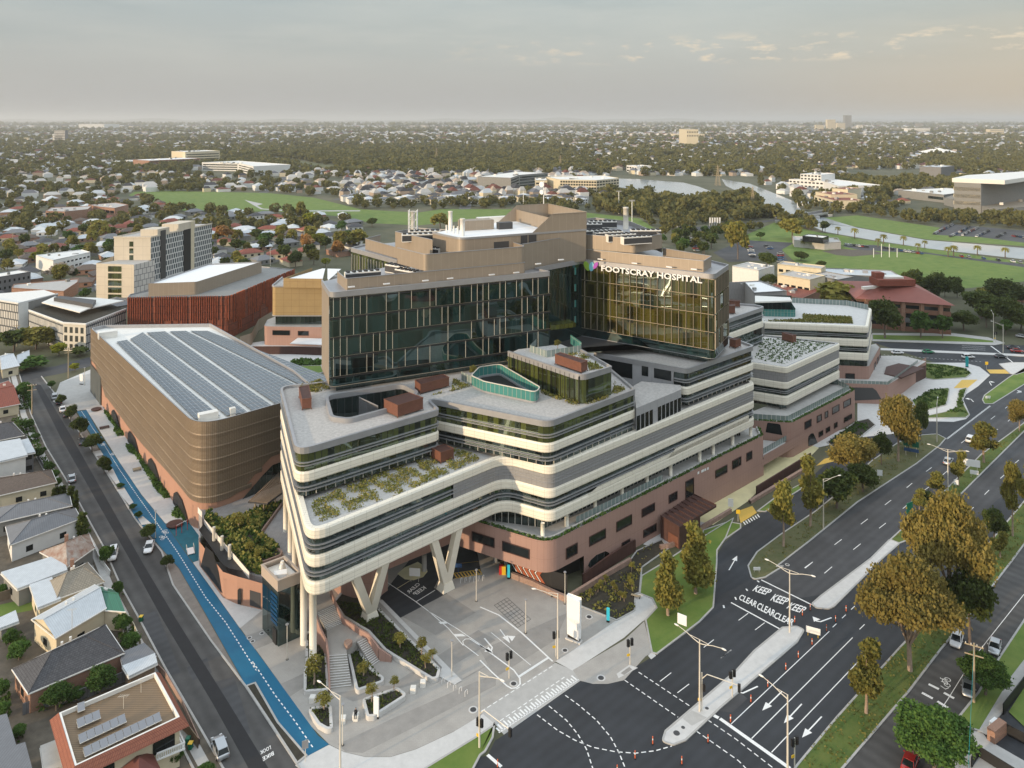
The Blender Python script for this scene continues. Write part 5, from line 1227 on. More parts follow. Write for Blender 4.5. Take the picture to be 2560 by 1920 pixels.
for x_,y_ in [(303,945),(415,1075),(520,1200)]:
 X,Y=P('b',x_,y_,4.6);o=MB().tube([(X,Y,4.5),(X,Y,7.4)],.33,10).build('vent_pipe',M['pole_metal'],at=(X,Y,4.5));tag(o,['steel vent pipe nearest the car park in the dark lightwell','middle one of the steel vent pipes in the dark lightwell','steel vent pipe nearest the lift tower in the dark lightwell'][(x_>350)+(x_>500)],'vent pipe','steel vent pipes beside the planted deck')
dk_=thing('planted_deck','raised paved deck between the car park and the hospital wing','terrace',(*P('b',700,1000,0),0))
dkp=PL('b',[(80,480),(180,520),(500,400),(760,200),(1150,0),(1500,0),(1500,1400),(970,1440),(790,1400),(160,660)],4.6)
MB().prism(dkp,0,4.5,0,None).build('deck_slab',M['deck_paver'],dk_)
bed=PL('b',[(210,570),(280,570),(400,690),(560,640),(800,570),(950,480),(1190,410),(1245,430),(935,850),(1020,920),(1240,1100),(1210,1150),(975,1240),(960,1420),(800,1390),(170,650)],4.6)
MB().sheet(bed,4.75).build('garden_soil',M['mulch'],dk_)
b=MB();b.kerb(PL('b',[(1245,430),(935,850),(1020,920),(1240,1100),(1215,1150),(975,1240)],5.1),.35,4.5,5.2);b.build('garden_wall',M['stone_wall'],dk_)
MB().sheet([(P('b',640,545,4.6)[0]+2.3*math.cos(a*.35),P('b',640,545,4.6)[1]+2.3*math.sin(a*.35)) for a in range(18)],4.54).build('paving_circle',M['paver_dark'],dk_)
pg=thing('pergola','slatted brown pergola on timber posts over the raised paved deck','pergola',(*P('b',980,440,4.6),4.5))
pr_=[P('b',780,410,7.4),P('b',1040,435,7.4),P('b',1240,290,7.4),P('b',1200,10,7.4)]
b=MB()
for k in range(26): 
 s=(k+.5)/26;a_=lerp(pr_[0],pr_[3],s);c_=lerp(pr_[1],pr_[2],min(1,s*1.05));b.box(lerp(a_,c_,.5),dist(a_,c_),.12,7.4,7.55,math.atan2(c_[1]-a_[1],c_[0]-a_[0]))
b.build('slats',M['timber'],pg)
b=MB()
for A,B in ((pr_[0],pr_[3]),(pr_[1],pr_[2]),(pr_[0],pr_[1])):b.box(lerp(A,B,.5),dist(A,B),.25,7.15,7.4,math.atan2(B[1]-A[1],B[0]-A[0]))
b.build('beams',M['dark_metal'],pg)
for x_,y_ in [(875,560),(993,570),(1152,475)]:X,Y=P('b',x_,y_,4.6);MB().tube([(X,Y,4.5),(X,Y,7.2)],.16,6).build('post',M['pole_wood'],pg)
# --- glazed lift tower by the street
lf=thing('lift_tower','dark glass lift tower with a grey metal top standing by the blue path','lift tower',(*P('C',305,690),0))
l1=P('C',305,692);l0=P('C',179,550);l2=P('C',482,612);l3=(l0[0]+l2[0]-l1[0],l0[1]+l2[1]-l1[1])
lg=[l0,l1,l2,l3]
zt=ZZ('C',305,160,l1[1]);zg=ZZ('C',305,250,l1[1])
MB().wall(lg,0,zg,0,True).build('glazing',M['tower_glass'],lf)
q=offs(lg,.15,True)
MB().wall(q,zg,zt,0,True).build('metal_crown',mat('crown_metal',(.42,.35,.29),.6,var=.05),lf);MB().sheet(offs(lg,-.1,True),zt-.9).build('roof',M['offwhite'],lf)
b=MB();b.kerb(lg,.45,zt-.3,zt,0,True);b.build('parapet',M['crown_metal'],lf)
MB().box(lerp(l1,l3,.35),2.2,1.4,zt-.9,zt-.1,.3).build('roof_unit',M['white'],lf)
for s in (.55,.68):p=lerp(l1,l3,s);MB().tube([(*p,zt-.9),(*p,zt-.4),(*p,zt+.5)],[.6,.5,.3],10).build('roof_cowl',M['offwhite'],lf)
b=MB();A,B=offs([l0,l1],.05)
for s in (.33,.66):b.wall([lerp(A,B,s-.005),lerp(A,B,s+.005)],0,zg)
b.build('mullion',M['dark_metal'],lf)
b=MB();A,B=offs([l0,l1],.06)
for k in range(7):b.wall([lerp(A,B,.55),lerp(A,B,.95)],3.4+k*.8,3.9+k*.8)
b.build('blue_sign',mat('lift_blue',(.0,.04,.12),.3),lf)
MB().box(lerp(l0,l1,.8),1.4,.3,0,2.6,math.atan2(l1[1]-l0[1],l1[0]-l0[0])).build('door',M['black'],lf)
# --- red roofed brick building on the right
t_=thing('brick_office','long brown brick building under a broad red hipped metal roof by the junction','building',(*P('L',1000,1050),0))
e0,e1,e2,e3=P('L',985,775,13),P('L',1712,828,13),P('L',1400,655,13),P('L',850,645,13)
rg0,rg1=P('L',1155,650,19.5),P('L',1350,650,19.5)
b=MB()
for q in ([e0,e1,rg1,rg0],):b.f([(*q[0],13),(*q[1],13),(*q[2],19.2),(*q[3],19.2)],0,[(0,0),(30,0),(20,12),(8,12)])
b.f([(*e1,13),(*e2,13),(*rg1,19.2)],0,[(0,0),(20,0),(10,12)]);b.f([(*e2,13),(*e3,13),(*rg0,19.2),(*rg1,19.2)]);b.f([(*e3,13),(*e0,13),(*rg0,19.2)],0,[(0,0),(20,0),(10,12)])
b.build('roof',mat('red_metal_roof',(.235,.075,.055),.6,brick=(.5,60,.03,(.17,.05,.04),0),var=.1,vs=.2),t_)
ctr=lerp(e0,e2,.5);sh=[lerp(p,ctr,.07) for p in (e0,e1,e2,e3)]
bk=mat('brown_brick',(.20,.10,.065),.85,var=.15,vs=.4)
for zl in (0.4,4.3,8.3): 
 MB().wall(sh,zl+1.6,zl+3.2,0,True).build('window_band',M['dark_glass'],t_)
 b=MB();b.wall(sh,zl-.4,zl+1.6,0,True,.3,.3);b.sheet([p for p in offs(sh,.3,True)],zl+1.6);b.build('spandrel',bk if zl !=4.3 else M['iron_grey'],t_)
MB().wall(sh,11.5,13.2,0,True,.3,.3).build('wall',bk,t_)
for s in (.1,.3,.5,.7,.9):p=lerp(sh[0],sh[1],s);MB().box(p,1.6,1.4,0,12.9,.2).build('pier',M['wall_brick'],t_)
pc=lerp(rg0,rg1,.5)
MB().box(pc,17,8,18.2,21.0,.05,0).build('plant_box',M['tile_red'],t_);MB().box(add(pc,(-6,1)),4,4,20.5,23.5,.05).build('plant_box',M['tile_red'],t_);MB().box(add(pc,(0,1)),9,5,21,21.8,.05).build('roof_unit',M['offwhite'],t_)
MB().box(lerp(rg0,e0,.35),9,1.6,16.6,17.8,.3).build('roof_duct',M['offwhite'],t_)
# --- older cream building and neighbours behind the right-hand wing
def simple(name,label,t,top,z,m='wall_cream',roofm='gravel_roof',cat='building',win=None,depth=14,grp=None,z0=0):
 pts=PL(t,top,z);t_=thing(name,label,cat,(*pts[0],0),grp)
 k0,k1=pts[0],pts[-1];u_=unit(k0,k1);bk_=[add(k1,(-u_[1],u_[0]),depth),add(k0,(-u_[1],u_[0]),depth)]
 poly=pts+bk_ if len(pts)==2 or True else pts
 MB().wall(poly,z0,z,0,True).build('wall',M[m],t_);MB().sheet(offs(poly,-.25,True),z-.25).build('roof',M[roofm],t_)
 b=MB();b.kerb(offs(poly if area(poly)>0 else poly[::-1],-.15,True),.3,z-.3,z+.2,0,True);b.build('parapet',M[m],t_);clutter(poly,z-.25,t_,5 if depth>12 else 2)
 if win:
  for (i,rows,n_,h,w_) in win:
   A,B=offs([pts[i],pts[i+1]],.06)
   for z_ in rows:
    if n_==1:MB().wall([lerp(A,B,.03),lerp(A,B,.97)],z_,z_+h).build('window_band',M['band_glass'],t_)
    else:
     for k in range(n_):
      s=(k+.5)/n_;MB().wall([lerp(A,B,s-w_/2/n_),lerp(A,B,s+w_/2/n_)],z_,z_+h).build('window',M['dark_glass'],t_)
 return t_
simple('old_office','cream three storey building with a sawtooth roofline behind the roof terrace','L',[(418,600),(655,640)],12,'wall_cream',win=[(0,(2,6),5,1.8,.7)],depth=16)
simple('old_office','cream upper hall with a pale roof just behind the three storey cream building','L',[(418,525),(735,560)],13,'wall_cream',win=[(0,(9,),6,1.5,.6)],depth=10)
simple('concrete_hall','stained concrete building with one pale window between the cream building and red roof','L',[(655,600),(860,640)],11,'wall_grey',win=[(0,(3,),2,2,.35)],depth=14)
t_=simple('glass_roof_hall','long low hall with a ribbed glass roof behind the red hipped roof','L',[(790,600),(1320,620)],9,'wall_grey','iron_white',depth=18)
simple('red_roof_house','low building with a dark red tiled roof behind the roof terrace pool','L',[(262,720),(600,775)],7,'wall_brick','tile_red',depth=26)
simple('grey_plant_building','grey metal clad building with white roof box just right of the glass tower','L',[(65,660),(180,660),(248,735)],22,'grey_panel','white',depth=15)
simple('white_hall','plain white hall with a flat roof behind the grey metal clad building','L',[(90,540),(280,570)],9,'wall_white','concrete',depth=18)
simple('river_pavilion','low grey modern pavilion with glazed upper room on the river lawn','L',[(540,350),(760,370),(880,365)],5,'concrete','concrete',depth=20)
simple('river_pavilion_room','small glazed upper room on the grey river pavilion','L',[(600,320),(750,335)],9,'dark_glass','offwhite',depth=12,z0=5)
# --- small mid-distance flat blocks left
simple('brick_office_block','long low building with red panels and white frames among the trees','I',[(395,165),(560,170),(760,150)],9,'wall_brick','gravel_roof',win=[(0,(5.5,),4,2,.8)],depth=30)
simple('brick_office_block','red columned building with flat grey roof behind the low panelled one','I',[(870,130),(990,140),(1110,110)],9,'wall_brick','gravel_roof',win=[(0,(4,),3,2.5,.8)],depth=30)
simple('dark_apartments','dark low apartment row with white roof at the left edge','I',[(-150,760),(265,690)],9,'iron_grey','offwhite',win=[(0,(2,5.5),10,1.4,.4)],depth=12)
simple('brick_warehouse','brown brick warehouse with a wide grey roof behind the white offices','I',[(100,830),(550,860),(672,780)],6,'wall_brick','concrete',depth=10)
simple('white_townhouses','row of white townhouses with slit windows stepping down behind the bare tree','I',[(380,570),(460,590),(780,520)],8,'wall_white','wall_white',win=[(1,(1.5,4.8),9,1,.6)],depth=14)
simple('dark_apartments','brick and black apartment block with red panels on the far left hillside','N',[(1290,420),(1730,400)],14,'wall_brick','white',win=[(0,(2,6,10),1,1.8,1)],depth=60)
simple('cream_apartments','tall brown and cream apartment block behind the black and brick block','N',[(1600,345),(1900,335)],26,'wall_cream','offwhite',win=[(0,(4,9,14,19),1,2.0,1)],depth=60)
simple('curved_apartments','white apartment block with wrapped balconies stepping down the hill','N',[(1745,435),(2060,440),(2190,470)],15,'wall_white','offwhite',win=[(0,(2,6,10),1,2.0,1),(1,(2,6,10),1,2.0,1)],depth=70)
simple('glass_school','pale low school building with a white wall beside the brick block','N',[(1080,430),(1290,415)],9,'wall_grey','offwhite',win=[(0,(2,5.5),1,1.8,1)],depth=40)
simple('riverside_apartments','long cream apartment building with balconies beside the lake','Q',[(415,585),(730,590),(925,572)],17,'wall_cream','offwhite',win=[(0,(2,6,10,13.5),14,2.0,.75),(1,(2,6,10,13.5),8,2.0,.75)],depth=50)
simple('riverside_apartments','glassy grey apartment block behind the round corner block by the lake','Q',[(-10,570),(60,545),(310,525)],18,'wall_grey','offwhite',win=[(0,(2,6,10,13.5),1,2.2,1),(1,(2,6,10,13.5),1,2.2,1)],depth=50)
simple('riverside_apartments','small block with rounded balconies in front of the glassy lake block','Q',[(205,590),(305,590)],15,'wall_cream','offwhite',win=[(0,(2,6,10),1,2.0,1)],depth=40)
simple('white_house_large','white flat roofed villa facing the far lake shore','Q',[(990,460),(1080,470)],12,'wall_white','wall_white',win=[(0,(2,7),4,2.5,.7)],depth=30)
for lb,xy,z_ in [('red roofed cream apartment house nearest the bridge',[(400,720),(570,765)],9),('taller red roofed cream apartment house at the road bend',[(555,660),(690,670)],14),('red roofed cream apartment house overlooking the river',[(410,690),(545,715)],12)]:
 simple('red_roof_apartments',lb,'R',xy,z_,'wall_cream','tile_red',win=[(0,(2,5.5),5,1.6,.6)],depth=30,grp='red roofed apartment houses by the bridge')
simple('white_apartments','long stepped white apartment block above the river bend','R',[(180,580),(480,600),(610,640)],12,'wall_white','offwhite',win=[(0,(3,8),9,2,.6)],depth=60)
simple('white_apartments','higher white apartment block behind the stepped one','R',[(280,535),(460,545)],20,'wall_white','offwhite',win=[(0,(13,17),6,2,.6)],depth=40)
t_=thing('grandstand','huge white racecourse grandstand with a red seating deck on the right','grandstand',(*P('R',1600,740),0))
zt=34;a,b_,c_=P('R',1590,572,zt),P('R',2045,590,zt),P('R',2400,540,zt);bk0,bk1=P('R',1720,545,zt),P('R',2400,500,zt)
MB().prism([a,b_,c_,bk1,bk0],zt-4,zt,0,None,True).build('roof',M['offwhite'],t_)
u1=unit(b_,c_); 
for z_ in (8,15,22):MB().wall([lerp(a,b_,.03),lerp(a,b_,.55)],z_,z_+3.5).build('balcony',M['wall_cream'],t_)
MB().wall([lerp(a,b_,.04),lerp(a,b_,.56),P('R',2400,585,27)],0,zt-4).build('inner_wall',M['wall_grey'],t_)
s0,s1=P('R',1850,615,27),P('R',2400,600,27);s2,s3=P('R',2400,690,12),P('R',2000,710,12)
MB().f([(*s0,27),(*s1,27),(*s2,12),(*s3,12)]).build('seating_deck',mat('red_seats',(.16,.03,.025),.8,brick=(8,.9,.2,(.10,.02,.02),0)),t_)
b=MB();b.tube([(*s0,26),(*s3,10.5)],1.6,4);b.tube([(*s3,11),(*s2,11)],1.6,4);b.build('raked_beam',M['offwhite'],t_)
simple('grandstand_wing','low flat stand in front of the racecourse grandstand','R',[(1380,700),(1520,715),(1800,680)],9,'wall_grey','offwhite',win=[(0,(3,),1,3,1)],depth=40)
simple('racecourse_hall','wide beige flat hall in front of the racecourse grandstand','R',[(1520,740),(1990,840),(2500,800)],8,'wall_grey','tile_beige',depth=90)
t_=thing('tent_hall','big pale tent roofed hall with peaked tops beyond the trees','hall',(*P('R',1500,390),0))
b=MB();base_=PL('R',[(1290,385),(1480,392),(1700,388),(1690,365),(1480,360),(1310,365)]);zc=45
cx_,cy_=P('R',1470,375)
pk_=[P('R',x,375) for x in (1360,1420,1480,1540,1620)];ph=[3,9,12,8,2]
for i in range(5):
 p=pk_[i];w_=15+4*(i in (1,2,3));d_=60
 for q0,q1 in (((-w_,-d_),(w_,-d_)),((w_,-d_),(w_,d_)),((w_,d_),(-w_,d_)),((-w_,d_),(-w_,-d_))):b.f([(p[0]+q0[0],p[1]+q0[1],5),(p[0]+q1[0],p[1]+q1[1],5),(*p,ph[i]+8)])
 b.box(p,w_*1.9,d_*1.9,0,5.02)
b.build('roof',M['offwhite'],t_)
simple('grey_shed','grey gabled shed beside the crowded far car park','R',[(1310,470),(1495,478)],16,'iron_grey','iron_white',depth=60)
for lb,x0,x1,yb,yt,m_ in [('tallest dark slender tower on the far right skyline',662,722,150,28,'wall_grey'),('broad beige tower left of the tallest dark tower',512,583,165,65,'wall_cream'),('pale tower between the broad beige one and the dark one',600,668,160,95,'wall_cream'),('low beige block at the left end of the far tower cluster',415,482,165,112,'wall_cream'),('small pale tower just right of the dark skyline tower',775,822,160,112,'offwhite'),
  ('pinkish block left of the striped white far hospital',1088,1198,180,138,'tile_beige'),('striped wide white building on the far right horizon',1205,1400,188,140,'offwhite'),('red and beige tower behind the striped white building',1288,1345,140,100,'tile_beige'),('beige cluster block at the far right horizon',1920,2040,200,150,'wall_cream')]:
 A,B=P('R',x0,yb),P('R',x1,yb);z_=ZZ('R',x0,yt,A[1]);dd=dist(A,B)
 t_=thing('skyline_tower',lb,'tower',(*A,0),'towers on the far right skyline');MB().prism([A,B,(B[0],B[1]+dd*.5),(A[0],A[1]+dd*.5)],0,z_,0).build('wall',M[m_],t_)
 n_=max(3,int(z_/9));b=MB()
 for k in range(n_):b.wall([(A[0],A[1]-1.5),(B[0],B[1]-1.5)],z_*(k+.35)/n_,z_*(k+.6)/n_)
 b.build('window_bands',M['wall_grey'],t_)
for lb,x0,x1,yb,yt,m_ in [('dark tower with white balconies on the far left',470,562,268,158,'iron_grey'),('lower white balconied front of the far left tower',455,540,268,195,'offwhite'),('yellowish block left of the far left tower',205,245,262,222,'wall_cream'),('long grey flat block beside the far left tower',275,450,268,235,'wall_grey')]:
 A,B=P('N',x0,yb),P('N',x1,yb);z_=ZZ('N',x0,yt,A[1]);dd=dist(A,B)
 t_=thing('skyline_tower',lb,'tower',(*A,0),'towers on the far left skyline');MB().prism([A,B,(B[0],B[1]+dd*.5),(A[0],A[1]+dd*.5)],0,z_,0).build('wall',M[m_],t_)
 n_=max(3,int(z_/6));b=MB()
 for k in range(n_):b.wall([(A[0],A[1]-1),(B[0],B[1]-1)],z_*(k+.3)/n_,z_*(k+.6)/n_)
 b.build('window_bands',M['wall_grey' if m_ !='iron_grey' else 'offwhite'],t_)
simple('yellow_complex','long yellow stone complex with a raised centre on the distant slope','Q',[(1415,190),(1665,190)],22,'wall_cream','offwhite',win=[(0,(6,14),18,4,.5)],depth=120)
simple('yellow_complex','raised centre block behind the long yellow complex','Q',[(1510,150),(1610,150)],60,'wall_cream','offwhite',win=[(0,(35,48),7,5,.5)],depth=120)
simple('far_warehouse','long pale warehouse on the horizon, centre right','O',[(1915,85),(2195,85)],40,'wall_white','offwhite',depth=300)
simple('far_warehouse','long pale warehouse on the horizon, right of the tower gap','Q',[(1180,52),(1365,52)],60,'wall_white','offwhite',depth=300)
simple('far_warehouse','pale warehouse strip on the horizon at the left','N',[(680,105),(900,105)],50,'wall_white','offwhite',depth=300)
t_=thing('river_bridge','low concrete road bridge crossing the river on two piers','bridge',(*P('R',280,900),0))
bp0,bp1=PL('R',[(0,940),(560,835)],3),PL('R',[(0,955),(560,850)],3)
q0,q1,q2,q3=P('R',60,925,3),P('R',540,845,3),P('R',560,868,3),P('R',60,950,3)
MB().prism([q0,q1,q2,q3],2.2,3.2,0,1,True).build('deck',[M['concrete'],M['asphalt_mid']],t_)
b=MB();b.kerb([q3,q2],.5,3.2,4.2);b.kerb([q0,q1],.5,3.2,4.2);b.build('parapet',M['concrete'],t_)
for s in (.62,.85):p,q=lerp(q3,q2,s),lerp(q0,q1,s);MB().box(lerp(p,q,.5),5,dist(p,q)*.8,0,2.3,.3).build('pier',M['concrete'],t_)
# ================= houses on the left street =================
def roof_house(name,label,t,c4,ez,rz_,kind,rm,wm,win=1,hip=.32,over=.35,chim=None,grp=None,cat='house',ridge='long',z0=0):
 """c4: four eave corners read off the photograph, in order; the ridge runs along the side c4[0]-c4[1]"""
 c=PL(t,c4,ez);t_=thing(name,label,cat,(*lerp(c[0],c[2],.5),0),grp)
 if area(c)<0:c=[c[1],c[0],c[3],c[2]]
 e=offs(c,over,True);m0,m1=lerp(e[1],e[2],.5),lerp(e[0],e[3],.5)
 if kind=='flat':
  MB().prism(e,ez-.1,ez+.35,0,0).build('roof',M[rm],t_)
 else:
  if kind=='hip':r1_,r0_=lerp(m0,m1,hip),lerp(m1,m0,hip)
  else:r1_,r0_=m0,m1
  L_=dist(e[0],e[1]);W_=dist(e[1],e[2]);sl=math.hypot(W_/2,rz_-ez);b=MB()
  h_=dist(m0,r1_)
  b.f([(*e[0],ez),(*e[1],ez),(*r1_,rz_),(*r0_,rz_)],0,[(0,0),(L_,0),(L_-h_,sl),(h_,sl)])
  b.f([(*e[2],ez),(*e[3],ez),(*r0_,rz_),(*r1_,rz_)],0,[(0,0),(L_,0),(L_-h_,sl),(h_,sl)])
  if kind=='hip':
   b.f([(*e[1],ez),(*e[2],ez),(*r1_,rz_)],0,[(0,0),(W_,0),(W_/2,sl)]);b.f([(*e[3],ez),(*e[0],ez),(*r0_,rz_)],0,[(0,0),(W_,0),(W_/2,sl)])
  rf=b.build('roof',M[rm],t_)
  b=MB();b.tube([(*r0_,rz_+.02),(*r1_,rz_+.02)],.11,5)
  if kind=='hip':
   for A in (e[1],e[2]):b.tube([(*A,ez+.03),(*r1_,rz_+.02)],.09,5)
   for A in (e[0],e[3]):b.tube([(*A,ez+.03),(*r0_,rz_+.02)],.09,5)
  b.build('ridge_cap',M[rm],rf)
  if kind=='gable':
   b=MB()
   for A,B,C_ in ((c[1],c[2],lerp(c[1],c[2],.5)),(c[3],c[0],lerp(c[3],c[0],.5))):b.f([(*A,ez),(*B,ez),(*C_,rz_-.12)])
   b.build('gable',M[wm],t_)
 MB().wall(c,z0,ez,0,True).build('wall',M[wm],t_)
 b=MB();b.kerb(e,.12,ez-.18,ez+.02,0,True);b.build('gutter',M['offwhite'],t_)
 if win:
  for i in range(4):
   A,B=offs([c[i],c[(i+1) % 4]],.05) if area(c)>0 else (c[i],c[i])
   l=dist(A,B);n_=max(1,int(l/4.5))
   for k in range(n_):
    s=(k+.5)/n_;w_=.65/l
    for zz in ([.9] if ez-z0<4.5 else [.9,3.7]):
     o=MB().wall([lerp(A,B,s-w_),lerp(A,B,s+w_)],z0+zz,z0+zz+1.2).build('window',M['dark_glass'],t_)
 if kind !='flat' and not grp is None:
  for k in range(2):p=lerp(lerp(m0,m1,.3+.4*k),e[k],.35);MB().box(p,.35,.35,lerp((ez,),(rz_,),.5)[0],rz_-.1,.4).build('roof_vent',M['offwhite'],t_)
 if chim:
  p=P(*chim,rz_-.3);MB().box(p,.7,.7,ez,rz_+.9,.5).build('chimney',M['wall_brick'],t_)
 return t_
HG ='houses along the left street'
RH=roof_house
RH('red_roof_house','small house with a rusty red ribbed roof near the far corner of the street','A',[(0,190),(60,170),(150,350),(-60,390)],3.2,5.2,'gable','tile_red','wall_cream',grp=HG)
RH('green_roof_house','cream cottage with a pale green gabled roof beyond the cross street','I',[(0,1420),(60,1400),(160,1500),(20,1530)],3.4,5.6,'gable','iron_white','wall_cream',grp=HG)
RH('green_roof_house','second half of the pale green roofed cottage facing the street','I',[(150,1420),(240,1385),(250,1440),(160,1480)],3.4,5.2,'gable','iron_white','wall_cream',grp=HG)
RH('dark_roof_house','house with a dark tiled hip roof and small grey verandah','A',[(-120,520),(90,500),(185,600),(-120,660)],3.2,5.4,'hip','tile_grey','wall_grey',grp=HG)
RH('white_flat_house','white two storey box house with pale sheet roof and one dark window','A',[(-150,690),(150,640),(205,765),(-150,850)],6.2,6.7,'flat','iron_white','wall_white',win=0,grp=HG)
RH('house_extension','small grey side box attached to the white two storey house','A',[(150,655),(215,640),(268,740),(195,755)],5.2,5.6,'flat','iron_white','iron_grey',grp=HG)
RH('brown_roof_house','cream weatherboard house with a brown tiled hip roof and white awning','A',[(-150,960),(400,880),(440,975),(-150,1110)],3.6,5.4,'hip','tile_brown','wall_cream',hip=.2,grp=HG)
RH('grey_roof_house','house with a wide dark grey metal hip roof beside the conifer hedge','A',[(-50,1190),(540,1070),(560,1160),(-50,1300)],3.4,5.0,'hip','iron_grey','wall_grey',grp=HG)
RH('grey_roof_house','white walled house with a dark grey hip roof and dark fence','A',[(60,1330),(590,1190),(630,1265),(95,1465)],3.8,5.6,'hip','iron_grey','wall_white',grp=HG)
RH('rusty_roof_house','old house with a rust streaked pale hipped iron roof','A',[(340,1530),(700,1400),(740,1500),(540,1640)],3.6,5.8,'hip','iron_rust','wall_grey',chim=('A',530,1440),grp=HG)
RH('white_flat_house','long house with a flat pale sheet roof behind the rusty roofed one','B',[(30,110),(480,-30),(520,90),(150,230)],3.4,3.8,'flat','iron_white','wall_grey',grp=HG)
RH('tiled_house','cream house with a beige tiled hip roof and brick chimney','B',[(410,170),(690,30),(815,175),(465,300)],3.8,6.0,'hip','tile_beige','wall_cream',chim=('B',575,40),grp=HG)
RH('house_extension','cream rear wing with a pale grey lean-to roof on the beige tiled house','B',[(255,210),(400,160),(465,320),(315,380)],3.6,4.0,'flat','iron_white','wall_cream',grp=HG)
RH('white_roof_house','cream house with a bright white iron roof and green front gable','B',[(275,470),(745,210),(830,385),(450,610)],4.0,5.6,'gable','iron_white','wall_cream',grp=HG)
RH('green_gable_porch','green iron roofed front porch on the bright white roofed house','B',[(755,210),(880,240),(970,400),(830,390)],3.8,5.0,'gable','iron_green','wall_cream',win=0,grp=HG)
RH('mossy_tile_house','brick house with a weathered black and white tiled hip roof','B',[(120,870),(830,530),(970,740),(240,1050)],3.4,6.0,'hip','tile_grey','wall_brick',grp=HG)
RH('carport_shed','small shed with a translucent corrugated roof next to the mossy roofed house','B',[(1000,860),(1220,775),(1235,830),(1040,925)],2.8,3.2,'flat','iron_white','timber',win=0,grp=HG)
RH('carport_shed','dark flat roofed carport between the mossy roofed house and the street','B',[(975,760),(1140,690),(1220,765),(1000,855)],2.6,3.0,'flat','iron_grey','timber',win=0,grp=HG)
RH('garden_shed','low white tin shed in the backyard behind the bright white roofed house','B',[(0,480),(110,430),(130,500),(10,545)],2.4,2.8,'flat','iron_white','wall_grey',win=0,grp=HG)
RH('garden_shed','grey striped shed at the left edge near the bottom of the street','B',[(-80,1290),(35,1260),(105,1500),(-60,1560)],2.8,3.2,'flat','iron_grey','timber',win=0,grp=HG)
RH('grey_roof_house','dark sheet roofed building at the bottom left corner','B',[(-120,1590),(180,1490),(230,1680),(-120,1780)],3.4,3.9,'flat','iron_grey','wall_white',grp=HG)
RH('garden_shed','grey sheet roof shed with pale posts left of the villa','B',[(345,1505),(460,1460),(500,1650),(370,1680)],2.8,3.0,'flat','concrete','wall_grey',win=0,grp=HG)
vl=thing('villa','cream two storey villa with ribbed flat roof, solar panels and terracotta tiled edge','house',(*P('B',800,1500),0))
vz=7.0;vc=PL('B',[(480,1225),(1235,905),(1425,1255),(605,1640)],vz);vc=vc if area(vc)>0 else vc[::-1]
MB().sheet(vc,vz-.5).build('roof',M['iron_brown'],vl)
vi=offs(vc,.0,True)
b=MB();b.kerb(vi,.25,vz-.6,vz+.1,0,True);b.build('parapet',M['offwhite'],vl)
b=MB();eo=offs(vc,.15,True);en=offs(vc,1.15,True)
for i in range(4):j=(i+1) % 4;l=dist(eo[i],eo[j]);b.f([(*eo[i],vz+.12),(*eo[j],vz+.12),(*en[j],vz-1.1),(*en[i],vz-1.1)],0,[(0,0),(l,0),(l,1.6),(0,1.6)])
b.build('tiled_edge',mat('terracotta_tile',(.26,.095,.055),.7,brick=(.28,.5,.04,(.18,.05,.03),0),var=.2,vs=2),vl)
MB().wall(offs(vc,.1,True),0,vz-.9,0,True).build('wall',M['wall_cream'],vl)
va,vb2=P('B',605,1640,vz),P('B',1425,1255,vz);A,B=offs([va,vb2],.2)
for x_,y_ in [(1265,1420),(1350,1375),(865,1610)]:
 q=onwall('B',x_,y_,A,B);s=dist(A,q[:2])/dist(A,B);w_=.75/dist(A,B);zt_=q[2]
 def vp(ds,z_):return (*lerp(A,B,s+ds*w_),z_)
 MB().f([vp(-1,zt_-2.2),vp(1,zt_-2.2),vp(1,zt_-.6),vp(.7,zt_-.2),vp(0,zt_),vp(-.7,zt_-.2),vp(-1,zt_-.6)]).build('arched_window',M['dark_glass'],vl)
q=PL('B',[(930,1659),(1060,1520),(1210,1500),(1290,1659),(1100,1800)],4.0);ap=P('B',1075,1510,5.0)
b=MB();cc=P('B',1110,1560,5.2)
for i in range(5):b.f([(*q[i],3.6),(*q[(i+1) % 5],3.6),(*cc,5.0)])
b.build('porch_roof',mat('porch_red',(.12,.035,.025),.7,var=.2),vl)
b=MB();pb=PL('B',[(1250,1590),(1470,1500),(1400,1350)],3.0);b.kerb(pb,.2,3.7,3.85);b.kerb(pb,.2,2.8,3.0)
for i in range(14):p=lerp(pb[0],pb[1],i/13);b.box(p,.12,.12,3.0,3.7)
b.build('balustrade',M['white'],vl)
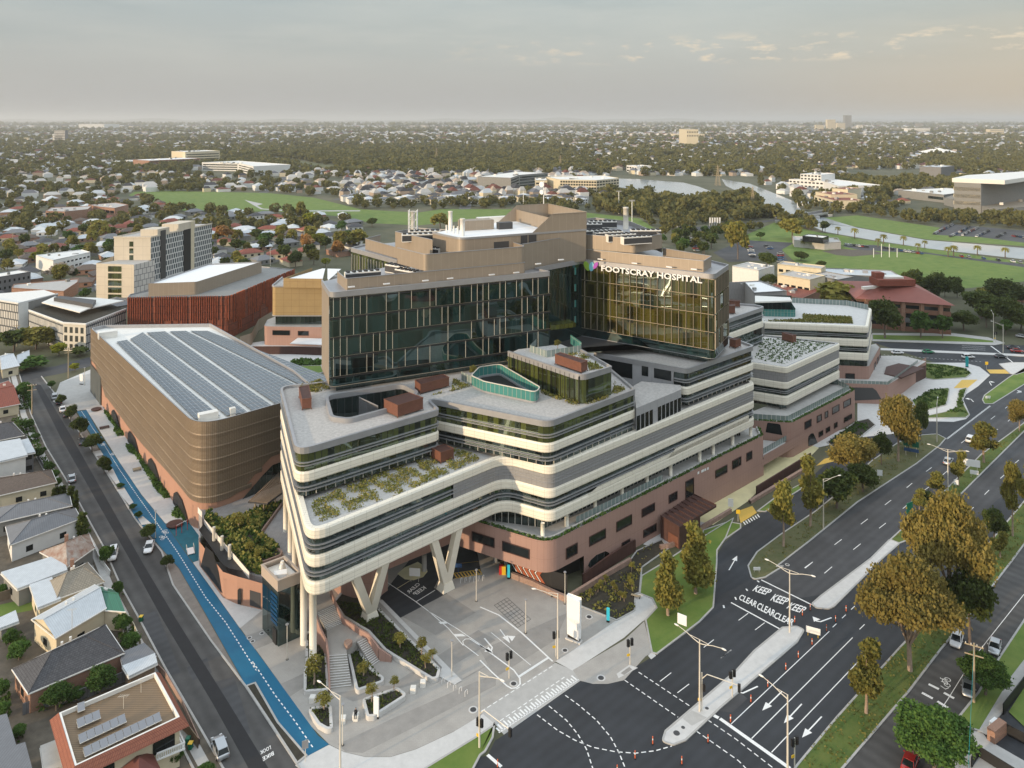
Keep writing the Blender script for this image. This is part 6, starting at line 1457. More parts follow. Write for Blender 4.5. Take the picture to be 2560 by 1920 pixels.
for lb,xs,n_ in [('longest row of tilted solar panels on the villa roof',[(675,1555),(1290,1262)],10),('middle row of tilted solar panels on the villa roof',[(635,1450),(1010,1275)],6),('short row of three tilted solar panels on the villa roof',[(620,1325),(805,1245)],3),('single tilted solar panel at the back of the villa roof',[(620,1200),(680,1178)],1)]:
 A,B=P('B',*xs[0],vz),P('B',*xs[1],vz);uu=unit(A,B);nn_=(-uu[1],uu[0]);t2=thing('solar_panel_row',lb,'solar panels',(*A,vz-.5),'rows of solar panels on the villa roof')
 for k in range(n_):
  a0,a1=lerp(A,B,k/n_),lerp(A,B,(k+.94)/n_);a0=add(a0,nn_,-.3);a1=add(a1,nn_,-.3)
  z0_,z1_=vz-.1,vz+.35;t0_,t1_=add(a0,nn_,1.3),add(a1,nn_,1.3)
  b=MB();b.f([(*a0,z0_),(*a1,z0_),(*t1_,z1_),(*t0_,z1_)],0);b.f([(*a0,z0_-.06),(*a1,z0_-.06),(*t1_,z1_-.06),(*t0_,z1_-.06)]);b.f([(*a0,z0_-.06),(*a1,z0_-.06),(*a1,z0_),(*a0,z0_)])
  pn=b.build('panel',mat('villa_solar',(.20,.21,.23),.2,spec=.7) if 'villa_solar' not in M else M['villa_solar'],t2)
  b=MB();b.kerb([a0,a1,t1_,t0_],.05,vz-.12,vz-.06,0,True)
  for q_ in (t0_,t1_):b.tube([(*q_,vz-.5),(*q_,z1_)],.03,4)
  b.build('stand',M['pole_metal'],pn)
for lb,x_,y_,h in [('television antenna on a tripod in the middle of the villa roof',985,1160,1.9),('television antenna near the street edge of the villa roof',1125,1030,1.8),('television antenna on the bright white iron roof',575,555,3.5)]:
 p=P('B',x_,y_,vz if y_>900 else 4.5);z0_=vz-.5 if y_>900 else 4.5;t2=thing('antenna',lb,'antenna',(*p,z0_),'rooftop antennas on the houses')
 MB().tube([(*p,z0_),(*p,z0_+h)],.04,5).build('mast',M['pole_metal'],t2)
 b=MB();b.tube([(p[0]-.7,p[1]-.2,z0_+h),(p[0]+.7,p[1]+.2,z0_+h)],.025,4)
 for k in range(5):xx=p[0]-.6+k*.3;b.tube([(xx-.1,p[1]-.35,z0_+h),(xx+.1,p[1]+.35,z0_+h)],.02,4)
 b.build('boom',M['pole_metal'],t2)
def fence(label,t,pts,h,m='timber',grp='fences along the left street yards',name='fence'):
 p=PL(t,pts);o=MB().kerb(p,.12,0,h).build(name,M[m],at=(*p[0],0));tag(o,label,'fence',grp)
fence('weathered grey paling fence below the brown tiled house','A',[(-50,1180),(200,1120),(415,1075)],1.8)
fence('dark fence below the white walled house','A',[(320,1510),(460,1440),(620,1385)],1.6,'dark_metal')
fence('grey paling fence behind the backyard lawn','B',[(-20,340),(250,250),(270,310)],1.8)
fence('corrugated dark fence between the mossy roofed house and the villa','B',[(180,1240),(320,1180),(640,1120),(1000,970)],1.8,'iron_grey')
fence('low brick front fence along the footpath by the villa','B',[(1245,860),(1320,940),(1460,1180),(1590,1480)],1.0,'stone_wall')
fence('timber side fence by the bins near the villa','B',[(1430,1330),(1500,1400),(1580,1510)],1.7)
fence('cream front fence of the bright white roofed house','B',[(980,430),(1070,560),(1120,690)],1.1,'wall_cream')
fence('white picket fence in front of the rusty roofed house','A',[(735,1490),(790,1600),('B',880,130)],1.1,'wall_white')
fence('dark front fence of the white walled house','A',[(640,1290),(690,1400)],1.1,'dark_metal')
fence('dark front fence of the white box house','A',[(275,740),(350,870)],1.2,'iron_grey')
ground_piece('backyard_lawn',PL('B',[(-50,370),(250,300),(260,400),(-50,460)]),.03,'lawn')
ground_piece('backyard_paving',PL('A',[(-200,400),(235,470),(540,1010),(820,1500),('B',1000,330),('B',1250,860),('B',1560,1500),('B',1500,1900),('B',-200,1900),('B',-200,0)]),.006,'soil')
p=P('E',2015,1290);o=MB().box(p,3.4,1.1,0,1.9,.55).build('brick_gatepost',M['wall_brick'],at=(*p,0));tag(o,'brick gatepost with a pale panel beside the driveway at the lower right','gatepost')
o=MB().box(P('E',1990,1245),1.6,.5,1.2,1.7,.55).build('panel',M['white']);o.name ='letterbox';tag(o,'white letterbox panel on the brick gatepost','letterbox')
fence('tall black fence enclosing the lower right property','E',[(2060,1130),(2212,930),(2400,680)],1.8,'black',None);fence('black metal gate across the lower right driveway','E',[(1830,1513),(1880,1430),(2212,1640)],1.6,'black',None)
fence('low black side wall of the lower right property','E',[(2065,1260),(2212,1340)],1.7,'black',None)
ground_piece('property_lawn',PL('E',[(2100,1110),(2300,800),(2500,1000),(2300,1300)]),.14,'lawn')
# ================= street furniture, vehicles, people =================
def bxp(name,label,cat,t,base,z,h,m,grp=None,top=None):
 p=PL(t,base,z);p=p if area(p)>0 else p[::-1]
 t_=thing(name,label,cat,(*p[0],z),grp)
 MB().wall(p,z+.25,z+h,0,True).build('louvred_sides',M[m],t_);MB().sheet(p,z+h-.05).build('top',M[top or 'rust'],t_)
 b=MB();b.kerb(p,.12,z+h-.1,z+h+.03,0,True)
 for q in p:b.box(q,.15,.15,z,z+.3)
 b.build('frame',M[m],t_)
GB ='brown louvred plant boxes on the roofs'
for lb,t,base,z,h in [('tall narrow brown louvred box at the left roof edge near the planting','F',[(497,400),(570,392),(548,285),(470,300)],32.6,2.3),
 ('long brown louvred box just in front of the glass tower','F',[(1440,275),(1668,215),(1620,190),(1395,238)],32.6,2.2),
 ('wide brown louvred box beside the roof courtyard opening','F',[(1148,412),(1258,463),(1460,400),(1350,358)],32.6,2.6),
 ('open topped brown box on the planted lower roof','F',[(1528,790),(1602,828),(1705,795),(1632,760)],23.35,2.3),
 ('orange lit brown louvred box on the glass pavilion roof','a',[(815,505),(1178,632),(1265,595),(890,478)],38.15,2.3),
 ('brown louvred box at the back of the round pebble roof','V',[(778,655),(908,692),(958,684),(830,648)],21.65,2.4),
 ('small brown louvred box beside the glass wing on the right roof','V',[(118,748),(195,760),(262,742),(190,725)],32.6,2.2),
 ('brown louvred box on the rear right roof','V',[(112,330),(190,325),(188,300),(112,305)],32.6,2.5),
 ('flat brown louvred box behind the rear right roof one','V',[(118,235),(250,245),(250,232),(118,222)],32.6,2.0)]:
 bxp('louvred_plant_box',lb,'plant box',t,base,z,h,'brown_clad',GB)
def chiller(n=9):
 t_=thing('chiller','x','chiller',(0,0,0),'chillers on the hospital roof')
 MB().prism([(-n*.7,-1),(n*.7,-1),(n*.7,1),(-n*.7,1)],0,2.0).build('casing',M['offwhite'],t_)
 b=MB();b.wall([(-n*.7,-1.01),(n*.7,-1.01)],.2,1.7);b.build('coil_grille',M['dark_metal'],t_)
 for k in range(n):
  for s in (-.48,.48):
   x=-n*.7+.7+k*1.4;b=MB();b.tube([(x,s,1.95),(x,s,2.3)],.44,10);b.build('fan',M['black'],t_)
 return t_
ch=chiller(6)
chl=[('Y',215,810,56.2,.40,'front left end of the tower roof, first chiller row'),('Y',640,745,56.5,-.65,'chiller row beside the tall tan screen corner'),('Y',760,800,55.2,-.65,'chiller row tucked at the foot of the tan screen corner'),
 ('Y',980,530,59,-.65,'chiller row behind the large tan screen'),('Y',850,380,62,.2,'chiller row on the upper left plant deck'),('Y',930,345,62,.2,'rear chiller row on the upper left plant deck'),
 ('K',1000,320,60.5,.35,'chiller row nearest the penthouse on the right deck'),('K',1105,335,60.5,.35,'second chiller row from the penthouse on the right deck'),('K',1215,355,60.5,.35,'third chiller row from the penthouse on the right deck'),('K',1350,375,60.5,.35,'chiller row at the front corner of the right deck'),
 ('K',930,265,61,.05,'back chiller row on the right deck by the penthouse'),('K',1060,245,61,.05,'far back chiller row on the right deck'),('K',1430,320,60,.05,'chiller row at the far right end of the deck')]
for i,(t,x,y,z,rz,lb) in enumerate(chl):
 X,Y=P(t,x,y,z);l=lb if 'chiller' in lb else lb
 zz=54.4 if i in (0,1,2) else (57.2 if i==3 else (60.35 if i in (4,5) else 59.65))
 X,Y=P(t,x,y,zz+2.2)
 if i==0:ch.location=(X,Y,zz);ch.rotation_euler[2]=rz;ch['label'] ='white chiller with black fans, '+lb.replace(', first chiller row','')
 else:dup(ch,(X,Y,zz),rz,'white chiller with black fans, '+lb.replace('chiller row ','').replace('chiller row',''))
def pipe(name,label,cat,t,x,y,z,h,r,m='offwhite',grp=None):
 X,Y=P(t,x,y,z);t_=thing(name,label,cat,(X,Y,z),grp)
 MB().tube([(X,Y,z),(X,Y,z+h)],r,12).build('pipe',M[m],t_,True);MB().tube([(X,Y,z+h-.2),(X,Y,z+h+.1)],r*1.12,12).build('collar',M['pole_metal'],t_)
 return t_
GF ='flues on the penthouse roof'
pipe('flue','tall white flue with stays at the back of the penthouse roof','flue','Y',1225,355,62.7,5.2,.55,grp=GF)
pipe('flue','thick white flue nearest the rounded penthouse corner','flue','Y',1365,415,62.7,4.4,.6,grp=GF)
for i,x_ in enumerate((1180,1265,1310)):pipe('vent_pipe',['short white vent left of the tall flue','short white vent just right of the tall flue','short thin white vent between the two flues'][i],'vent','Y',x_,372+i*8,62.7,1.8,.22,grp='short vents on the penthouse roof')
pipe('flue','steel flue standing among the right deck chillers','flue','K',1260,320,59.6,6.5,.8,'pole_metal',GF)
pt=thing('flue_tower','tall white steel lattice tower around an exhaust pipe at the tower front','flue',(*P('Y',795,570,57),54.35))
X,Y=P('Y',795,575,57.0)
for sx in (-1.1,1.1):
 for sy in (-1.1,1.1):MB().tube([(X+sx,Y+sy,54.4),(X+sx,Y+sy,68.0)],.09,4).build('post',M['white'],pt)
b=MB()
for k in range(6):
 z0_,z1_=54.5+k*2.2,56.7+k*2.2
 for (ax,ay),(bx_,by_) in (((-1.1,-1.1),(1.1,-1.1)),((1.1,-1.1),(1.1,1.1)),((-1.1,-1.1),(-1.1,1.1))):
  b.tube([(X+ax,Y+ay,z0_),(X+bx_,Y+by_,z1_)],.05,4);b.tube([(X+ax,Y+ay,z1_),(X+bx_,Y+by_,z1_)],.05,4)
b.build('bracing',M['white'],pt);MB().tube([(X,Y,54.4),(X,Y,67.6)],.62,12).build('pipe',M['offwhite'],pt,True)
for lb,t,x,y,z,sx,sy,h,a in [('dark curved duct unit on the penthouse roof','Y',1850,330,62.7,4,2,1.8,.4),('pale long duct on the penthouse roof','Y',1720,255,62.7,10,2,1.6,.4),('brown clad tank room at the back of the penthouse roof','Y',1520,335,62.7,9,4,2.6,.4)]:
 X,Y=P(t,x,y,z);o=MB().box((X,Y),sx,sy,z,z+h,a).build('roof_unit',M['dark_metal' if 'dark' in lb else ('offwhite' if 'pale' in lb else 'tan_screen')],at=(X,Y,z));tag(o,lb,'roof unit')
for lb,t,x,y in [('white satellite dish pair on the penthouse mast','K',540,90)]:
 X,Y=P('K',550,200,63);t_=thing('satellite_dish',lb,'satellite dish',(X,Y,66)); 
 for k,(z_,r_) in enumerate(((72.6,.9),(70.2,.75))):MB().tube([(X-.5,Y-.5,z_),(X-.7,Y-.75,z_)],[r_*.6,r_],12).build('dish',M['white'],t_)
X,Y=P('J',935,545,8);X,Y=P('J',925,560,34)
# ---- lamps
def plaza_lamp():
 t_=thing('plaza_lamp','x','lamp',(0,0,0),'slim lamp posts on the plaza')
 MB().tube([(0,0,0),(0,0,6.0)],[.09,.06],8).build('pole',M['pole_metal'],t_)
 MB().tube([(0,0,6.0),(0,0,6.12)],.28,12).build('lamp_head',M['grey_metal'],t_)
 MB().tube([(0,0,.0),(0,0,.06)],.25,8).build('base_plate',M['dark_metal'],t_)
 return t_
pl0=plaza_lamp()
for i,(t,x,y,lb) in enumerate([('C',376,795,'slim lamp post beside the glass lift tower'),('C',818,1478,'slim lamp post by the small triangular planter'),('C',1690,935,'slim lamp post on the pale tip beside the sloped garden'),('C',1885,330,'slim lamp post near the bicycle hoops and the V column'),
 ('D',365,585,'slim lamp post beside the inlaid stone grid'),('D',678,350,'slim lamp post at the stone wall under the podium corner'),('A',540+135,200,'slim lamp post beside the white sign at the far end'),('A',1240,1420,'slim lamp post beside the teal play area'),('E',1035,985,'thin grey post at the road edge beside the small gum tree')]):
 X,Y=P(t,x,y)
 if i==0:pl0.location=(X,Y,.012);pl0['label']=lb
 else:dup(pl0,(X,Y,.012),label=lb)
def street_light(two=True,h=11.2):
 t_=thing('street_light','x','street light',(0,0,0),'curved arm street lights' if two else 'single arm street lights')
 MB().tube([(0,0,0),(0,0,h)],[.16,.10],8).build('pole',M['pole_metal'],t_)
 for s in ((-1,1) if two else (1,)):
  MB().tube([(0,0,h-.6),(s*1.0,0,h-.35),(s*2.2,0,h+.1),(s*3.8,0,h+.45)],[.07,.06,.05,.045],6).build('arm',M['pole_metal'],t_)
  MB().tube([(0,0,h),(s*1.6,0,h-.02)],.04,5).build('brace',M['pole_metal'],t_)
  MB().ball((s*4.1,0,h+.45),.45,.17,.12,8,5).build('lamp_head',M['offwhite'],t_)
 return t_
s2=street_light();s1=street_light(False)
for i,(t,x,y,rz,lb) in enumerate([('D',1752,1212,-.75,'double arm street light rising from the near concrete island'),('E',507,530,-.65,'double arm street light at the KEEP CLEAR box'),('H',1658,985,-.5,'double arm street light on the grass median further up')]):
 X,Y=P(t,x,y)
 if i==0:s2.location=(X,Y,.1);s2['label']=lb;s2.rotation_euler[2]=rz
 else:dup(s2,(X,Y,.1),rz,lb)
for i,(t,x,y,rz,lb) in enumerate([('C',800,1720,2.6,'single arm street light at the foot of the blue path'),('D',620,790,3.0,'single arm street light beside the white totem'),('E',492,1560,2.3,'single arm street light beside the traffic lanes at the bottom'),('H',752,1228,.2,'single arm street light on the slip lane verge'),
  ('L',2060,1170,2.2,'single arm street light at the far junction corner'),('L',1990,1080,1.2,'single arm street light behind the far junction corner'),('H',1578,600,1.0,'single arm street light at the verge nose near the green signs'),('J',262,640,1.6,'single arm street light in the small car park behind the terracotta building'),('C',1910,1500,-.6,'single arm street light on the corner signal pole')]):
 X,Y=P(t,x,y)
 if i==0:s1.location=(X,Y,.05);s1['label']=lb;s1.rotation_euler[2]=rz
 else:dup(s1,(X,Y,.05),rz,lb)
# ---- traffic signals
def signal(mast=False):
 t_=thing('traffic_light','x','traffic light',(0,0,0),'traffic lights at the junction')
 MB().tube([(0,0,0),(0,0,4.2 if not mast else 6.0)],.09,8).build('pole',M['pole_metal'],t_)
 for (dx,dz) in ((-.35,3.1),(.35,3.2)):
  h_=MB().box((dx,0),.42,.35,dz,dz+1.15).build('signal_head',M['black'],t_)
  b=MB()
  for k in range(3):b.tube([(dx,-.18,dz+.2+k*.36),(dx,-.30,dz+.2+k*.36)],.14,8)
  b.build('visor',M['black'],h_)
 MB().box((-.35,-.05),.5,.08,1.5,1.9).build('button_box',M['sign_yellow'],t_)
 if mast:
  MB().tube([(0,0,5.0),(.8,0,5.9),(5.5,0,5.4)],.07,6).build('mast_arm',M['pole_metal'],t_)
  MB().box((5.6,0),.42,.35,4.4,5.6).build('signal_head',M['black'],t_)
 return t_
sg=signal();sm=signal(True)
for i,(t,x,y,rz,lb) in enumerate([('D',232,945,.5,'traffic light on the plaza entry nose between the lanes'),('D',1197,835,.3,'traffic light on the rounded paved corner beside the road'),('E',543,1510,.4,'traffic light on the grass tip at the bottom beside the lanes'),('E',90,1000,.4,'traffic light on the concrete island above the stop line'),
  ('D',605,770,.2,'traffic light in front of the single arm light near the totem'),('L',2005,1095,0,'traffic light at the far junction kerb')]):
 X,Y=P(t,x,y)
 if i==0:sg.location=(X,Y,.05);sg['label']=lb;sg.rotation_euler[2]=rz
 else:dup(sg,(X,Y,.05),rz,lb)
for i,(t,x,y,rz,lb) in enumerate([('C',1908,1500,-.65,'traffic light with mast arm on the grass corner of the left street'),('D',1757,1205,-.35,'traffic light with mast arm on the near concrete island')]):
 X,Y=P(t,x,y)
 if i==0:sm.location=(X+.1,Y,.05);sm['label']=lb;sm.rotation_euler[2]=rz
 else:dup(sm,(X+.25,Y,.05),rz,lb)
# ---- orange and white bollards
cb=thing('lane_bollard','orange and white flexible bollard closing off the turning lane','bollard',(0,0,0),'orange and white bollards along the turning lanes')
MB().tube([(0,0,.05),(0,0,1.15)],.075,8).build('post',M['orange'],cb);MB().tube([(0,0,.62),(0,0,.86)],.08,8).build('band',M['white'],cb);MB().tube([(0,0,0),(0,0,.07)],.2,8).build('base',M['black'],cb)
bl=[('D',1378,1470),('D',1237,1585),('D',1610,1630),('D',1998,1295),('D',1819,1455),('D',1095,1700),('D',140,1655),('E',78,1180),('E',225,1035),('E',348,925),('E',479,800),('E',570,712),('E',670,618),('E',775,518),('E',841,450),('E',918,375),('E',994,305),('E',657,365),('E',600,405),('E',544,455)]
bw=['beside the nose of the near concrete island','on the dashed turning curve','in the lower road right of the dashed curve','below the near mast arm signal','on the pedestrian dashes right of the island nose','at the bottom edge of the road','on the stop line at the bottom left','at the stop line of the turning lane','level with the turn arrow','second above the stop line beside the island','third up beside the near island','fourth up beside the near island','beside the white warning board','just above the white warning board','beside the upper turn arrow','further up the turning lane','highest one in the turning lane','at the tip of the upper island','by the last KEEP letters','by the last CLEAR letters']
for i,(t,x,y) in enumerate(bl):
 X,Y=P(t,x,y);lb ='orange and white bollard '+bw[i]
 if i==0:cb.location=(X,Y,.02);cb['label']=lb
 else:dup(cb,(X,Y,.02),label=lb)
# ---- timber power poles with wires
def power_pole(h,lb,t,x,y,rz=0,arms=2):
 X,Y=P(t,x,y);t_=thing('power_pole',lb,'power pole',(X,Y,0),'timber power poles')
 MB().tube([(X,Y,0),(X,Y,h)],[.19,.13],8).build('pole',M['pole_wood'],t_)
 for k in range(arms):MB().box((X,Y),2.6,.12,h-.5-k*1.5,h-.35-k*1.5,rz).build('crossarm',M['pole_wood'],t_)
 b=MB();ca,sa=math.cos(rz),math.sin(rz)
 for q in (-1.15,-.4,.4,1.15):b.tube([(X+q*ca,Y+q*sa,h-.35),(X+q*ca,Y+q*sa,h-.1)],.06,5)
 b.build('insulators',M['offwhite'],t_)
 return (X,Y,h-.1)
w1=power_pole(9.5,'timber power pole with two crossarms beside the parked silver cars','E',1848,1040,-.5)
w2=power_pole(9.5,'timber power pole at the near end of the left street','A',255,432,.3)
w3=power_pole(11,'timber power pole at the corner of the cross street','A',545,145,.3)
w4=power_pole(9,'timber power pole beyond the white offices','I',145,1335,.2)
w5=power_pole(10,'timber power pole beside the yellow and green trees behind the lawn','J',620,530,.2)
w6=power_pole(10,'timber power pole at the far left among the houses','I',110,470,.2)
w7=power_pole(10,'timber power pole on the far left road','I',410,395,.2)
o=MB().tube([(w1[0],w1[1],w1[2]),(w1[0]-13,w1[1]-20,7.6),(w1[0]-22,w1[1]-38,8.6)],.025,4).build('overhead_wire',M['sign_teal'],at=w1);tag(o,'thin green overhead wire running down from the timber pole over the service road','wire')
# ---- vehicles
def car(name,m,kind='sedan',detail=True):
 t_=thing(name,'x','car',(0,0,0));L_=4.6;W_=.92
 if kind=='sedan':st=[(-2.3,.45,.72,.62),(-2.15,.3,.86,.84),(-1.2,.25,.93,.90),(-.4,.25,.95,.92),(.9,.25,.93,.92),(1.7,.28,.82,.88),(2.2,.32,.66,.74),(2.3,.42,.55,.6)];rf=(-1.75,-1.0,.35,1.15,1.42)
 else:st=[(-2.3,.45,.95,.72),(-2.2,.3,1.0,.88),(-1.2,.28,1.02,.92),(-.4,.28,1.02,.93),(.9,.28,1.0,.92),(1.8,.3,.9,.88),(2.25,.35,.72,.76),(2.35,.45,.6,.6)];rf=(-2.15,-1.8,.45,1.3,1.66)
 b=MB();rings=[]
 for x,zb,zt,w in st:rings.append([(x,-w*.92,zb),(x,-w,(zb+zt)/2),(x,-w*.95,zt-.05),(x,-w*.6,zt),(x,w*.6,zt),(x,w*.95,zt-.05),(x,w,(zb+zt)/2),(x,w*.92,zb)])
 for i in range(len(rings)-1):
  for k in range(8):b.f([rings[i][k],rings[i+1][k],rings[i+1][(k+1) % 8],rings[i][(k+1) % 8]])
 b.f(rings[0]);b.f(rings[-1][::-1]);body=b.build('body',m,t_,True)
 x0,x1,x2,x3,zr_=rf;zb=.92 if kind=='sedan' else 1.0
 lo=[(x0,-.80),(x3,-.80),(x3,.80),(x0,.80)];hi=[(x1,-.64),(x2,-.64),(x2,.64),(x1,.64)]
 b=MB()
 for k in range(4):b.f([(*lo[k],zb-.03),(*lo[(k+1) % 4],zb-.03),(*hi[(k+1) % 4],zr_-.03),(*hi[k],zr_-.03)])
 b.build('windows',M['dark_glass'],t_)
 b=MB();e=[(x1-.05,-.67),(x2+.05,-.67),(x2+.05,.67),(x1-.05,.67)];b.prism(e,zr_-.04,zr_+.02)
 for k in range(4):b.tube([(*lo[k],zb),(*hi[k],zr_)],.045,4)
 mx_=(x1+x2)/2
 for s in (-1,1):b.tube([(mx_,s*.81,zb),(mx_,s*.65,zr_)],.04,4)
 b.build('roof_frame',m,t_)
 if detail:
  for x in (-1.42,1.42):
   for s in (-1,1):
    wh=MB().tube([(x,s*.93,.33),(x,s*.70,.33)],.33,12).build('wheel',M['tyre'],t_);MB().tube([(x,s*.945,.33),(x,s*.93,.33)],.19,8).build('rim',M['car_silver'],wh)
  for s in (-1,1):
   MB().box((2.24,s*.6),.12,.38,.58,.74).build('headlight',M['white'],t_);MB().box((-2.24,s*.62),.1,.3,.66,.80).build('taillight',M['red'],t_)
   MB().box((.75,s*.98),.14,.18,.92,1.06).build('mirror',m,t_)
 return t_
CK={}
def put_car(kind,col,t,x,y,head,lb,grp=None,x2=None,sc=1):
 k=(kind,col)
 X,Y=P(t,x,y)
 if k not in CK:c=car('parked_car',M[col],kind);CK[k]=c
 else:c=dup(CK[k])
 c.location=(X,Y,.02);c.rotation_euler[2]=math.radians(head);c['label']=lb;c.scale=(sc,)*3
 if grp:c['group']=grp
 return c
st_h=122
for a in [('suv','car_silver','B',1755,1525,st_h+2,'silver wagon parked at the bottom of the left street'),('sedan','car_white','A',1190,1510,st_h+165,'white sedan parked near the play area on the left street'),('suv','car_white','A',900,1570,st_h+170,'white hatchback parked in front of the white picket fence'),
   ('sedan','car_silver','A',573,960,st_h,'silver white sedan driving near the middle of the left street'),('sedan','car_white','A',500,405,st_h,'white car under the second street tree from the far end'),('sedan','car_dark','A',528,445,st_h,'dark car behind the white one under the street tree'),
   ('suv','car_silver','A',435,305,st_h,'silver car parked farthest up the left street'),('sedan','car_dark','A',470,345,st_h,'dark car second from the far end of the left street'),('sedan','car_dark','A',655,665,st_h,'dark car half hidden under the big street trees')]:
 put_car(*a,grp='cars on the left street')
for a in [('suv','car_white','E',1722,600,-128,'white hatchback on the service road between the trees and pole'),('sedan','car_silver','E',2000,650,-128,'silver sedan parked by the grass verge right of the power pole'),('sedan','car_silver','E',1808,950,-122,'silver sedan parked behind the base of the power pole'),
   ('sedan','car_red','E',1385,1490,50,'red car half hidden beneath the green tree at the bottom'),('suv','car_white','H',1822,590,48,'white hatchback driving up the main road past the median tree'),('sedan','car_silver','H',1660,750,48,'silver brown sedan driving on the main road below the white hatchback'),
   ('sedan','car_white','L',1290,1178,3,'white car farthest left on the far cross road'),('sedan','car_green','L',1515,1172,3,'bright green car on the far cross road'),('suv','car_white','L',1805,1210,3,'white suv in the nearer lane of the far cross road'),('sedan','car_dark','L',2040,1205,3,'black car in the nearer lane of the far cross road'),
   ('sedan','car_dark','L',2130,1140,-10,'dark car in the far lane near the right edge'),('sedan','car_red','L',2160,1165,-10,'dark red car near the right edge of the far cross road'),('sedan','car_silver','L',2195,1060,-40,'silver car on the road beyond the junction signals'),('sedan','car_red','H',1105,630,40,'red car hidden among the trees beside the drop off')]:
 put_car(*a)
# ---- signs
def board(name,label,cat,t,x,y,w_,h_,zb,m,ang=0,posts=2,text=None,tm='white',ts=None,pm='pole_metal',grp=None):
 X,Y=P(t,x,y);t_=thing(name,label,cat,(X,Y,.02),grp)
 ca,sa=math.cos(ang),math.sin(ang)
 MB().box((X,Y),w_,.08,zb,zb+h_,ang).build('panel',M[m],t_)
 for s in ([-.35,.35] if posts==2 else [0]):MB().tube([(X+s*w_*ca,Y+s*w_*sa+.08,0),(X+s*w_*ca,Y+s*w_*sa+.08,zb+h_)],.05,6).build('post',M[pm],t_)
 if text:
  for k,ln in enumerate(text):
   cu=bpy.data.curves.new('sign_text','FONT');cu.body=ln;cu.size=ts;cu.align_x ='CENTER';cu.extrude=.004;cu.resolution_u=1
   o=bpy.data.objects.new('sign_text',cu);COL.objects.link(o);cu.materials.append(M[tm]);o.parent=t_
   o.location=(sa*.06,-ca*.06,zb+h_-ts*1.15*(k+1));o.rotation_euler=(math.pi/2,0,ang)
 return t_
tot_=thing('totem_sign','tall blank white totem sign standing at the plaza entrance','totem sign',(*P('D',760,645),0))
tX,tY=P('D',752,640);ta_=-.55
def rot(p,a):return (p[0]*math.cos(a)-p[1]*math.sin(a),p[0]*math.sin(a)+p[1]*math.cos(a))
b=MB();hT=ZZ('D',740,290,tY)
lo=[add((tX,tY),rot(q,ta_)) for q in ((-1.25,-.35),(1.15,-.35),(1.15,.35),(-1.25,.35))];hi=[add((tX,tY),rot(q,ta_)) for q in ((-1.35,-.35),(1.25,-.35),(1.25,.35),(-1.35,.35))]
for k in range(4):b.f([(*lo[k],.9),(*lo[(k+1) % 4],.45 if k in (0,1) else .9),(*hi[(k+1) % 4],hT-.5 if k in (0,1) else hT),(*hi[k],hT)])
b.f([(*hi[0],hT),(*hi[1],hT-.5),(*hi[2],hT-.5),(*hi[3],hT)]);b.build('panel',M['white'],tot_)
MB().prism([add((tX,tY),rot(q,ta_)) for q in ((-1.5,-.6),(1.4,-.6),(1.4,.5),(-1.5,.5))],0,.25).build('plinth',M['concrete_white'],tot_)
MB().prism([add((tX,tY),rot(q,ta_)) for q in ((-1.2,-.25),(1.1,-.25),(1.1,.25),(-1.2,.25))],.2,.95).build('base',M['black'],tot_)
def small_totem(lb,t,x,y,h,m,w_=1.0,top=None):
 X,Y=P(t,x,y);t_=thing('totem_sign',lb,'totem sign',(X,Y,0));MB().box((X,Y),w_,.25,.35,h,-.3).build('panel',M[m],t_);MB().box((X,Y),w_,.3,0,.35,-.3).build('base',M['black'],t_)
small_totem('white slab sign in front of the rectangular planter','C',1087,1262,3.3,'white',.85)
small_totem('cyan wayfinding totem beside the young garden path','D',1022,495,2.6,'sign_cyan',.55);small_totem('cyan wayfinding totem at the dark podium entrance','D',228,150,2.8,'sign_cyan',.5)
small_totem('white slab sign on the far end of the promenade','A',650,195,3.6,'white',1.4);small_totem('tall teal totem beside the far cross road','L',1797,1275,4.0,'sign_teal',1.0)
GW ='white road signs'
board('road_sign','green direction sign with white text lines beside the slip road trees','road sign','H',1390,690,3.8,1.5,2.3,'sign_green',-.5,2)
board('road_sign','blue hospital direction board under the green direction sign','road sign','H',1392,705,3.6,.9,1.4,'car_blue',-.5,2)
board('road_sign','tall green direction sign at the edge of the big orange tree','road sign','H',1380,1195,2.2,3.4,1.6,'sign_green',.5,2)
for lb,t,x,y,w_,h_,zb,a in [('blank white board on two posts on the far median','H',1828,830,4.0,1.8,2.0,-.4),('smaller blank white board below the wide one on the median','H',1850,860,1.9,1.0,1.0,-.4),('small white sign beside the median street light','H',1718,960,1.0,1.2,1.8,-.3),('small white sign on the slip lane verge trees','H',1163,898,1.2,1.4,2.0,-.3),
  ('thin white sign post left of the verge one','H',1127,885,.6,.6,2.2,-.3),('white sign at the end of the yellow entrance floor','H',78,1095,1.2,1.9,.9,-.3),('white sign in front of the vehicle entry','H',1162,312,1.9,1.7,1.0,0),('white board with yellow strip under the bridge wing','c',652,425,2.2,1.6,1.2,-.1),('white arrow board hanging on the street light by the turning lane','D',1750,1205,.1,.1,5,0)]:
 if 'hanging' in lb:continue
 board('white_sign',lb,'sign',t,x,y,w_,h_,zb,'white',a,2 if w_>1.5 else 1,grp=GW)
board('warning_board','white warning board on a low yellow stand in the coned turning lane','sign','E',678,560,2.4,1.1,.6,'white',-.45,2,pm='sign_yellow')
board('round_sign','yellow pedestrian warning sign at the yellow ramp','sign','H',132,1175,.9,.9,1.8,'sign_yellow',0,1)
board('round_sign','yellow pedestrian sign at the far zebra threshold','sign','H',1940,70,1.1,1.1,1.8,'sign_yellow',0,1)
board('low_sign','small pair of white keep left signs at the verge nose','sign','E',268,95,1.4,.6,.6,'white',0,2)
board('low_sign','small white keep left sign at the right turn island nose','sign','H',1950,290,1.6,.8,.5,'white',0,2)
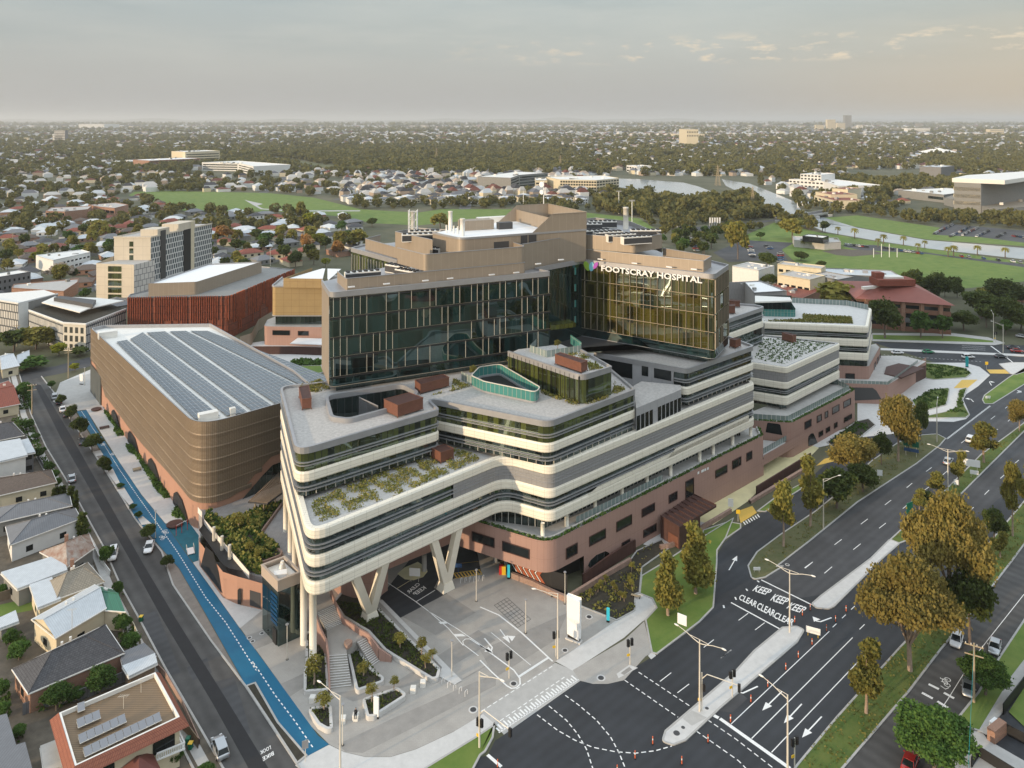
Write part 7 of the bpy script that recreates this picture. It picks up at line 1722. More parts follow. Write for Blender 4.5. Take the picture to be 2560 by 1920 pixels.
board('blue_sign','blue sign on a thick post in the undercroft bay','sign','c',1052,362,1.5,.8,1.6,'car_blue',0,1,pm='car_blue')
board('road_sign','grey back of a square sign on a post at the corner by the blue path','sign','C',520,1610,.9,1.2,1.9,'grey_metal',.4,1)
X,Y=P('D',1770,620);hX,hY,_=0,0,0
sb=onwall('D',1612,480,(P('D',1752,1212)[0]-4,P('D',1752,1212)[1]+3),(P('D',1752,1212)[0]+4,P('D',1752,1212)[1]-3))
o=MB().box(sb[:2],1.5,.12,sb[2]-.7,sb[2]+.9,-.6).build('overhead_sign',M['white'],at=sb);tag(o,'white square sign fixed to the arm of the near double street light','sign')
bm_=thing('vending_machine','red and yellow vending machine under the dark podium entrance','vending machine',(*P('D',178,115),0));MB().box(P('D',170,110),.9,.7,0,1.8).build('cabinet',M['red'],bm_);MB().box(P('D',190,112),.8,.7,0,1.7).build('side_cabinet',M['sign_yellow'],bm_)
# ---- plaza planters and stairs
def planter(label,t,outer,h=.75,m='concrete_white',r=.8,soil='mulch',w_=.45,cat='planter'):
 p=fil(PL(t,outer,h),r,True,5);p=p if area(p)>0 else p[::-1]
 t_=thing('planter',label,cat,(*p[0],0));b=MB();b.wall(p,0,h,0,True);q=offs(p,-w_,True)
 for i in range(len(p)):
  j=(i+1) % len(p);b.f([(*p[i],h),(*p[j],h),(*q[j],h),(*q[i],h)])
 b.wall(q,h-.3,h,0,True);b.build('wall',M[m],t_,False);MB().sheet(offs(q,.02,True),h-.18).build('soil',M[soil],t_)
 return q
PLN=[]
PLN.append((planter('long white rimmed planter beside the two tall columns and stairs','C',[(478,600),(522,650),(522,830),(508,900),(508,1050),(712,1035),(690,640),(620,500),(560,560)]),.6))
PLN.append((planter('wedge shaped white planter between the two stair flights','C',[(845,690),(925,658),(1050,860),(1152,935),(1140,970),(940,1040),(920,1020)]),.6))
PLN.append((planter('rectangular white planter with two saplings and a slab sign','C',[(972,1105),(1255,1010),(1322,1060),(1318,1085),(1070,1245),(1010,1250)]),.6))
PLN.append((planter('small triangular white planter with one sapling near the blue path','C',[(528,1175),(730,1150),(742,1340),(690,1350),(620,1310)]),.6))
PLN.append((planter('big sloping garden bed beside the V column and pale kerb strip','C',[(740,330),(830,220),(1080,350),(1600,865),(1580,940),(1530,950),(1215,757),(1150,715),(1020,570),(820,450)]),.6))
ground_piece('concrete_strip',PL('C',[(1105,330),(1135,320),(1770,965),(1710,1000),(1585,930),(1610,860)]),.10,'concrete_white')
def stairs(label,t,l0,r0,l1,r1,z0,z1,n):
 t_=thing('stair',label,'stairs',(*P(t,*l0,z0),0))
 for k in range(n):
  za=z0+(z1-z0)*(k+1)/n;f0,f1=k/n,(k+1)/n
  q=[P(t,*lerp(l0,l1,f0),za),P(t,*lerp(r0,r1,f0),za),P(t,*lerp(r0,r1,f1),za),P(t,*lerp(l0,l1,f1),za)]
  s_=MB().prism(q,0 if k==0 else za-(z1-z0)/n-.3,za).build('step',M['paver'],t_)
  b=MB();b.ribbon([lerp(q[0],q[3],.15),lerp(q[1],q[2],.15)],.1,za+.006);b.build('nosing',M['white'],s_)
 return t_
stairs('lower flight of the plaza stairs with white nosings','C',(718,1020),(890,1000),(706,745),(850,735),0,2.3,13)
stairs('angled flight of stairs along the pink wall on the right','C',(1050,845),(1150,775),(930,645),(1010,605),0,2.3,13)
stairs('upper flight of stairs leading under the hospital wing','C',(690,555),(815,500),(610,415),(750,350),2.3,4.5,12)
lt=thing('stair_landing','paved landing joining the plaza stair flights','landing',(*P('C',850,600,2.3),0))
MB().prism(PL('C',[(706,745),(850,735),(850,690),(925,650),(1010,605),(820,500),(690,555)],2.3),0,2.3).build('slab',M['paver'],lt)
MB().prism(PL('C',[(610,415),(750,350),(720,290),(700,230),(560,300)],4.5),0,4.5).build('slab',M['paver'],lt)
o=MB().prism(fil(PL('C',[(825,640),(870,618),(905,640),(850,690)],3.1),.6,True),2.3,3.0).build('curved_bench',M['stone_wall'],at=(*P('C',860,650,2.4),2.3));tag(o,'rounded reddish bench on the stair landing','bench')
def lowwall(label,t,pts,z0s,hs,m='pink',w_=.3):
 z=z0s[0];t_=None;P3=[(*P(t,x,y,zz+hh),zz,hh) for (x,y),zz,hh in zip(pts,z0s,hs)]
 b=MB()
 for a_,c_ in zip(P3,P3[1:]):
  u_=unit(a_[:2],c_[:2]);n_=(u_[1]*w_/2,-u_[0]*w_/2)
  for s in (1,-1):b.f([(a_[0]+s*n_[0],a_[1]+s*n_[1],0),(c_[0]+s*n_[0],c_[1]+s*n_[1],0),(c_[0]+s*n_[0],c_[1]+s*n_[1],c_[2]+c_[3]),(a_[0]+s*n_[0],a_[1]+s*n_[1],a_[2]+a_[3])])
  b.f([(a_[0]+n_[0],a_[1]+n_[1],a_[2]+a_[3]),(c_[0]+n_[0],c_[1]+n_[1],c_[2]+c_[3]),(c_[0]-n_[0],c_[1]-n_[1],c_[2]+c_[3]),(a_[0]-n_[0],a_[1]-n_[1],a_[2]+a_[3])])
 o=b.build('stair_wall',M[m],at=(P3[0][0],P3[0][1],0));tag(o,label,'wall')
lowwall('pink balustrade wall curving down the right side of the stairs','C',[(725,235),(760,330),(820,460),(960,550),(1030,590),(1110,700),(1210,770)],[4.5,4.2,2.3,2.3,2.3,1.2,0],[.9,.9,1,1,1,1,.9])
lowwall('pink balustrade wall on the left side of the plaza stairs','C',[(610,440),(650,560),(690,640),(705,760),(715,1030)],[4.5,2.6,2.3,2.2,0],[.9,.9,.9,.9,.7])
for k,(t,x,y,lb) in enumerate([('C',578,1130,'white stone cube above the small triangular planter'),('C',1382,1055,'white stone cube right of the rectangular planter'),('C',1460,1005,'white stone cube nearest the bicycle hoops'),('C',820,1295,'white stone cube beside the plaza lamp'),('C',922,1272,'white stone cube with a person sitting on it')]):
 X,Y=P(t,x,y);b=MB();p=fil([(X-.45,Y-.45),(X+.45,Y-.45),(X+.45,Y+.45),(X-.45,Y+.45)],.1,True,2);b.wall(p,0,.85,0,True);b.sheet(offs(p,-.05,True),.9);b.wall(p,.85,.9,0,True,0,-.05)
 tag(b.build('stone_seat',M['offwhite'],at=(X,Y,0)),lb,'stone seat','white stone cube seats on the plaza')
hp=MB();hp.tube([(-.35,0,0),(-.35,0,.7),(-.2,0,.85),(.2,0,.85),(.35,0,.7),(.35,0,0)],.035,5);h0_=hp.build('bike_hoop',M['white']);tag(h0_,'white bicycle hoop','bike hoop')
for i in range(5):
 X,Y=P('C',1620+i*46,985+i*24);o=h0_ if i==0 else h0_.copy()
 if i:COL.objects.link(o)
 o.location=(X,Y,.02);o.rotation_euler[2]=1.0;o['label'] ='white bicycle hoop in the row right of the stone cubes';o['group'] ='bicycle hoops right of the stone cubes'
for i in range(6):
 X,Y=P('C',1765+i*35,178-i*4);o=h0_.copy();COL.objects.link(o);o.location=(X,Y,.02);o.rotation_euler[2]=1.2;o['label'] ='white bicycle hoop in the row below the yellow hatched bay';o['group'] ='bicycle hoops by the hatched bay'
for lb,t,x,y,m1,m2 in [('green bin with yellow lid on the left street kerb','B',1125,490,'sign_green','sign_yellow'),('green lidded bin by the villa fence','B',1500,1470,'sign_green','sign_green'),('yellow lidded bin by the villa fence','B',1520,1510,'sign_green','sign_yellow')]:
 X,Y=P(t,x,y);t_=thing('wheelie_bin',lb,'bin',(X,Y,0),'wheelie bins');b=MB();b.wall([(X-.25,Y-.28),(X+.25,Y-.28),(X+.25,Y+.28),(X-.25,Y+.28)],.05,.95,0,True,0,.06);b.build('body',M[m1],t_);MB().box((X,Y),.64,.7,.95,1.03).build('lid',M[m2],t_);MB().tube([(X-.3,Y+.3,.1),(X+.3,Y+.3,.1)],.1,8).build('wheels',M['tyre'],t_)
for lb,t,x,y,w_,d_,m_ in [('brown timber platform bench on the promenade','A',832,545,2.6,1.6,'rust'),('timber picnic bench on the promenade','A',1092,880,2.0,1.5,'pole_wood')]:
 X,Y=P(t,x,y);t_=thing('bench',lb,'bench',(X,Y,0));MB().box((X,Y),w_,d_*.5,.42,.5,.6).build('seat',M[m_],t_)
 for s in (-.8,.8):MB().box(add((X,Y),(math.cos(.6)*s*w_*.5,math.sin(.6)*s*w_*.5)),.12,d_*.5,0,.42,.6).build('leg',M['dark_metal'],t_)
 for s in (-1,1):MB().box(add((X,Y),(-math.sin(.6)*s*d_*.45,math.cos(.6)*s*d_*.45)),w_,.3,.38,.44,.6).build('side_plank',M[m_],t_)
for lb,t,x,y,r_ in [('round brown seat at the far end of the promenade','A',768,400,1.5),('round brown platform at the edge of the teal play area','A',1395,1320,1.8)]:
 X,Y=P(t,x,y);t_=thing('circular_bench',lb,'seat',(X,Y,0));MB().tube([(X,Y,.3),(X,Y,.5)],r_,20).build('top',M['rust'],t_);MB().tube([(X,Y,0),(X,Y,.3)],r_*.7,16).build('base',M['dark_metal'],t_)
X,Y=P('A',1450,1380);t_=thing('exercise_frame','red and white exercise bars on the teal play area','exercise frame',(X,Y,0))
for s in (-1.2,0,1.2):MB().tube([(X+s*.6,Y+s,0),(X+s*.6,Y+s,2.4)],.06,6).build('post',M['red'],t_)
MB().tube([(X-.72,Y-1.2,2.3),(X+.72,Y+1.2,2.3)],.04,5).build('bar',M['white'],t_)
X,Y=P('A',1520,1530);t_=thing('exercise_frame','low silver exercise platform with rails on the teal play area','exercise frame',(X,Y,0))
MB().box((X,Y),1.4,2.6,.15,.25,.5).build('deck',M['white'],t_)
for s in (-1,1):MB().tube([add((X,Y),rot((s*.7,-1.3),.5))+(0,),add((X,Y),rot((s*.7,-1.3),.5))+(1.1,),add((X,Y),rot((s*.7,1.3),.5))+(1.1,),add((X,Y),rot((s*.7,1.3),.5))+(0,)],.04,5).build('rail',M['pole_metal'],t_)
for lb,t,x,y in [('timber picnic bench by the stone wall beneath the podium','D',600,300),('timber bench beside the young garden path','D',1245,300)]:
 X,Y=P(t,x,y);t_=thing('bench',lb,'bench',(X,Y,0));MB().box((X,Y),1.9,.5,.4,.48,-.4).build('seat',M['pole_wood'],t_); 
 for s in (-.7,.7):MB().box((X+s*.92,Y-s*.39),.1,.4,0,.4,-.4).build('leg',M['dark_metal'],t_)
import bmesh
def seated_person():
 X,Y=P('C',925,1268)
 t_=thing('person','person in dark clothes sitting on a white stone cube','person',(X,Y-.1,.9))
 V=[(0,0,.10),(0,.02,.34),(0,.03,.52),(0,.01,.64),(0,-.02,.76),(.20,.02,.50),(.24,-.08,.26),(.12,-.26,.16),(-.20,.02,.50),(-.24,-.08,.26),(-.10,-.28,.17),(.10,-.02,.08),(.13,-.44,.08),(.13,-.46,-.36),(.13,-.62,-.40),(-.10,-.02,.08),(-.13,-.44,.08),(-.13,-.44,-.36),(-.13,-.60,-.40)]
 E=[(0,1),(1,2),(2,3),(3,4),(2,5),(5,6),(6,7),(2,8),(8,9),(9,10),(0,11),(11,12),(12,13),(13,14),(0,15),(15,16),(16,17),(17,18)]
 rad=[.16,.15,.17,.06,.10,.075,.055,.04,.075,.055,.04,.10,.08,.055,.045,.10,.08,.055,.045]
 me=bpy.data.meshes.new('body');me.from_pydata(V,E,[]);o=bpy.data.objects.new('body',me);COL.objects.link(o);o.parent=t_
 me.materials.append(M['cloth_dark'])
 md=o.modifiers.new('skin','SKIN'); 
 for i,r in enumerate(rad):me.skin_vertices[0].data[i].radius=(r,r)
 me.skin_vertices[0].data[0].use_root=True
 o.modifiers.new('sub','SUBSURF').levels=1;o.modifiers['sub'].render_levels=2
 MB().ball((X,Y-.13,.9+.80),.085,.105,.125,10,7).build('head',M['skin'],t_,True)
 MB().ball((X,Y-.10,.9+.83),.095,.11,.125,10,7).build('hair',M['hair'],t_,True)
seated_person()
def pylon(h,lb,t,x,y):
 X,Y=P(t,x,y);t_=thing('pylon',lb,'pylon',(X,Y,0),'lattice power pylons');b=MB();w_=h*.11
 for sx in (-1,1):
  for sy in (-1,1):b.tube([(X+sx*w_,Y+sy*w_,0),(X+sx*w_*.25,Y+sy*w_*.25,h*.7),(X,Y,h)],h*.008,4)
 n_=9
 for k in range(n_):
  z0_,z1_=h*.7*k/n_,h*.7*(k+1)/n_;a_=w_*(1-.75*k/n_);c_=w_*(1-.75*(k+1)/n_)
  b.tube([(X-a_,Y-a_,z0_),(X+c_,Y-c_,z1_)],h*.005,3);b.tube([(X+a_,Y-a_,z0_),(X-c_,Y-c_,z1_)],h*.005,3);b.tube([(X-a_,Y-a_,z0_),(X-c_,Y+c_,z1_)],h*.005,3)
 b.build('lattice',M['pole_wood'],t_)
 for k in (.72,.82,.92):MB().tube([(X-w_*1.3,Y,h*k),(X+w_*1.3,Y,h*k)],h*.006,4).build('crossarm',M['pole_wood'],t_)
for t,x,y,ty,lb in [('Q',2080,835,640,'lattice pylon nearest the river bend'),('Q',1778,635,455,'lattice pylon on the lake causeway'),('Q',418,510,370,'lattice pylon behind the lakeside apartments'),('O',1560,430,310,'distant lattice pylon in the wooded valley')]:
 X,Y=P(t,x,y);pylon(ZZ(t,x,ty,Y),lb,t,x,y)
for lb,t,x,y,ty in [('tall white light mast on the lawn left of the pitch','Q',923,880,680),('floodlight mast with a flat head on the lawn','Q',1037,1000,760),('floodlight pole behind the penthouse','Q',98,830,670)]:
 X,Y=P(t,x,y);h=ZZ(t,x,ty,Y);t_=thing('light_mast',lb,'light mast',(X,Y,0),'tall light masts on the park lawn');MB().tube([(X,Y,0),(X,Y,h)],.35,6).build('pole',M['white'],t_);MB().box((X,Y),5,.6,h-1.2,h).build('lamp_frame',M['grey_metal'],t_)
for i in range(5):
 x=1706+i*21;X,Y=P('Q',x,990);t_=thing('flag',['leftmost','second from left','middle','second from right','rightmost'][i]+' of the five white banner flags by the lawn','flag',(X,Y,0),'white banner flags');MB().tube([(X,Y,0),(X,Y,8)],.12,5).build('pole',M['white'],t_);MB().box((X+.6,Y),1.1,.05,3,7.8).build('banner',M['white'],t_)
for i in range(4):
 x=1118+i*57;X,Y=P('L',x,475);h=[6,9,9,6][i];tag(MB().tube([(X,Y,0),(X,Y,h)],.2,6).build('goal_post',M['white'],at=(X,Y,0)),['short outer goal post on the left','tall inner goal post on the left','tall inner goal post on the right','short outer goal post on the right'][i]+' of the oval','goal post','goal posts of the football oval')
fc={}
def far_car(m):
 b=MB();b.prism([(-2.2,-.9),(2.2,-.9),(2.2,.9),(-2.2,.9)],.35,.95,0);b.wall([(-1.5,-.8),(1.2,-.8),(1.2,.8),(-1.5,.8)],.95,1.45,1,True,0,-.15);b.sheet([(-1.35,-.65),(1.05,-.65),(1.05,.65),(-1.35,.65)],1.45,0)
 o=b.build('parked_car',[M[m],M['dark_glass']]);return o
RC=random.Random(5);cols=['car_white','car_white','car_silver','car_silver','car_dark','car_dark','car_red','car_blue']
def car_row(t,a,c,n,head,lb,grp,skip=.12):
 for k in range(n):
  if RC.random()<skip:continue
  x,y=lerp(a,c,(k+.5)/n);X,Y=P(t,x,y);m_=RC.choice(cols)
  if m_ not in fc:o=far_car(m_);fc[m_]=o
  else:o=fc[m_].copy();COL.objects.link(o)
  o.location=(X,Y,.1);o.rotation_euler[2]=math.radians(head+RC.uniform(-3,3));tag(o,{'car_white':'white','car_silver':'silver','car_dark':'dark','car_red':'red','car_blue':'blue'}[m_]+' car '+lb,'car',grp)
G1_ ='cars in the riverside racecourse car park';G2_ ='cars parked along the oval';G3_ ='cars in the car park behind the hospital'
for i,(a,c,n) in enumerate([((1555,310),(1690,240),16),((1670,330),(1830,250),17),((1760,320),(1880,262),12),((1860,330),(1960,285),11),((2010,335),(2080,300),6),((1600,290),(1700,235),8)]):car_row('L',a,c,n,60,'in the '+['first','second','third','fourth','fifth','back'][i]+' row of the riverside car park',G1_)
car_row('L',(2130,325),(2212,335),5,80,'at the right end of the riverside car park',G1_)
car_row('L',(885,385),(1080,405),10,80,'parked between the pavilion and the oval',G2_);car_row('L',(1180,410),(1480,455),10,75,'parked along the river side of the oval',G2_,.2);car_row('L',(1730,470),(2212,520),9,75,'parked beyond the right half of the oval',G2_,.3)
car_row('L',(215,400),(240,480),7,10,'in the left row behind the right wing',G3_);car_row('L',(335,395),(370,420),4,10,'in the short row beside the grass strip',G3_);car_row('L',(440,430),(440,520),6,10,'in the right row behind the cream building',G3_);car_row('K',(1800,395),(1880,520),7,10,'beside the curving path behind the hospital',G3_)
car_row('J',(30,520),(170,525),4,20,'in the small car park left of the orange trees','cars in the small car park behind the terracotta building');car_row('I',(2030,510),(2200,520),3,20,'in the small car park beside the apartment tower','cars in the small car park behind the terracotta building')
car_row('Q',(1380,985),(1540,1025),5,-10,'driving on the road beside the park','cars on the park road')
# ================= vegetation =================
NR=np.random.RandomState(11)
def quads_mesh(name,c,size,mt,flat=.0,asp=1.0):
 """c: (n,3) centres -> a mesh of small randomly turned leaf clumps"""
 n=len(c);a=NR.normal(size=(n,3));a[:,2]*=(1-flat);a/=np.linalg.norm(a,axis=1)[:,None]
 t=NR.normal(size=(n,3));b=np.cross(a,t);b/=np.linalg.norm(b,axis=1)[:,None]+1e-9
 s=(size*NR.uniform(.6,1.3,n))[:,None] if np.isscalar(size) else (size*NR.uniform(.7,1.3,n))[:,None]
 a=a*s;b=b*s*asp;V=np.empty((n,4,3));V[:,0]=c-a-b*.6;V[:,1]=c+a*.7-b;V[:,2]=c+a+b*.7;V[:,3]=c-a*.6+b
 return raw_mesh(name,V.reshape(-1,3),4,mt)
def raw_mesh(name,V,k,mt,mi=None):
 me=bpy.data.meshes.new(name);nv=len(V);nf=nv//k
 me.vertices.add(nv);me.vertices.foreach_set('co',V.astype(np.float32).ravel())
 me.loops.add(nv);me.loops.foreach_set('vertex_index',np.arange(nv,dtype=np.int32))
 me.polygons.add(nf);me.polygons.foreach_set('loop_start',np.arange(0,nv,k,dtype=np.int32))
 for m in (mt if isinstance(mt,list) else [mt]):me.materials.append(m)
 if mi is not None:me.polygons.foreach_set('material_index',mi.astype(np.int32))
 me.update(calc_edges=True);return me
def lobe_points(lobes,n):
 w=np.array([l[3]*l[4] for l in lobes]);w=w/w.sum();out=[]
 for l,k in zip(lobes,(w*n).astype(int)):
  d=NR.normal(size=(k,3));d/=np.linalg.norm(d,axis=1)[:,None];r=NR.uniform(.45,1.02,k)**.55
  nc=max(6,k//40);cd=NR.normal(size=(nc,3));cd/=np.linalg.norm(cd,axis=1)[:,None];pick=NR.randint(0,nc,k)
  d=d*.45+cd[pick]*.8;d/=np.linalg.norm(d,axis=1)[:,None]
  out.append(np.stack([l[0]+d[:,0]*r*l[3],l[1]+d[:,1]*r*l[3],l[2]+d[:,2]*r*l[4]],1))
 out=np.concatenate(out);return out+NR.normal(size=out.shape)*.26
def make_tree(name,kind,leaf,bark='bark',n=2600,seed=1):
 rr=random.Random(seed);lobes=[];h=10.0
 if kind=='gum': 
  for k in range(9):a=rr.uniform(0,6.28);z=rr.uniform(4.0,9.0);r=(1.0-abs(z-6.0)/6)*2.0;lobes.append((r*math.cos(a)*rr.uniform(.3,1),r*math.sin(a)*rr.uniform(.3,1),z,rr.uniform(.9,1.6),rr.uniform(.8,1.3)))
 elif kind=='column':
  for k in range(8):z=1+k*1.1;lobes.append((rr.uniform(-.12,.12),rr.uniform(-.12,.12),z,1.0*(1-abs(k-3)/8),1.0))
 elif kind=='cone':
  for k in range(9):z=2.6+k*.85;lobes.append((rr.uniform(-.5,.5),rr.uniform(-.5,.5),z,max(.5,2.0*(1-k/10)),.9))
 elif kind=='broad':
  for k in range(15):a=k*2.4;r=1.2+3.1*math.sqrt(k/15);lobes.append((r*math.cos(a),r*math.sin(a),7.6-r*.42+rr.uniform(-.5,.6),rr.uniform(1.3,1.9),rr.uniform(.8,1.15)))
  lobes.append((0,0,8.2,2.4,1.4))
 elif kind=='small':
  for k in range(4):lobes.append((rr.uniform(-.9,.9),rr.uniform(-.9,.9),rr.uniform(5,9),1.3,1.5))
 else:
  for k in range(9):a=k*2.4;r=.6+1.9*math.sqrt(k/9);lobes.append((r*math.cos(a),r*math.sin(a),6.4-r*.3+rr.uniform(-1.3,1.5),rr.uniform(1.3,1.9),rr.uniform(1.2,1.7)))
  lobes.append((0,0,6.0,2.4,2.4))
 t_=thing(name,'x','tree',(0,0,0))
 pts=lobe_points(lobes,n);sz=.20 if 200<n<1000 and kind=='small' else .135 if n>20000 else .16 if n>9000 else (.21 if n>4500 else (.34 if n>1800 else .5))
 me=quads_mesh('crown',pts,sz,M[leaf]);c=bpy.data.objects.new('crown',me);COL.objects.link(c);c.parent=t_
 b=MB();top=7.5 if kind !='broad' else 4.5
 w=.22 if kind in ('gum','cone') else (.25 if kind=='broad' else .2)
 bend=rr.uniform(-.3,.3);b.tube([(0,0,0),(bend*.5,.1,2.2),(bend,0,top*.6),(bend*1.2,.1,top)],[w*1.25,w,w*.75,w*.35],7)
 for l in lobes[:(12 if kind=='broad' else 6)]:
  if kind in ('column',):break
  z0_=min(l[2]-.6,top*.55+rr.uniform(-.5,.6));b.tube([(bend*.7,0,z0_-.3),(l[0]*.5+bend*.3,l[1]*.5,(z0_+l[2])/2+.1),(l[0],l[1],l[2])],[w*.5,w*.3,w*.12],5)
 b.build('trunk',M[bark],t_,True);return t_
PT={'gumA':make_tree('gum_tree','gum','leaf_gum',n=4600,seed=2),'gumB':make_tree('gum_tree','gum','leaf_gum',n=4600,seed=9),'cone':make_tree('gum_tree','cone','leaf_gum',n=5200,seed=4),'gold':make_tree('gum_tree','broad','leaf_gold',n=24000,seed=5),
  'goldr':make_tree('gum_tree','round','leaf_gold',n=10500,seed=6),'dark':make_tree('evergreen_tree','round','leaf_dark','bark_dark',n=6500,seed=7),'green':make_tree('leafy_tree','broad','leaf_green','bark_dark',n=13000,seed=8),
  'street':make_tree('street_tree','round','leaf_dark','bark_dark',n=6500,seed=12),'conif':make_tree('conifer','column','leaf_dark','bark_dark',n=1500,seed=13),'sap':make_tree('sapling','small','leaf_gum',n=700,seed=14),
  'bush':make_tree('bush','round','leaf_green','bark_dark',n=5600,seed=15),'lime':make_tree('leafy_tree','round','leaf_lime','bark_dark',n=1800,seed=16),'orange':make_tree('autumn_tree','round','leaf_orange','bark_dark',n=1800,seed=17),'bare':make_tree('bare_tree','broad','leaf_bare','leaf_bare',n=500,seed=18),'mid':make_tree('leafy_tree','round','leaf_green','bark_dark',n=900,seed=19),'midg':make_tree('gum_tree','round','leaf_gum','bark_dark',n=900,seed=20),'midd':make_tree('evergreen_tree','round','leaf_dark','bark_dark',n=900,seed=21)}
BW={'gumA':5.2,'gumB':5.2,'cone':4.0,'gold':10.5,'goldr':7.6,'dark':7.6,'green':10.5,'street':7.6,'conif':2.3,'sap':4.0,'bush':7.6,'lime':7.6,'orange':7.6,'bare':10.5,'mid':7.6,'midg':7.6,'midd':7.6}
used=set();TREES=[]
def tree(k,t,bx_,by_,ty,wpx,lb,grp=None,z=0,cut=0):
 """base and top row in the photograph and the crown's width there give the tree's place and size"""
 X,Y=P(t,bx_,by_,z);h=ZZ(t,bx_,ty,Y)-z;w_=wpx/T[t][2]*Y/F
 if k in used:o=dup(PT[k])
 else:o=PT[k];used.add(k)
 o.location=(X,Y,z-cut*h);sx=w_/BW[k];o.scale=(sx,sx,h/10*(1+cut));o.rotation_euler[2]=R.uniform(0,6.28);o['label']=lb
 if grp:o['group']=grp
 if k in ('bush',):o['category'] ='bush'
 TREES.append((X,Y,w_*.5));return o
GL ='street trees between the left street and the blue path'
for a in [(490,355,265,75,'small street tree farthest up the blue path'),(565,485,345,100,'street tree standing over the white parked car'),(635,610,430,130,'first of the big street trees where the blue path begins'),(735,735,570,150,'biggest rounded street tree leaning over the blue path'),(830,905,745,105,'street tree at the paving beds below the biggest one'),(1180,1435,1300,130,'street tree by the lamp at the play area'),(1330,1665,1540,100,'small thin street tree nearest the camera on the left street')]:tree('street','A',*a[:4],a[4],GL)
for a in [(960,1025,980,65,'low dark shrub in the first verge bed'),(1062,1195,1145,60,'low brown shrub in the middle verge bed'),(1102,1265,1205,62,'low dark shrub just below the middle verge bed'),(865,895,845,55,'low shrub beside the paving below the big street trees')]:tree('bush','A',*a[:4],a[4],'shrubs in the verge beds')
GY ='garden trees in the left street yards'
for k,t,a in [('bush','A',(190,330,165,130,'green tree in the yard by the red roofed house')),('bush','A',(140,310,220,80,'lower green bush beside the red roof')),('bush','A',(850,1640,1465,120,'bushy green tree beside the parked white hatchback')),('bush','A',(390,900,805,90,'dark bush right of the white box house')),('bush','A',(440,960,870,70,'dark bush right of the brown tiled roof')),('bush','A',(462,1030,930,60,'bright green bush below the brown tiled roof')),('bush','A',(310,790,690,110,'shrubs beside the white box house')),('bush','A',(285,640,580,70,'small dark shrub beside the dark tiled roof')),('bush','A',(215,560,470,110,'garden greenery above the dark tiled roof')),('bush','B',(940,310,160,90,'palm like green bush beside the green porch')),
  ('bush','B',(975,590,430,150,'large dark green bush in front of the mossy roofed house')),('bush','B',(1050,730,570,150,'second large green bush toward the footpath')),('bush','B',(450,1200,985,230,'round yellow green tree left of the villa')),('bush','B',(800,1080,850,240,'round green tree between the mossy roofed house and villa')),('bush','B',(610,1130,1020,150,'darker green tree between the two round ones')),('bush','B',(80,700,545,120,'yellow green backyard tree at the left')),('bush','B',(150,800,640,170,'dark backyard tree at the left')),('bush','B',(20,1120,950,120,'dark green tree at the left edge')),('bush','B',(25,1260,1120,110,'green tree at the left edge beside the striped shed')),('bush','B',(150,1430,1310,120,'small green yard tree beside the striped shed')),('bush','B',(20,280,190,90,'green tree at the left edge above the backyard lawn')),('bush','B',(1400,1640,1510,120,'small palm like bush in the villa front yard')),('bush','B',(1640,1720,1630,140,'bush at the bottom edge beside the silver wagon')),
  ('conif','A',(565,1185,1005,50,'tall dark conifer beside the grey roofs, highest one')),('conif','A',(606,1230,1040,32,'slim dark conifer beside the highest one')),('conif','A',(655,1410,1215,62,'dark conifer beside the white walled house')),('conif','A',(430,1130,1020,28,'leftmost slim conifer in the hedge row')),('conif','A',(455,1120,1012,28,'second slim conifer in the hedge row')),('conif','A',(482,1110,1005,28,'third slim conifer in the hedge row')),('conif','A',(510,1100,1000,28,'rightmost slim conifer in the hedge row'))]:tree(k,t,*a[:4],a[4],GY)
GR ='trees along the main road'
for k,t,bx_,by_,ty,w_,lb in [('cone','S',1443,1330,1190,54,'orange tinted conical gum on the corner lawn, left one'),('cone','S',1503,1283,1130,60,'conical gum on the corner lawn, right one'),('gold','S',1966,1450,1195,190,'huge orange brown gum nearest the camera on the grass strip'),('gold','S',2050,1345,1058,172,'broad orange brown gum just behind the huge one'),('dark','S',2095,1390,1200,110,'dark tree between the two huge orange gums'),('gumB','S',1871,1542,1384,72,'sparse small gum at the edge of the grass strip below the huge one'),
 ('gumA','H',462,1358,900,170,'slender gum at the near end of the slip lane verge'),('gumB','H',657,1212,715,185,'tall gum beside the yellow ramp and the curved lamp'),('dark','H',850,1080,740,300,'wide dark tree cluster in the middle of the verge'),('goldr','H',975,880,500,320,'broad golden gum behind the dark verge cluster'),('dark','H',1175,765,480,140,'dark upright tree right of the broad golden gum'),('dark','H',1040,960,720,220,'dark shade tree under the broad golden gum'),('goldr','H',1297,738,190,260,'tallest golden gum beside the drop off lane'),('dark','H',1370,660,440,170,'dark low crown at the foot of the tallest golden gum'),('dark','H',1460,590,240,115,'dark upright tree right of the tallest golden gum'),
 ('gumA','H',1920,748,465,170,'leaning gum on the median beside the white hatchback'),('gumB','H',1735,918,655,110,'thin gum beside the wide white board'),('gumA','H',1580,1010,828,125,'small gum at the median left of the street light'),('gumB','H',1450,1100,945,110,'small gum behind the broad orange one'),('dark','H',1520,1080,930,90,'small dark tree next to the small median gum'),('goldr','H',2178,520,258,150,'golden gum at the right edge on the upper median'),('gumA','H',2130,1285,765,130,'tall thin gum at the right edge above the service road'),('gumB','H',2235,1120,740,130,'gum cut by the right edge of the picture'),('dark','H',1998,1345,1030,175,'dark cone shaped tree between the roads at the right'),('gumB','H',2040,1440,1240,120,'thin shadowed gum behind the dark cone shaped tree'),
 ('green','E',1560,1540,1090,560,'large bright green tree at the bottom beside the service road'),('green','E',1932,985,690,340,'spreading green tree beside the timber power pole')]:tree(k,t,bx_,by_,ty,w_,lb,GR)
GO ='trees around the brick office and oval'
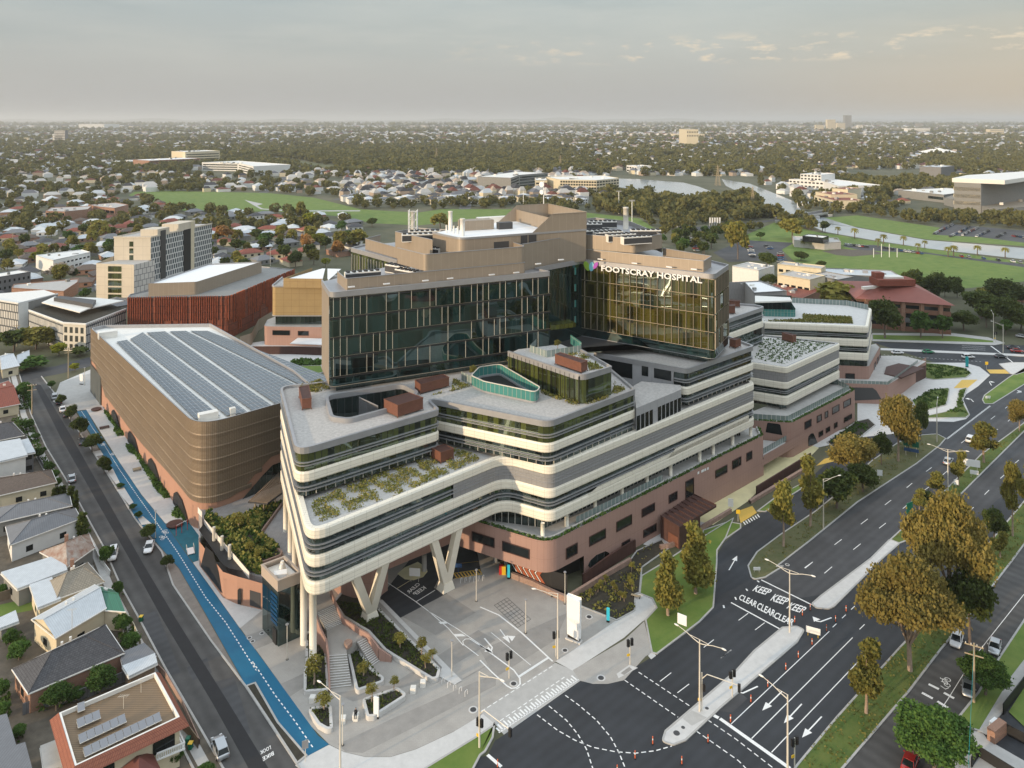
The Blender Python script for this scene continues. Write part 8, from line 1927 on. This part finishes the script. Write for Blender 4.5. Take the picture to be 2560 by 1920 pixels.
for k,bx_,by_,ty,w_,lb in [('dark',1200,1065,725,230,'tall dark tree directly in front of the brick office'),('midg',860,900,640,330,'wide gum left of the red hipped roof'),('dark',1400,735,540,170,'round tree behind the red roof, left one'),('dark',1580,800,545,210,'big round tree behind the red roof, right one'),('mid',1460,1062,835,165,'bright green tree in front of the brick office'),('mid',1620,1065,865,140,'second bright green tree at the right end of the brick office'),('dark',1775,1010,835,190,'dark tree between the brick office and the road'),('dark',1900,920,680,280,'brown green tree right of the brick office'),('dark',2080,840,600,320,'large dark tree on the far right beside the oval'),('dark',2190,1010,835,200,'dense green tree at the right edge by the road'),('dark',2100,1000,720,220,'dark tree across the road at the right'),('dark',1725,770,640,95,'small dark tree alone beside the oval'),
 ('dark',345,550,420,140,'dark tree beside the car park behind the hospital'),('dark',365,690,580,130,'grey green tree left of the cream building'),('dark',650,760,640,150,'dark tree in front of the stained concrete building'),('midg',130,490,190,170,'tall gum in the car park behind the tower wing'),('midg',525,345,180,170,'round dark gum by the river bridge'),('dark',575,260,180,110,'dark gum at the bridge end'),('mid',297,345,280,65,'small round tree on the lawn by the road'),('dark',735,560,490,80,'dark palm like tree at the oval corner'),('dark',590,500,420,110,'dark shrub beside the pavilion path'),('midg',240,600,540,90,'greenery beside the white hall')]:tree(k,'L',bx_,by_,ty,w_,lb,GO)
for a in [('lime','J',597,310,165,125,'bright yellow green tree by the red roofed houses'),('lime','J',680,470,340,145,'yellow green tree in the lawn behind the gold building'),('orange','J',575,500,350,110,'orange autumn tree left of the yellow green one'),('orange','J',845,560,400,105,'golden orange tree beside the gold building'),('midg','J',870,520,320,140,'brown gum behind the golden orange tree'),('midg','J',1020,500,310,210,'wide brown gum left of the tower'),('dark','J',480,660,480,130,'dark conical tree behind the gold building'),('mid','J',220,460,330,150,'green tree beside the small car park'),('lime','J',740,650,560,90,'autumn coloured shrub before the white diamond roof'),('dark','J',445,240,110,70,'dark pointed tree at the lawn edge'),('midg','J',520,240,70,90,'gum at the lawn edge beside the dark pointed one'),('dark','J',1140,300,210,100,'dark tree on the park edge'),('midg','J',1730,330,170,180,'yellowish gum behind the tower roof'),
  ('lime','I',330,620,500,130,'yellow green tree in front of the dark houses'),('bare','I',520,780,610,250,'bare pale tree among the white townhouses'),('orange','I',1930,430,270,150,'orange autumn tree right of the apartment tower'),('mid','I',695,540,440,150,'green tree left of the apartment tower'),('midg','I',860,360,230,150,'rounded gum above the white roofed houses'),('midg','I',310,1360,1150,260,'brown gum clump before the white offices'),('midd','I',120,1380,1170,260,'dark gum clump at the left of the white offices'),('midg','I',420,1340,1170,170,'gum hiding the corner of the white offices'),('lime','I',510,1420,1290,140,'lime green tree at the cross street'),('lime','I',645,1550,1470,80,'small lime tree beside the timber pole'),('mid','I',290,1530,1410,250,'wide green hedge tree beside the green roofed cottage'),('midd','I',690,1420,1330,160,'dark tree at the white office corner'),('bush','A',410,235,160,60,'round shrub on the corner garden by the far end of the street')]:
 tree(a[0],a[1],*a[2:6],a[6],'trees behind the campus')
for t,x,y,ty,w_,lb in [('C',1450,760,620,95,'sapling on the right edge of the sloping garden'),('C',1535,790,715,70,'short sapling nearest the pale kerb strip'),('C',1480,860,750,75,'sapling near the tip of the sloping garden'),('C',1275,700,590,115,'shrubby sapling in the middle of the sloping garden'),('C',590,990,760,150,'tall leafy shrub in the long white planter'),('C',985,920,820,110,'sapling in the wedge shaped planter'),('C',1050,1130,980,90,'sapling at the left of the rectangular planter'),('C',1230,1040,930,75,'sapling at the right of the rectangular planter'),('C',670,1190,1070,140,'sapling in the small triangular planter'),
  ('b',640,800,570,230,'young tree in the upper deck garden'),('b',800,1140,960,120,'golden shrub lower in the deck garden'),('b',905,1230,1075,100,'golden shrub nearest the lift tower'),('F',1860,150,40,60,'small tree beside the teal skylight'),('G',262,120,-30,90,'slim tree left of the glass pavilion'),('G',430,180,60,50,'second slim tree left of the glass pavilion'),('a',850,310,160,90,'small tree on the pavilion terrace')]:
 z={'b':4.7,'F':32.6,'G':32.6,'a':38.1}.get(t,.6);tree('sap',t,x,y,ty,w_,lb,'saplings in planters and garden beds',z)
i=0
for x,y in [(880,300),(925,275),(965,230),(1000,190),(1080,270),(1120,320),(1210,90),(1190,200),(1150,330),(1210,230),(1060,240),(940,260)]:
 tree('sap','D',x,y,y-75,40,'staked young sapling in the mulched garden beside the podium','staked saplings in the mulched garden',.1)
pm=thing('palm_tree','x','palm tree',(0,0,0),'palm trees along the river')
MB().tube([(0,0,0),(0,0,8.2)],[.45,.33],7).build('trunk',M['bark_dark'],pm)
b=MB()
for k in range(26):
 a=k*2.4;e=-.4+1.3*(k/26);pts=[(math.cos(a)*s*3.4,math.sin(a)*s*3.4,8.3+math.sin(e)*3*s-2.6*s*s) for s in (0,.35,.7,1)]
 for p,q in zip(pts,pts[1:]):w_=.45;n_=(-math.sin(a)*w_,math.cos(a)*w_);b.f([(p[0]-n_[0],p[1]-n_[1],p[2]-.15),(p[0],p[1],p[2]+.1),(q[0],q[1],q[2]+.1),(q[0]-n_[0],q[1]-n_[1],q[2]-.15)]);b.f([(p[0]+n_[0],p[1]+n_[1],p[2]-.15),(p[0],p[1],p[2]+.1),(q[0],q[1],q[2]+.1),(q[0]+n_[0],q[1]+n_[1],q[2]-.15)])
b.build('fronds',M['leaf_gum'],pm)
for i,(x,y,ty) in enumerate([(858,312,250),(980,338,260),(1190,378,305),(1150,400,335),(1335,388,318),(1440,432,370),(1490,408,350),(1660,472,395),(1700,468,385),(1873,462,385),(2075,478,400),(605,405,350),(845,390,335),(745,290,232),(650,268,210),(398,198,165)]):
 X,Y=P('L',x,y);h=ZZ('L',x,ty,Y);o=pm if i==0 else dup(pm);o.location=(X,Y,0);o.scale=(h/9.2,)*3;o['label'] ='palm tree by the river, number '+str(i+1)+' of the row' if False else ['palm on the river lawn right of the pavilion','second palm right of the pavilion','palm of the close pair by the parked cars, taller','palm of the close pair by the parked cars, wider','palm above the tall goal posts','low wide palm right of the goal posts','palm behind the low wide one','left palm of the next pair along the bank','right palm of the next pair along the bank','single palm second from the right edge','palm nearest the right edge','palm in front of the pavilion steps','palm before the right end of the pavilion','palm between the pavilion and the river','dark palm at the bridge end','palm beside the road before the bridge'][i]
# ---- planting that nobody could count
def planting(name,label,polys,dens,size,mt,hgt=.5,cover=.75,freq=.35):
 V=[]
 for poly,z in polys:
  a=np.array(poly);lo,hi=a.min(0),a.max(0);n=int((hi-lo).prod()*dens);q=NR.uniform(lo,hi,(n,2))
  inn=np.array([inside(p,poly) for p in q]);q=q[inn]
  f_=np.sin(q[:,0]*freq*3.1+np.sin(q[:,1]*freq*2.3)*1.7)+np.sin(q[:,1]*freq*3.7+np.sin(q[:,0]*freq*2.9)*1.9)+NR.normal(size=len(q))*.5
  q=q[f_>np.quantile(f_,1-cover)] if cover<1 else q
  V.append(np.column_stack([q,z+NR.uniform(0,1,len(q))**1.6*hgt]))
 c=np.concatenate(V);o0=c.mean(0);me=quads_mesh(name,c-o0,size,M[mt] if isinstance(mt,str) else mt);o=bpy.data.objects.new(name,me);COL.objects.link(o);o.location=o0
 return tag(o,label,'planting',None,'stuff')
planting('rooftop_garden','green and gold grasses on the long lower roof terrace',[(PL('F',[(560,1200),(590,1130),(830,1010),(1200,880),(1640,700),(1930,760),(1900,800),(1400,1020),(1150,1110),(900,1200),(640,1290)],23.4),23.35)],34,.13,'leaf_roof',.6,.62)
planting('rooftop_garden','grasses at the back left corner of the upper roof',[(PL('F',[(470,210),(640,160),(720,230),(560,270)],32.6),32.6)],26,.16,'leaf_roof',.5,.8)
planting('rooftop_garden','grasses along the foot of the glass pavilion',[(PL('a',[(610,830),(700,860),(1100,1020),(1200,1060),(1500,960),(1620,870),(1620,740),(1800,850),(1500,990),(1150,1090),(900,1010),(620,900)],32.6),32.6),(PL('F',[(1480,290),(1690,240),(1700,150),(1840,210),(1700,250)],32.6),32.6),(PL('a',[(1000,360),(1180,350),(1480,560),(1280,600),(1270,510),(1000,400)],38.1),38.1),(PL('a',[(170,600),(560,790),(600,760),(250,520)],32.6),32.6)],26,.16,'leaf_roof',.5,.7)
planting('rooftop_garden','dark green tufts dotted over the pebble roof',[(PL('V',[(430,900),(800,960),(1400,700),(960,640),(520,640)],21.6),21.6)],12,.17,'leaf_green',.35,.42,.8)
planting('rooftop_garden','meadow planting on the far roof terrace',[(PL('V',[(1040,340),(1650,370),(1670,450),(560,420),(1040,400)],23.4),23.4)],26,.2,'leaf_roof',.7,.95)
planting('podium_edge_planting','green trailing plants in the trough along the podium edge',[(offs(podp,-.05)+offs(podp,-.85)[::-1],10.45),(offs(jp,-.05)+offs(jp,-.8)[::-1],9.5)],45,.16,'leaf_green',.35,.8,1)
planting('deck_garden','dense shrubs in the raised deck garden',[(bed,4.75)],26,.26,'leaf_roof',1.1,.55);planting('deck_garden','dark shrubs in the raised deck garden',[(bed,4.75)],26,.26,'leaf_green',.9,.75)
planting('planter_groundcover','dark ground cover in the plaza planters and slope',[(PL('C',p_,.6),.55) for p_ in ([(530,660),(530,1040),(700,1030),(680,640)],[(870,690),(920,680),(1130,940),(950,1010)],[(990,1110),(1250,1030),(1300,1070),(1060,1230)],[(550,1180),(715,1165),(725,1320),(640,1300)],[(760,330),(1080,360),(1590,870),(1530,920),(1215,740),(1020,560),(840,450)])],22,.15,'leaf_dark',.3,.8)
planting('garden_shrubs','low shrubs in the mulched garden beside the podium',[(PL('D',[(740,295),(1180,30),(1400,-160),(1290,60),(1238,275),(1233,400),(1090,475),(820,370)]),.12)],9,.2,'leaf_roof',.4,.45)
planting('promenade_hedge','dark green hedge planting along the car park wall',[(PL('A',q),.05) for q in ([(828,420),(850,415),(960,520),(1010,600),(940,610),(905,570),(920,550)],[(1005,690),(1030,680),(1130,760),(1290,980),(1370,1060),(1360,1100),(1310,1105),(1240,1040),(1080,760),(1030,740)],[(1370,1220),(1420,1170),(1470,1230),(1500,1290),(1440,1270),(1370,1250)])],30,.25,'leaf_green',.9,.9)
planting('verge_grass_tufts','rough grass tufts on the strips between the roads',[(isl_right,.13)],5,.15,'leaf_roof',.15,.6)
planting('verge_grass_tufts','tufts on the slip lane verge and median',[(PL('H',[(230,1490),(700,1110),(1300,615),(1600,580),(1000,1020),(400,1500)]),.13),(PL('H',[(1250,1310),(1360,1210),(1900,700),(2212,470),(2212,510),(1700,1020),(1370,1300)]),.13)],4,.14,'leaf_roof',.15,.5)
planting('apron_planting','low shrubs in the curved beds by the far junction',[(PL('H',q),.16) for q in ([(1400,300),(1540,220),(1655,215),(1640,330),(1480,375)],[(1740,225),(1790,205),(1760,300),(1800,395),(1650,380),(1720,350)],[(1450,25),(1780,65),(1820,100),(1560,140)],[(790,600),(990,455),(1120,475),(900,655)])],6,.3,'leaf_green',.5,.6)
planting('yard_shrubbery','unkempt shrubs and weeds filling the yards between the houses',[(PL('A',q),.05) for q in ([(90,480),(200,470),(280,560),(330,700),(290,720),(200,600)],[(270,720),(330,720),(440,900),(480,1000),(420,1010),(350,850)],[(120,330),(240,230),(250,400),(150,400)],[(410,1080),(520,1040),(560,1100),(440,1120)],[(620,1260),(680,1250),(730,1400),(660,1430)])]+[(PL('B',q),.05) for q in ([(900,470),(990,440),(1110,640),(1100,700),(960,700)],[(20,560),(130,560),(220,650),(160,800),(60,760)],[(250,1170),(640,1080),(960,920),(1000,960),(660,1120),(330,1230)],[(0,960),(70,980),(90,1240),(0,1280)],[(100,1340),(200,1320),(210,1450),(120,1470)],[(930,250),(970,200),(990,300),(950,330)])],16,.22,'leaf_green',.9,.6)
planting('courtyard_planting','green bed in the courtyard behind the tower',[(PL('J',[(440,1480),(500,1460),(700,1470),(700,1500),(440,1510)]),.1)],8,.5,'leaf_green',1.2,1)
# ================= suburb out to the horizon =================
EX=[PL('Q',[(800,500),(925,575),(860,640),(1000,660),(1100,700),(1420,780),(1700,770),(1900,775),(1895,740),(1800,715),(1600,640),(1480,600)]),PL('Q',[(1810,570),(1850,640),(1960,690),(2050,740),(2212,900),('L',330,165),('L',560,205),('L',760,295),('L',1110,355),('L',2400,520),('L',2400,405),('L',850,205),('L',590,120),('L',545,60),('Q',2060,600)]),
  PL('O',[(-1100,690),(-1100,720),(-600,860),(200,870),(700,900),(1400,985),(2212,920),(2212,835),(1600,835),(1400,870),(900,830),(500,730),(100,690)]),PL('L',[(150,330),(400,220),(700,290),(1100,355),(2400,520),(2400,760),(1700,690),(1100,680),(560,560),(280,520),(-60,520),(-60,440)]),PL('L',[(720,190),(1000,170),(1500,230),(1640,225),(2400,280),(2400,410),(1500,345),(1000,255)]),
  PL('R',[(-800,1000),(0,925),(550,830),(700,780),(770,720),(760,640),(810,640),(860,730),(790,810),(330,920),(-500,1040)]),PL('Q',[(560,850),(1100,910),(1300,1050),(1250,1120),(560,1000)]),PL('O',[(0,380),(380,415),(860,505),(640,525),(180,440)]),PL('R',[(640,500),(1500,500),(1520,600),(640,590)]),
  [(-60,330),(-110,330),(-170,480),(-90,480),(20,330),(130,330),(130,200),(-60,200)]]
RS0=random.Random(8);FT=[]
MIR=[(RS0.uniform(112,340),RS0.uniform(-230,115)) for k in range(330)]
for o in bpy.data.objects:
 if o.parent is None and o.get('category') in ('building','tower','grandstand','apartment building','hall','hospital','car park','bridge','house'):
  xs=[]; 
  for c_ in o.children:
   if c_.type=='MESH' and c_.name.startswith(('wall','end_wall','gold_','pink_deck','front_facade','roof','front')):xs+=[(v.co.x+o.location.x,v.co.y+o.location.y) for v in c_.data.vertices]
  if xs:a=np.array(xs);FT.append((*a.min(0),*a.max(0)))
def free(x,y,m=6):
 if y<300 and -125<x<420 and not (x<-150):return False
 for a in FT:
  if a[0]-m<x<a[2]+m and a[1]-m<y<a[3]+m:return False
 return not any(inside((x,y),e) for e in EX)
RS=random.Random(21);cand=[]
def zone(u0,u1,v0,v1,n,ft,hk='h'):
 """positions spread evenly over a part of the picture's ground"""
 for _ in range(n):
  u,v=RS.uniform(u0,u1),v0+(v1-v0)*RS.random()**.85;X,Y=P('U',u,v)
  if free(X,Y):cand.append((Y,X,'t' if RS.random()<ft else hk))
zone(-60,800,470,730,2300,.60);zone(-60,330,730,880,90,.7);zone(860,1460,435,510,1700,.28,'w');zone(-60,900,420,480,500,.7);zone(1560,1960,498,560,240,.98);zone(1400,1560,450,560,120,.95);zone(1900,2620,440,515,700,.75);zone(2230,2620,560,760,70,.9);zone(2300,2620,690,860,25,1);zone(860,1460,495,525,130,1);zone(250,860,470,492,90,1);zone(1600,2000,540,640,220,1);zone(640,900,560,640,50,.6);zone(400,880,535,600,90,.6);zone(2240,2560,545,600,260,1);zone(1990,2240,470,620,200,.97)
cand.sort(key=lambda c:(c[2]=='t',c[0]));tr_c=[];ho_c=[]
grid={}
for Y,X,k in cand:
 r=5 if k=='t' else (7.2 if k=='w' else 9.5);g_=(int(X//12),int(Y//12));ok=True
 for dx in (-1,0,1):
  for dy in (-1,0,1):
   for (x2,y2,r2) in grid.get((g_[0]+dx,g_[1]+dy),[]):
    if math.hypot(X-x2,Y-y2)<(r+r2)*(.8 if k=='t' else .95):ok=False
 if not ok:continue
 grid.setdefault(g_,[]).append((X,Y,r));(tr_c if k=='t' else ho_c).append((X,Y,k))
HP=[]
def gen_house(roofc,wallc,w_,d_,h,two=False):
 t_=thing('suburban_house','x','house',(0,0,0),'suburban houses behind the campus');ez=5.6 if two else 3.0;c=[(-w_/2,-d_/2),(w_/2,-d_/2),(w_/2,d_/2),(-w_/2,d_/2)]
 MB().wall(c,0,ez,0,True).build('wall',M[wallc],t_);e=offs(c,.4,True);rz_=ez+h;hp_=d_/2*.9;m0,m1=(-w_/2+hp_,0),(w_/2-hp_,0);b=MB()
 b.f([(*e[0],ez),(*e[1],ez),(*m1,rz_),(*m0,rz_)]);b.f([(*e[2],ez),(*e[3],ez),(*m0,rz_),(*m1,rz_)]);b.f([(*e[1],ez),(*e[2],ez),(*m1,rz_)]);b.f([(*e[3],ez),(*e[0],ez),(*m0,rz_)]);b.build('roof',M[roofc],t_)
 for zz in ([1.0] if not two else [1.0,3.8]):
  for x in (-w_*.3,0,w_*.3):MB().wall([(x-.8,-d_/2-.05),(x+.8,-d_/2-.05)],zz,zz+1.3).build('window',M['dark_glass'],t_)
 return t_
hcol=[('tile_red','wall_cream','red tiled roof and cream walls'),('tile_grey','wall_white','dark tiled roof and white walls'),('iron_white','wall_white','pale iron roof and white walls'),('iron_grey','wall_grey','grey iron roof and grey walls'),('tile_brown','wall_brick','brown tiled roof and brick walls'),('iron_white','wall_brick','pale iron roof and brick walls')]
for rc,wc,d_ in hcol:HP.append((gen_house(rc,wc,14,10,2.3),d_))
HPW=[(gen_house('iron_grey','wall_white',12,9,1.8,True),'dark roof and tall white walls'),(gen_house('iron_white','wall_white',11,9,1.2,True),'flat pale roof and tall white walls'),(gen_house('tile_grey','wall_cream',12,9,2.0,True),'dark tiled roof and tall cream walls')]
uh=set();NH=min(len(ho_c),250)
def where(X,Y):
 u=F*X/Y+1280;side ='left' if u<850 else ('middle' if u<1500 else 'right');return ('near ' if Y<420 else ('mid distance ' if Y<800 else 'far '))+side
lbs={}
for X,Y,k in ho_c[:NH]:
 pool=HPW if (k=='w') else HP;o,d_=RS.choice(pool)
 if id(o) in uh:o=dup(o)
 else:uh.add(id(o))
 o.location=(X,Y,0);o.rotation_euler[2]=RS.choice([.35,.35+math.pi/2,.75,.75+math.pi/2])+RS.uniform(-.08,.08);o.scale=(RS.uniform(.85,1.2),RS.uniform(.85,1.15),RS.uniform(.9,1.15))
 lb=('two storey house with ' if k=='w' else 'house with ')+d_+' among the '+where(X,Y)+' trees';o['label']=lb;o['group']=lb
HP=[h for h in HP if id(h[0]) in uh]
for o in [h for h in S.objects if h.get('label')=='x' and 'suburban' in h.name]:
 for c_ in list(o.children):bpy.data.objects.remove(c_)
 bpy.data.objects.remove(o)
NTI=max(0,min(len(tr_c),290-len(TREES)))
for X,Y,k in tr_c[:NTI]:
 k=RS.choice(['mid','midg','midg','midd','midd']);o=dup(PT[k]) if k in used else PT[k];used.add(k);s=RS.uniform(.65,1.25);o.location=(X,Y,0);o.scale=(s*1.05,s*1.05,s);o.rotation_euler[2]=RS.uniform(0,6.28)
 lb={'mid':'green leafy tree','midg':'olive brown gum tree','midd':'dark evergreen tree'}[k]+' in the '+where(X,Y)+' suburb';o['label']=lb;o['group']=lb
for k in range(26):
 X,Y=118+(k % 5)*24+RS.uniform(-4,4),-70+(k//5)*31+RS.uniform(-4,4)
 if X<100+(Y+70)*.16:continue
 o,d_=RS.choice(HP); 
 if o.name not in bpy.data.objects:continue
 o=dup(o,(X,Y,0),.8+RS.choice([0,1.57]));o['label'] ='house with '+d_+' reflected in the tower glass';o['group']=o['label']
 o=dup(PT['midg' if k % 2 else 'mid'],(X+12,Y+9,0),k,'street tree reflected in the tower glass',.9);o['group'] ='street trees reflected in the tower glass'
def far_pts(n,v0,v1,u0=-80,u1=2640,keep=None):
 u=NR.uniform(u0,u1,n*2);v=v0+(v1-v0)*NR.uniform(0,1,n*2);Y=F*CH/(v-HZ);X=(u-1280)*Y/F
 ok=np.array([(keep is None or keep(a,c)) and free(x,y,10) for x,y,a,c in zip(X,Y,u,v)],bool);return X[ok][:n],Y[ok][:n]
def blobs(X,Y,size,nq,q):
 n=len(X);c=NR.normal(size=(n,nq,3));c/=np.linalg.norm(c,axis=2)[:,:,None];r=size*NR.uniform(.6,1.25,n);c=c*(r[:,None,None]*np.array([.62,.62,.5]))*NR.uniform(.6,1,(n,nq,1));c[:,:,2]+=(r*.62)[:,None]
 c[:,:,0]+=X[:,None];c[:,:,1]+=Y[:,None];return c.reshape(-1,3),np.repeat(r*q,nq)
C1,S1=[],[]
def addb(X,Y,size,nq,q):c,s=blobs(np.asarray(X),np.asarray(Y),size,nq,q);C1.append(c);S1.append(s)
addb([p[0] for p in MIR],[p[1] for p in MIR],9,170,.1);rest=tr_c[NTI:];addb([a[0] for a in rest],[a[1] for a in rest],8.5,150,.11)
for v0,v1,n,sz,nq,q in [(395,440,1900,11,60,.17),(360,395,2900,13,34,.24),(335,360,3300,14,18,.34),(318,335,3300,19,10,.5),(306,318,3400,33,6,.7)]:
 X,Y=far_pts(n,v0,v1);addb(X,Y,sz,nq,q)
for u0,u1,v0,v1,n in [(640,1420,365,425,1500),(1280,1960,385,425,500),(850,1500,425,440,300),(300,800,380,420,350),(1500,1950,490,545,160),(2050,2600,455,500,320),(2350,2600,385,430,300)]:
 X,Y=far_pts(n,v0,v1,u0,u1);addb(X,Y,11,60,.17)
cc=np.concatenate(C1);ss=np.concatenate(S1);fo=bpy.data.objects.new('distant_trees',quads_mesh('distant_trees',cc,ss,M['leaf_far']));COL.objects.link(fo);tag(fo,'mass of distant tree crowns spreading to the horizon','woodland',None,'stuff')
def far_houses(X,Y,w_,h_,ang=.5):
 n=len(X);w=w_*NR.uniform(.6,1.4,n);d=w*NR.uniform(.6,1,n);h=h_*NR.uniform(.7,1.5,n);a=ang+NR.choice([0,math.pi/2],n)+NR.uniform(-.2,.2,n);ca,sa=np.cos(a),np.sin(a)
 def pt(x,y,z):xx,yy=x*w,y*d;return np.stack([X+xx*ca-yy*sa,Y+xx*sa+yy*ca,z*h],1)
 c=[pt(-.5,-.5,0),pt(.5,-.5,0),pt(.5,.5,0),pt(-.5,.5,0)];e=[pt(-.5,-.5,1),pt(.5,-.5,1),pt(.5,.5,1),pt(-.5,.5,1)];r0,r1=pt(-.25,0,1.55),pt(.25,0,1.55)
 Q=[(c[0],c[1],e[1],e[0]),(c[1],c[2],e[2],e[1]),(c[2],c[3],e[3],e[2]),(c[3],c[0],e[0],e[3]),(e[0],e[1],r1,r0),(e[2],e[3],r0,r1),(e[1],e[2],r1,r1+.01),(e[3],e[0],r0,r0+.01)]
 V=np.stack([np.stack(q,1) for q in Q],1).reshape(-1,3)
 wm_=NR.choice([0,1,1,2],n);rm_=NR.choice([3,4,4,8,6,6,5,2],n);mi=np.stack([wm_]*4+[rm_]*4,1).ravel();return V,mi
VV,MI=[],[]
def addh(X,Y,w,h):v,m=far_houses(np.asarray(X,float),np.asarray(Y,float),w,h);VV.append(v);MI.append(m)
rest=[a for a in ho_c[NH:] if a[2]=='w'];addh([a[0] for a in rest],[a[1] for a in rest],13,6)
rest=[a for a in ho_c[NH:] if a[2] !='w'];addh([a[0] for a in rest],[a[1] for a in rest],13,4.5)
valley=lambda u,v:not (640<u<1420 and 362<v<425) and not (300<u<800 and 385<v<420)
for v0,v1,n,w,h in [(395,440,1100,14,4.5),(365,395,2800,17,5),(340,365,3600,22,6),(320,340,4200,34,9),(307,320,3600,60,14)]:
 X,Y=far_pts(n,v0,v1,keep=valley);addh(X,Y,w,h)
hs=bpy.data.objects.new('distant_houses',raw_mesh('distant_houses',np.concatenate(VV),4,[M[k] for k in ('wall_cream','wall_white','wall_brick','tile_red','tile_grey','iron_white','concrete','offwhite','iron_grey')],np.concatenate(MI)));COL.objects.link(hs);tag(hs,'mass of small distant suburban houses reaching the horizon','suburb',None,'stuff')
b=MB();N_=60
for X0,X1,Yh,H_ in [(-26000,-2000,30000,170),(-9000,14000,34000,215),(12000,34000,38000,225)]:
 q=[(X0+(X1-X0)*k/N_,H_*math.sin(math.pi*k/N_)**.7*(.7+.3*math.sin(k*.7)*math.sin(k*.23+1))) for k in range(N_+1)]
 for k in range(N_):b.f([(q[k][0],Yh-3000,0),(q[k+1][0],Yh-3000,0),(q[k+1][0],Yh,q[k+1][1]),(q[k][0],Yh,q[k][1])]);b.f([(q[k][0],Yh,q[k][1]),(q[k+1][0],Yh,q[k+1][1]),(q[k+1][0],Yh+3000,0),(q[k][0],Yh+3000,0)])
struct(b.build('hills',M['leaf_far']))
hz=MB();hz.f([(-62000,-500,-1),(62000,-500,-1),(62000,62000,-1),(-62000,62000,-1)][::-1]);hz.prism([(-62000,-500),(62000,-500),(62000,62000),(-62000,62000)],-1,240)
ho=hz.build('haze',M['black']);hm=bpy.data.materials.new('haze');hm.use_nodes=True;n_=hm.node_tree.nodes;n_.clear();ou=n_.new('ShaderNodeOutputMaterial');pv=n_.new('ShaderNodeVolumePrincipled')
pv.inputs['Density'].default_value=HAZE;pv.inputs['Color'].default_value=(.86,.87,.86,1);pv.inputs['Anisotropy'].default_value=.2;hm.node_tree.links.new(pv.outputs[0],ou.inputs['Volume'])
ho.data.materials.clear();ho.data.materials.append(hm);ho['kind'] ='stuff'
S.cycles.volume_step_rate=4;S.cycles.volume_max_steps=64
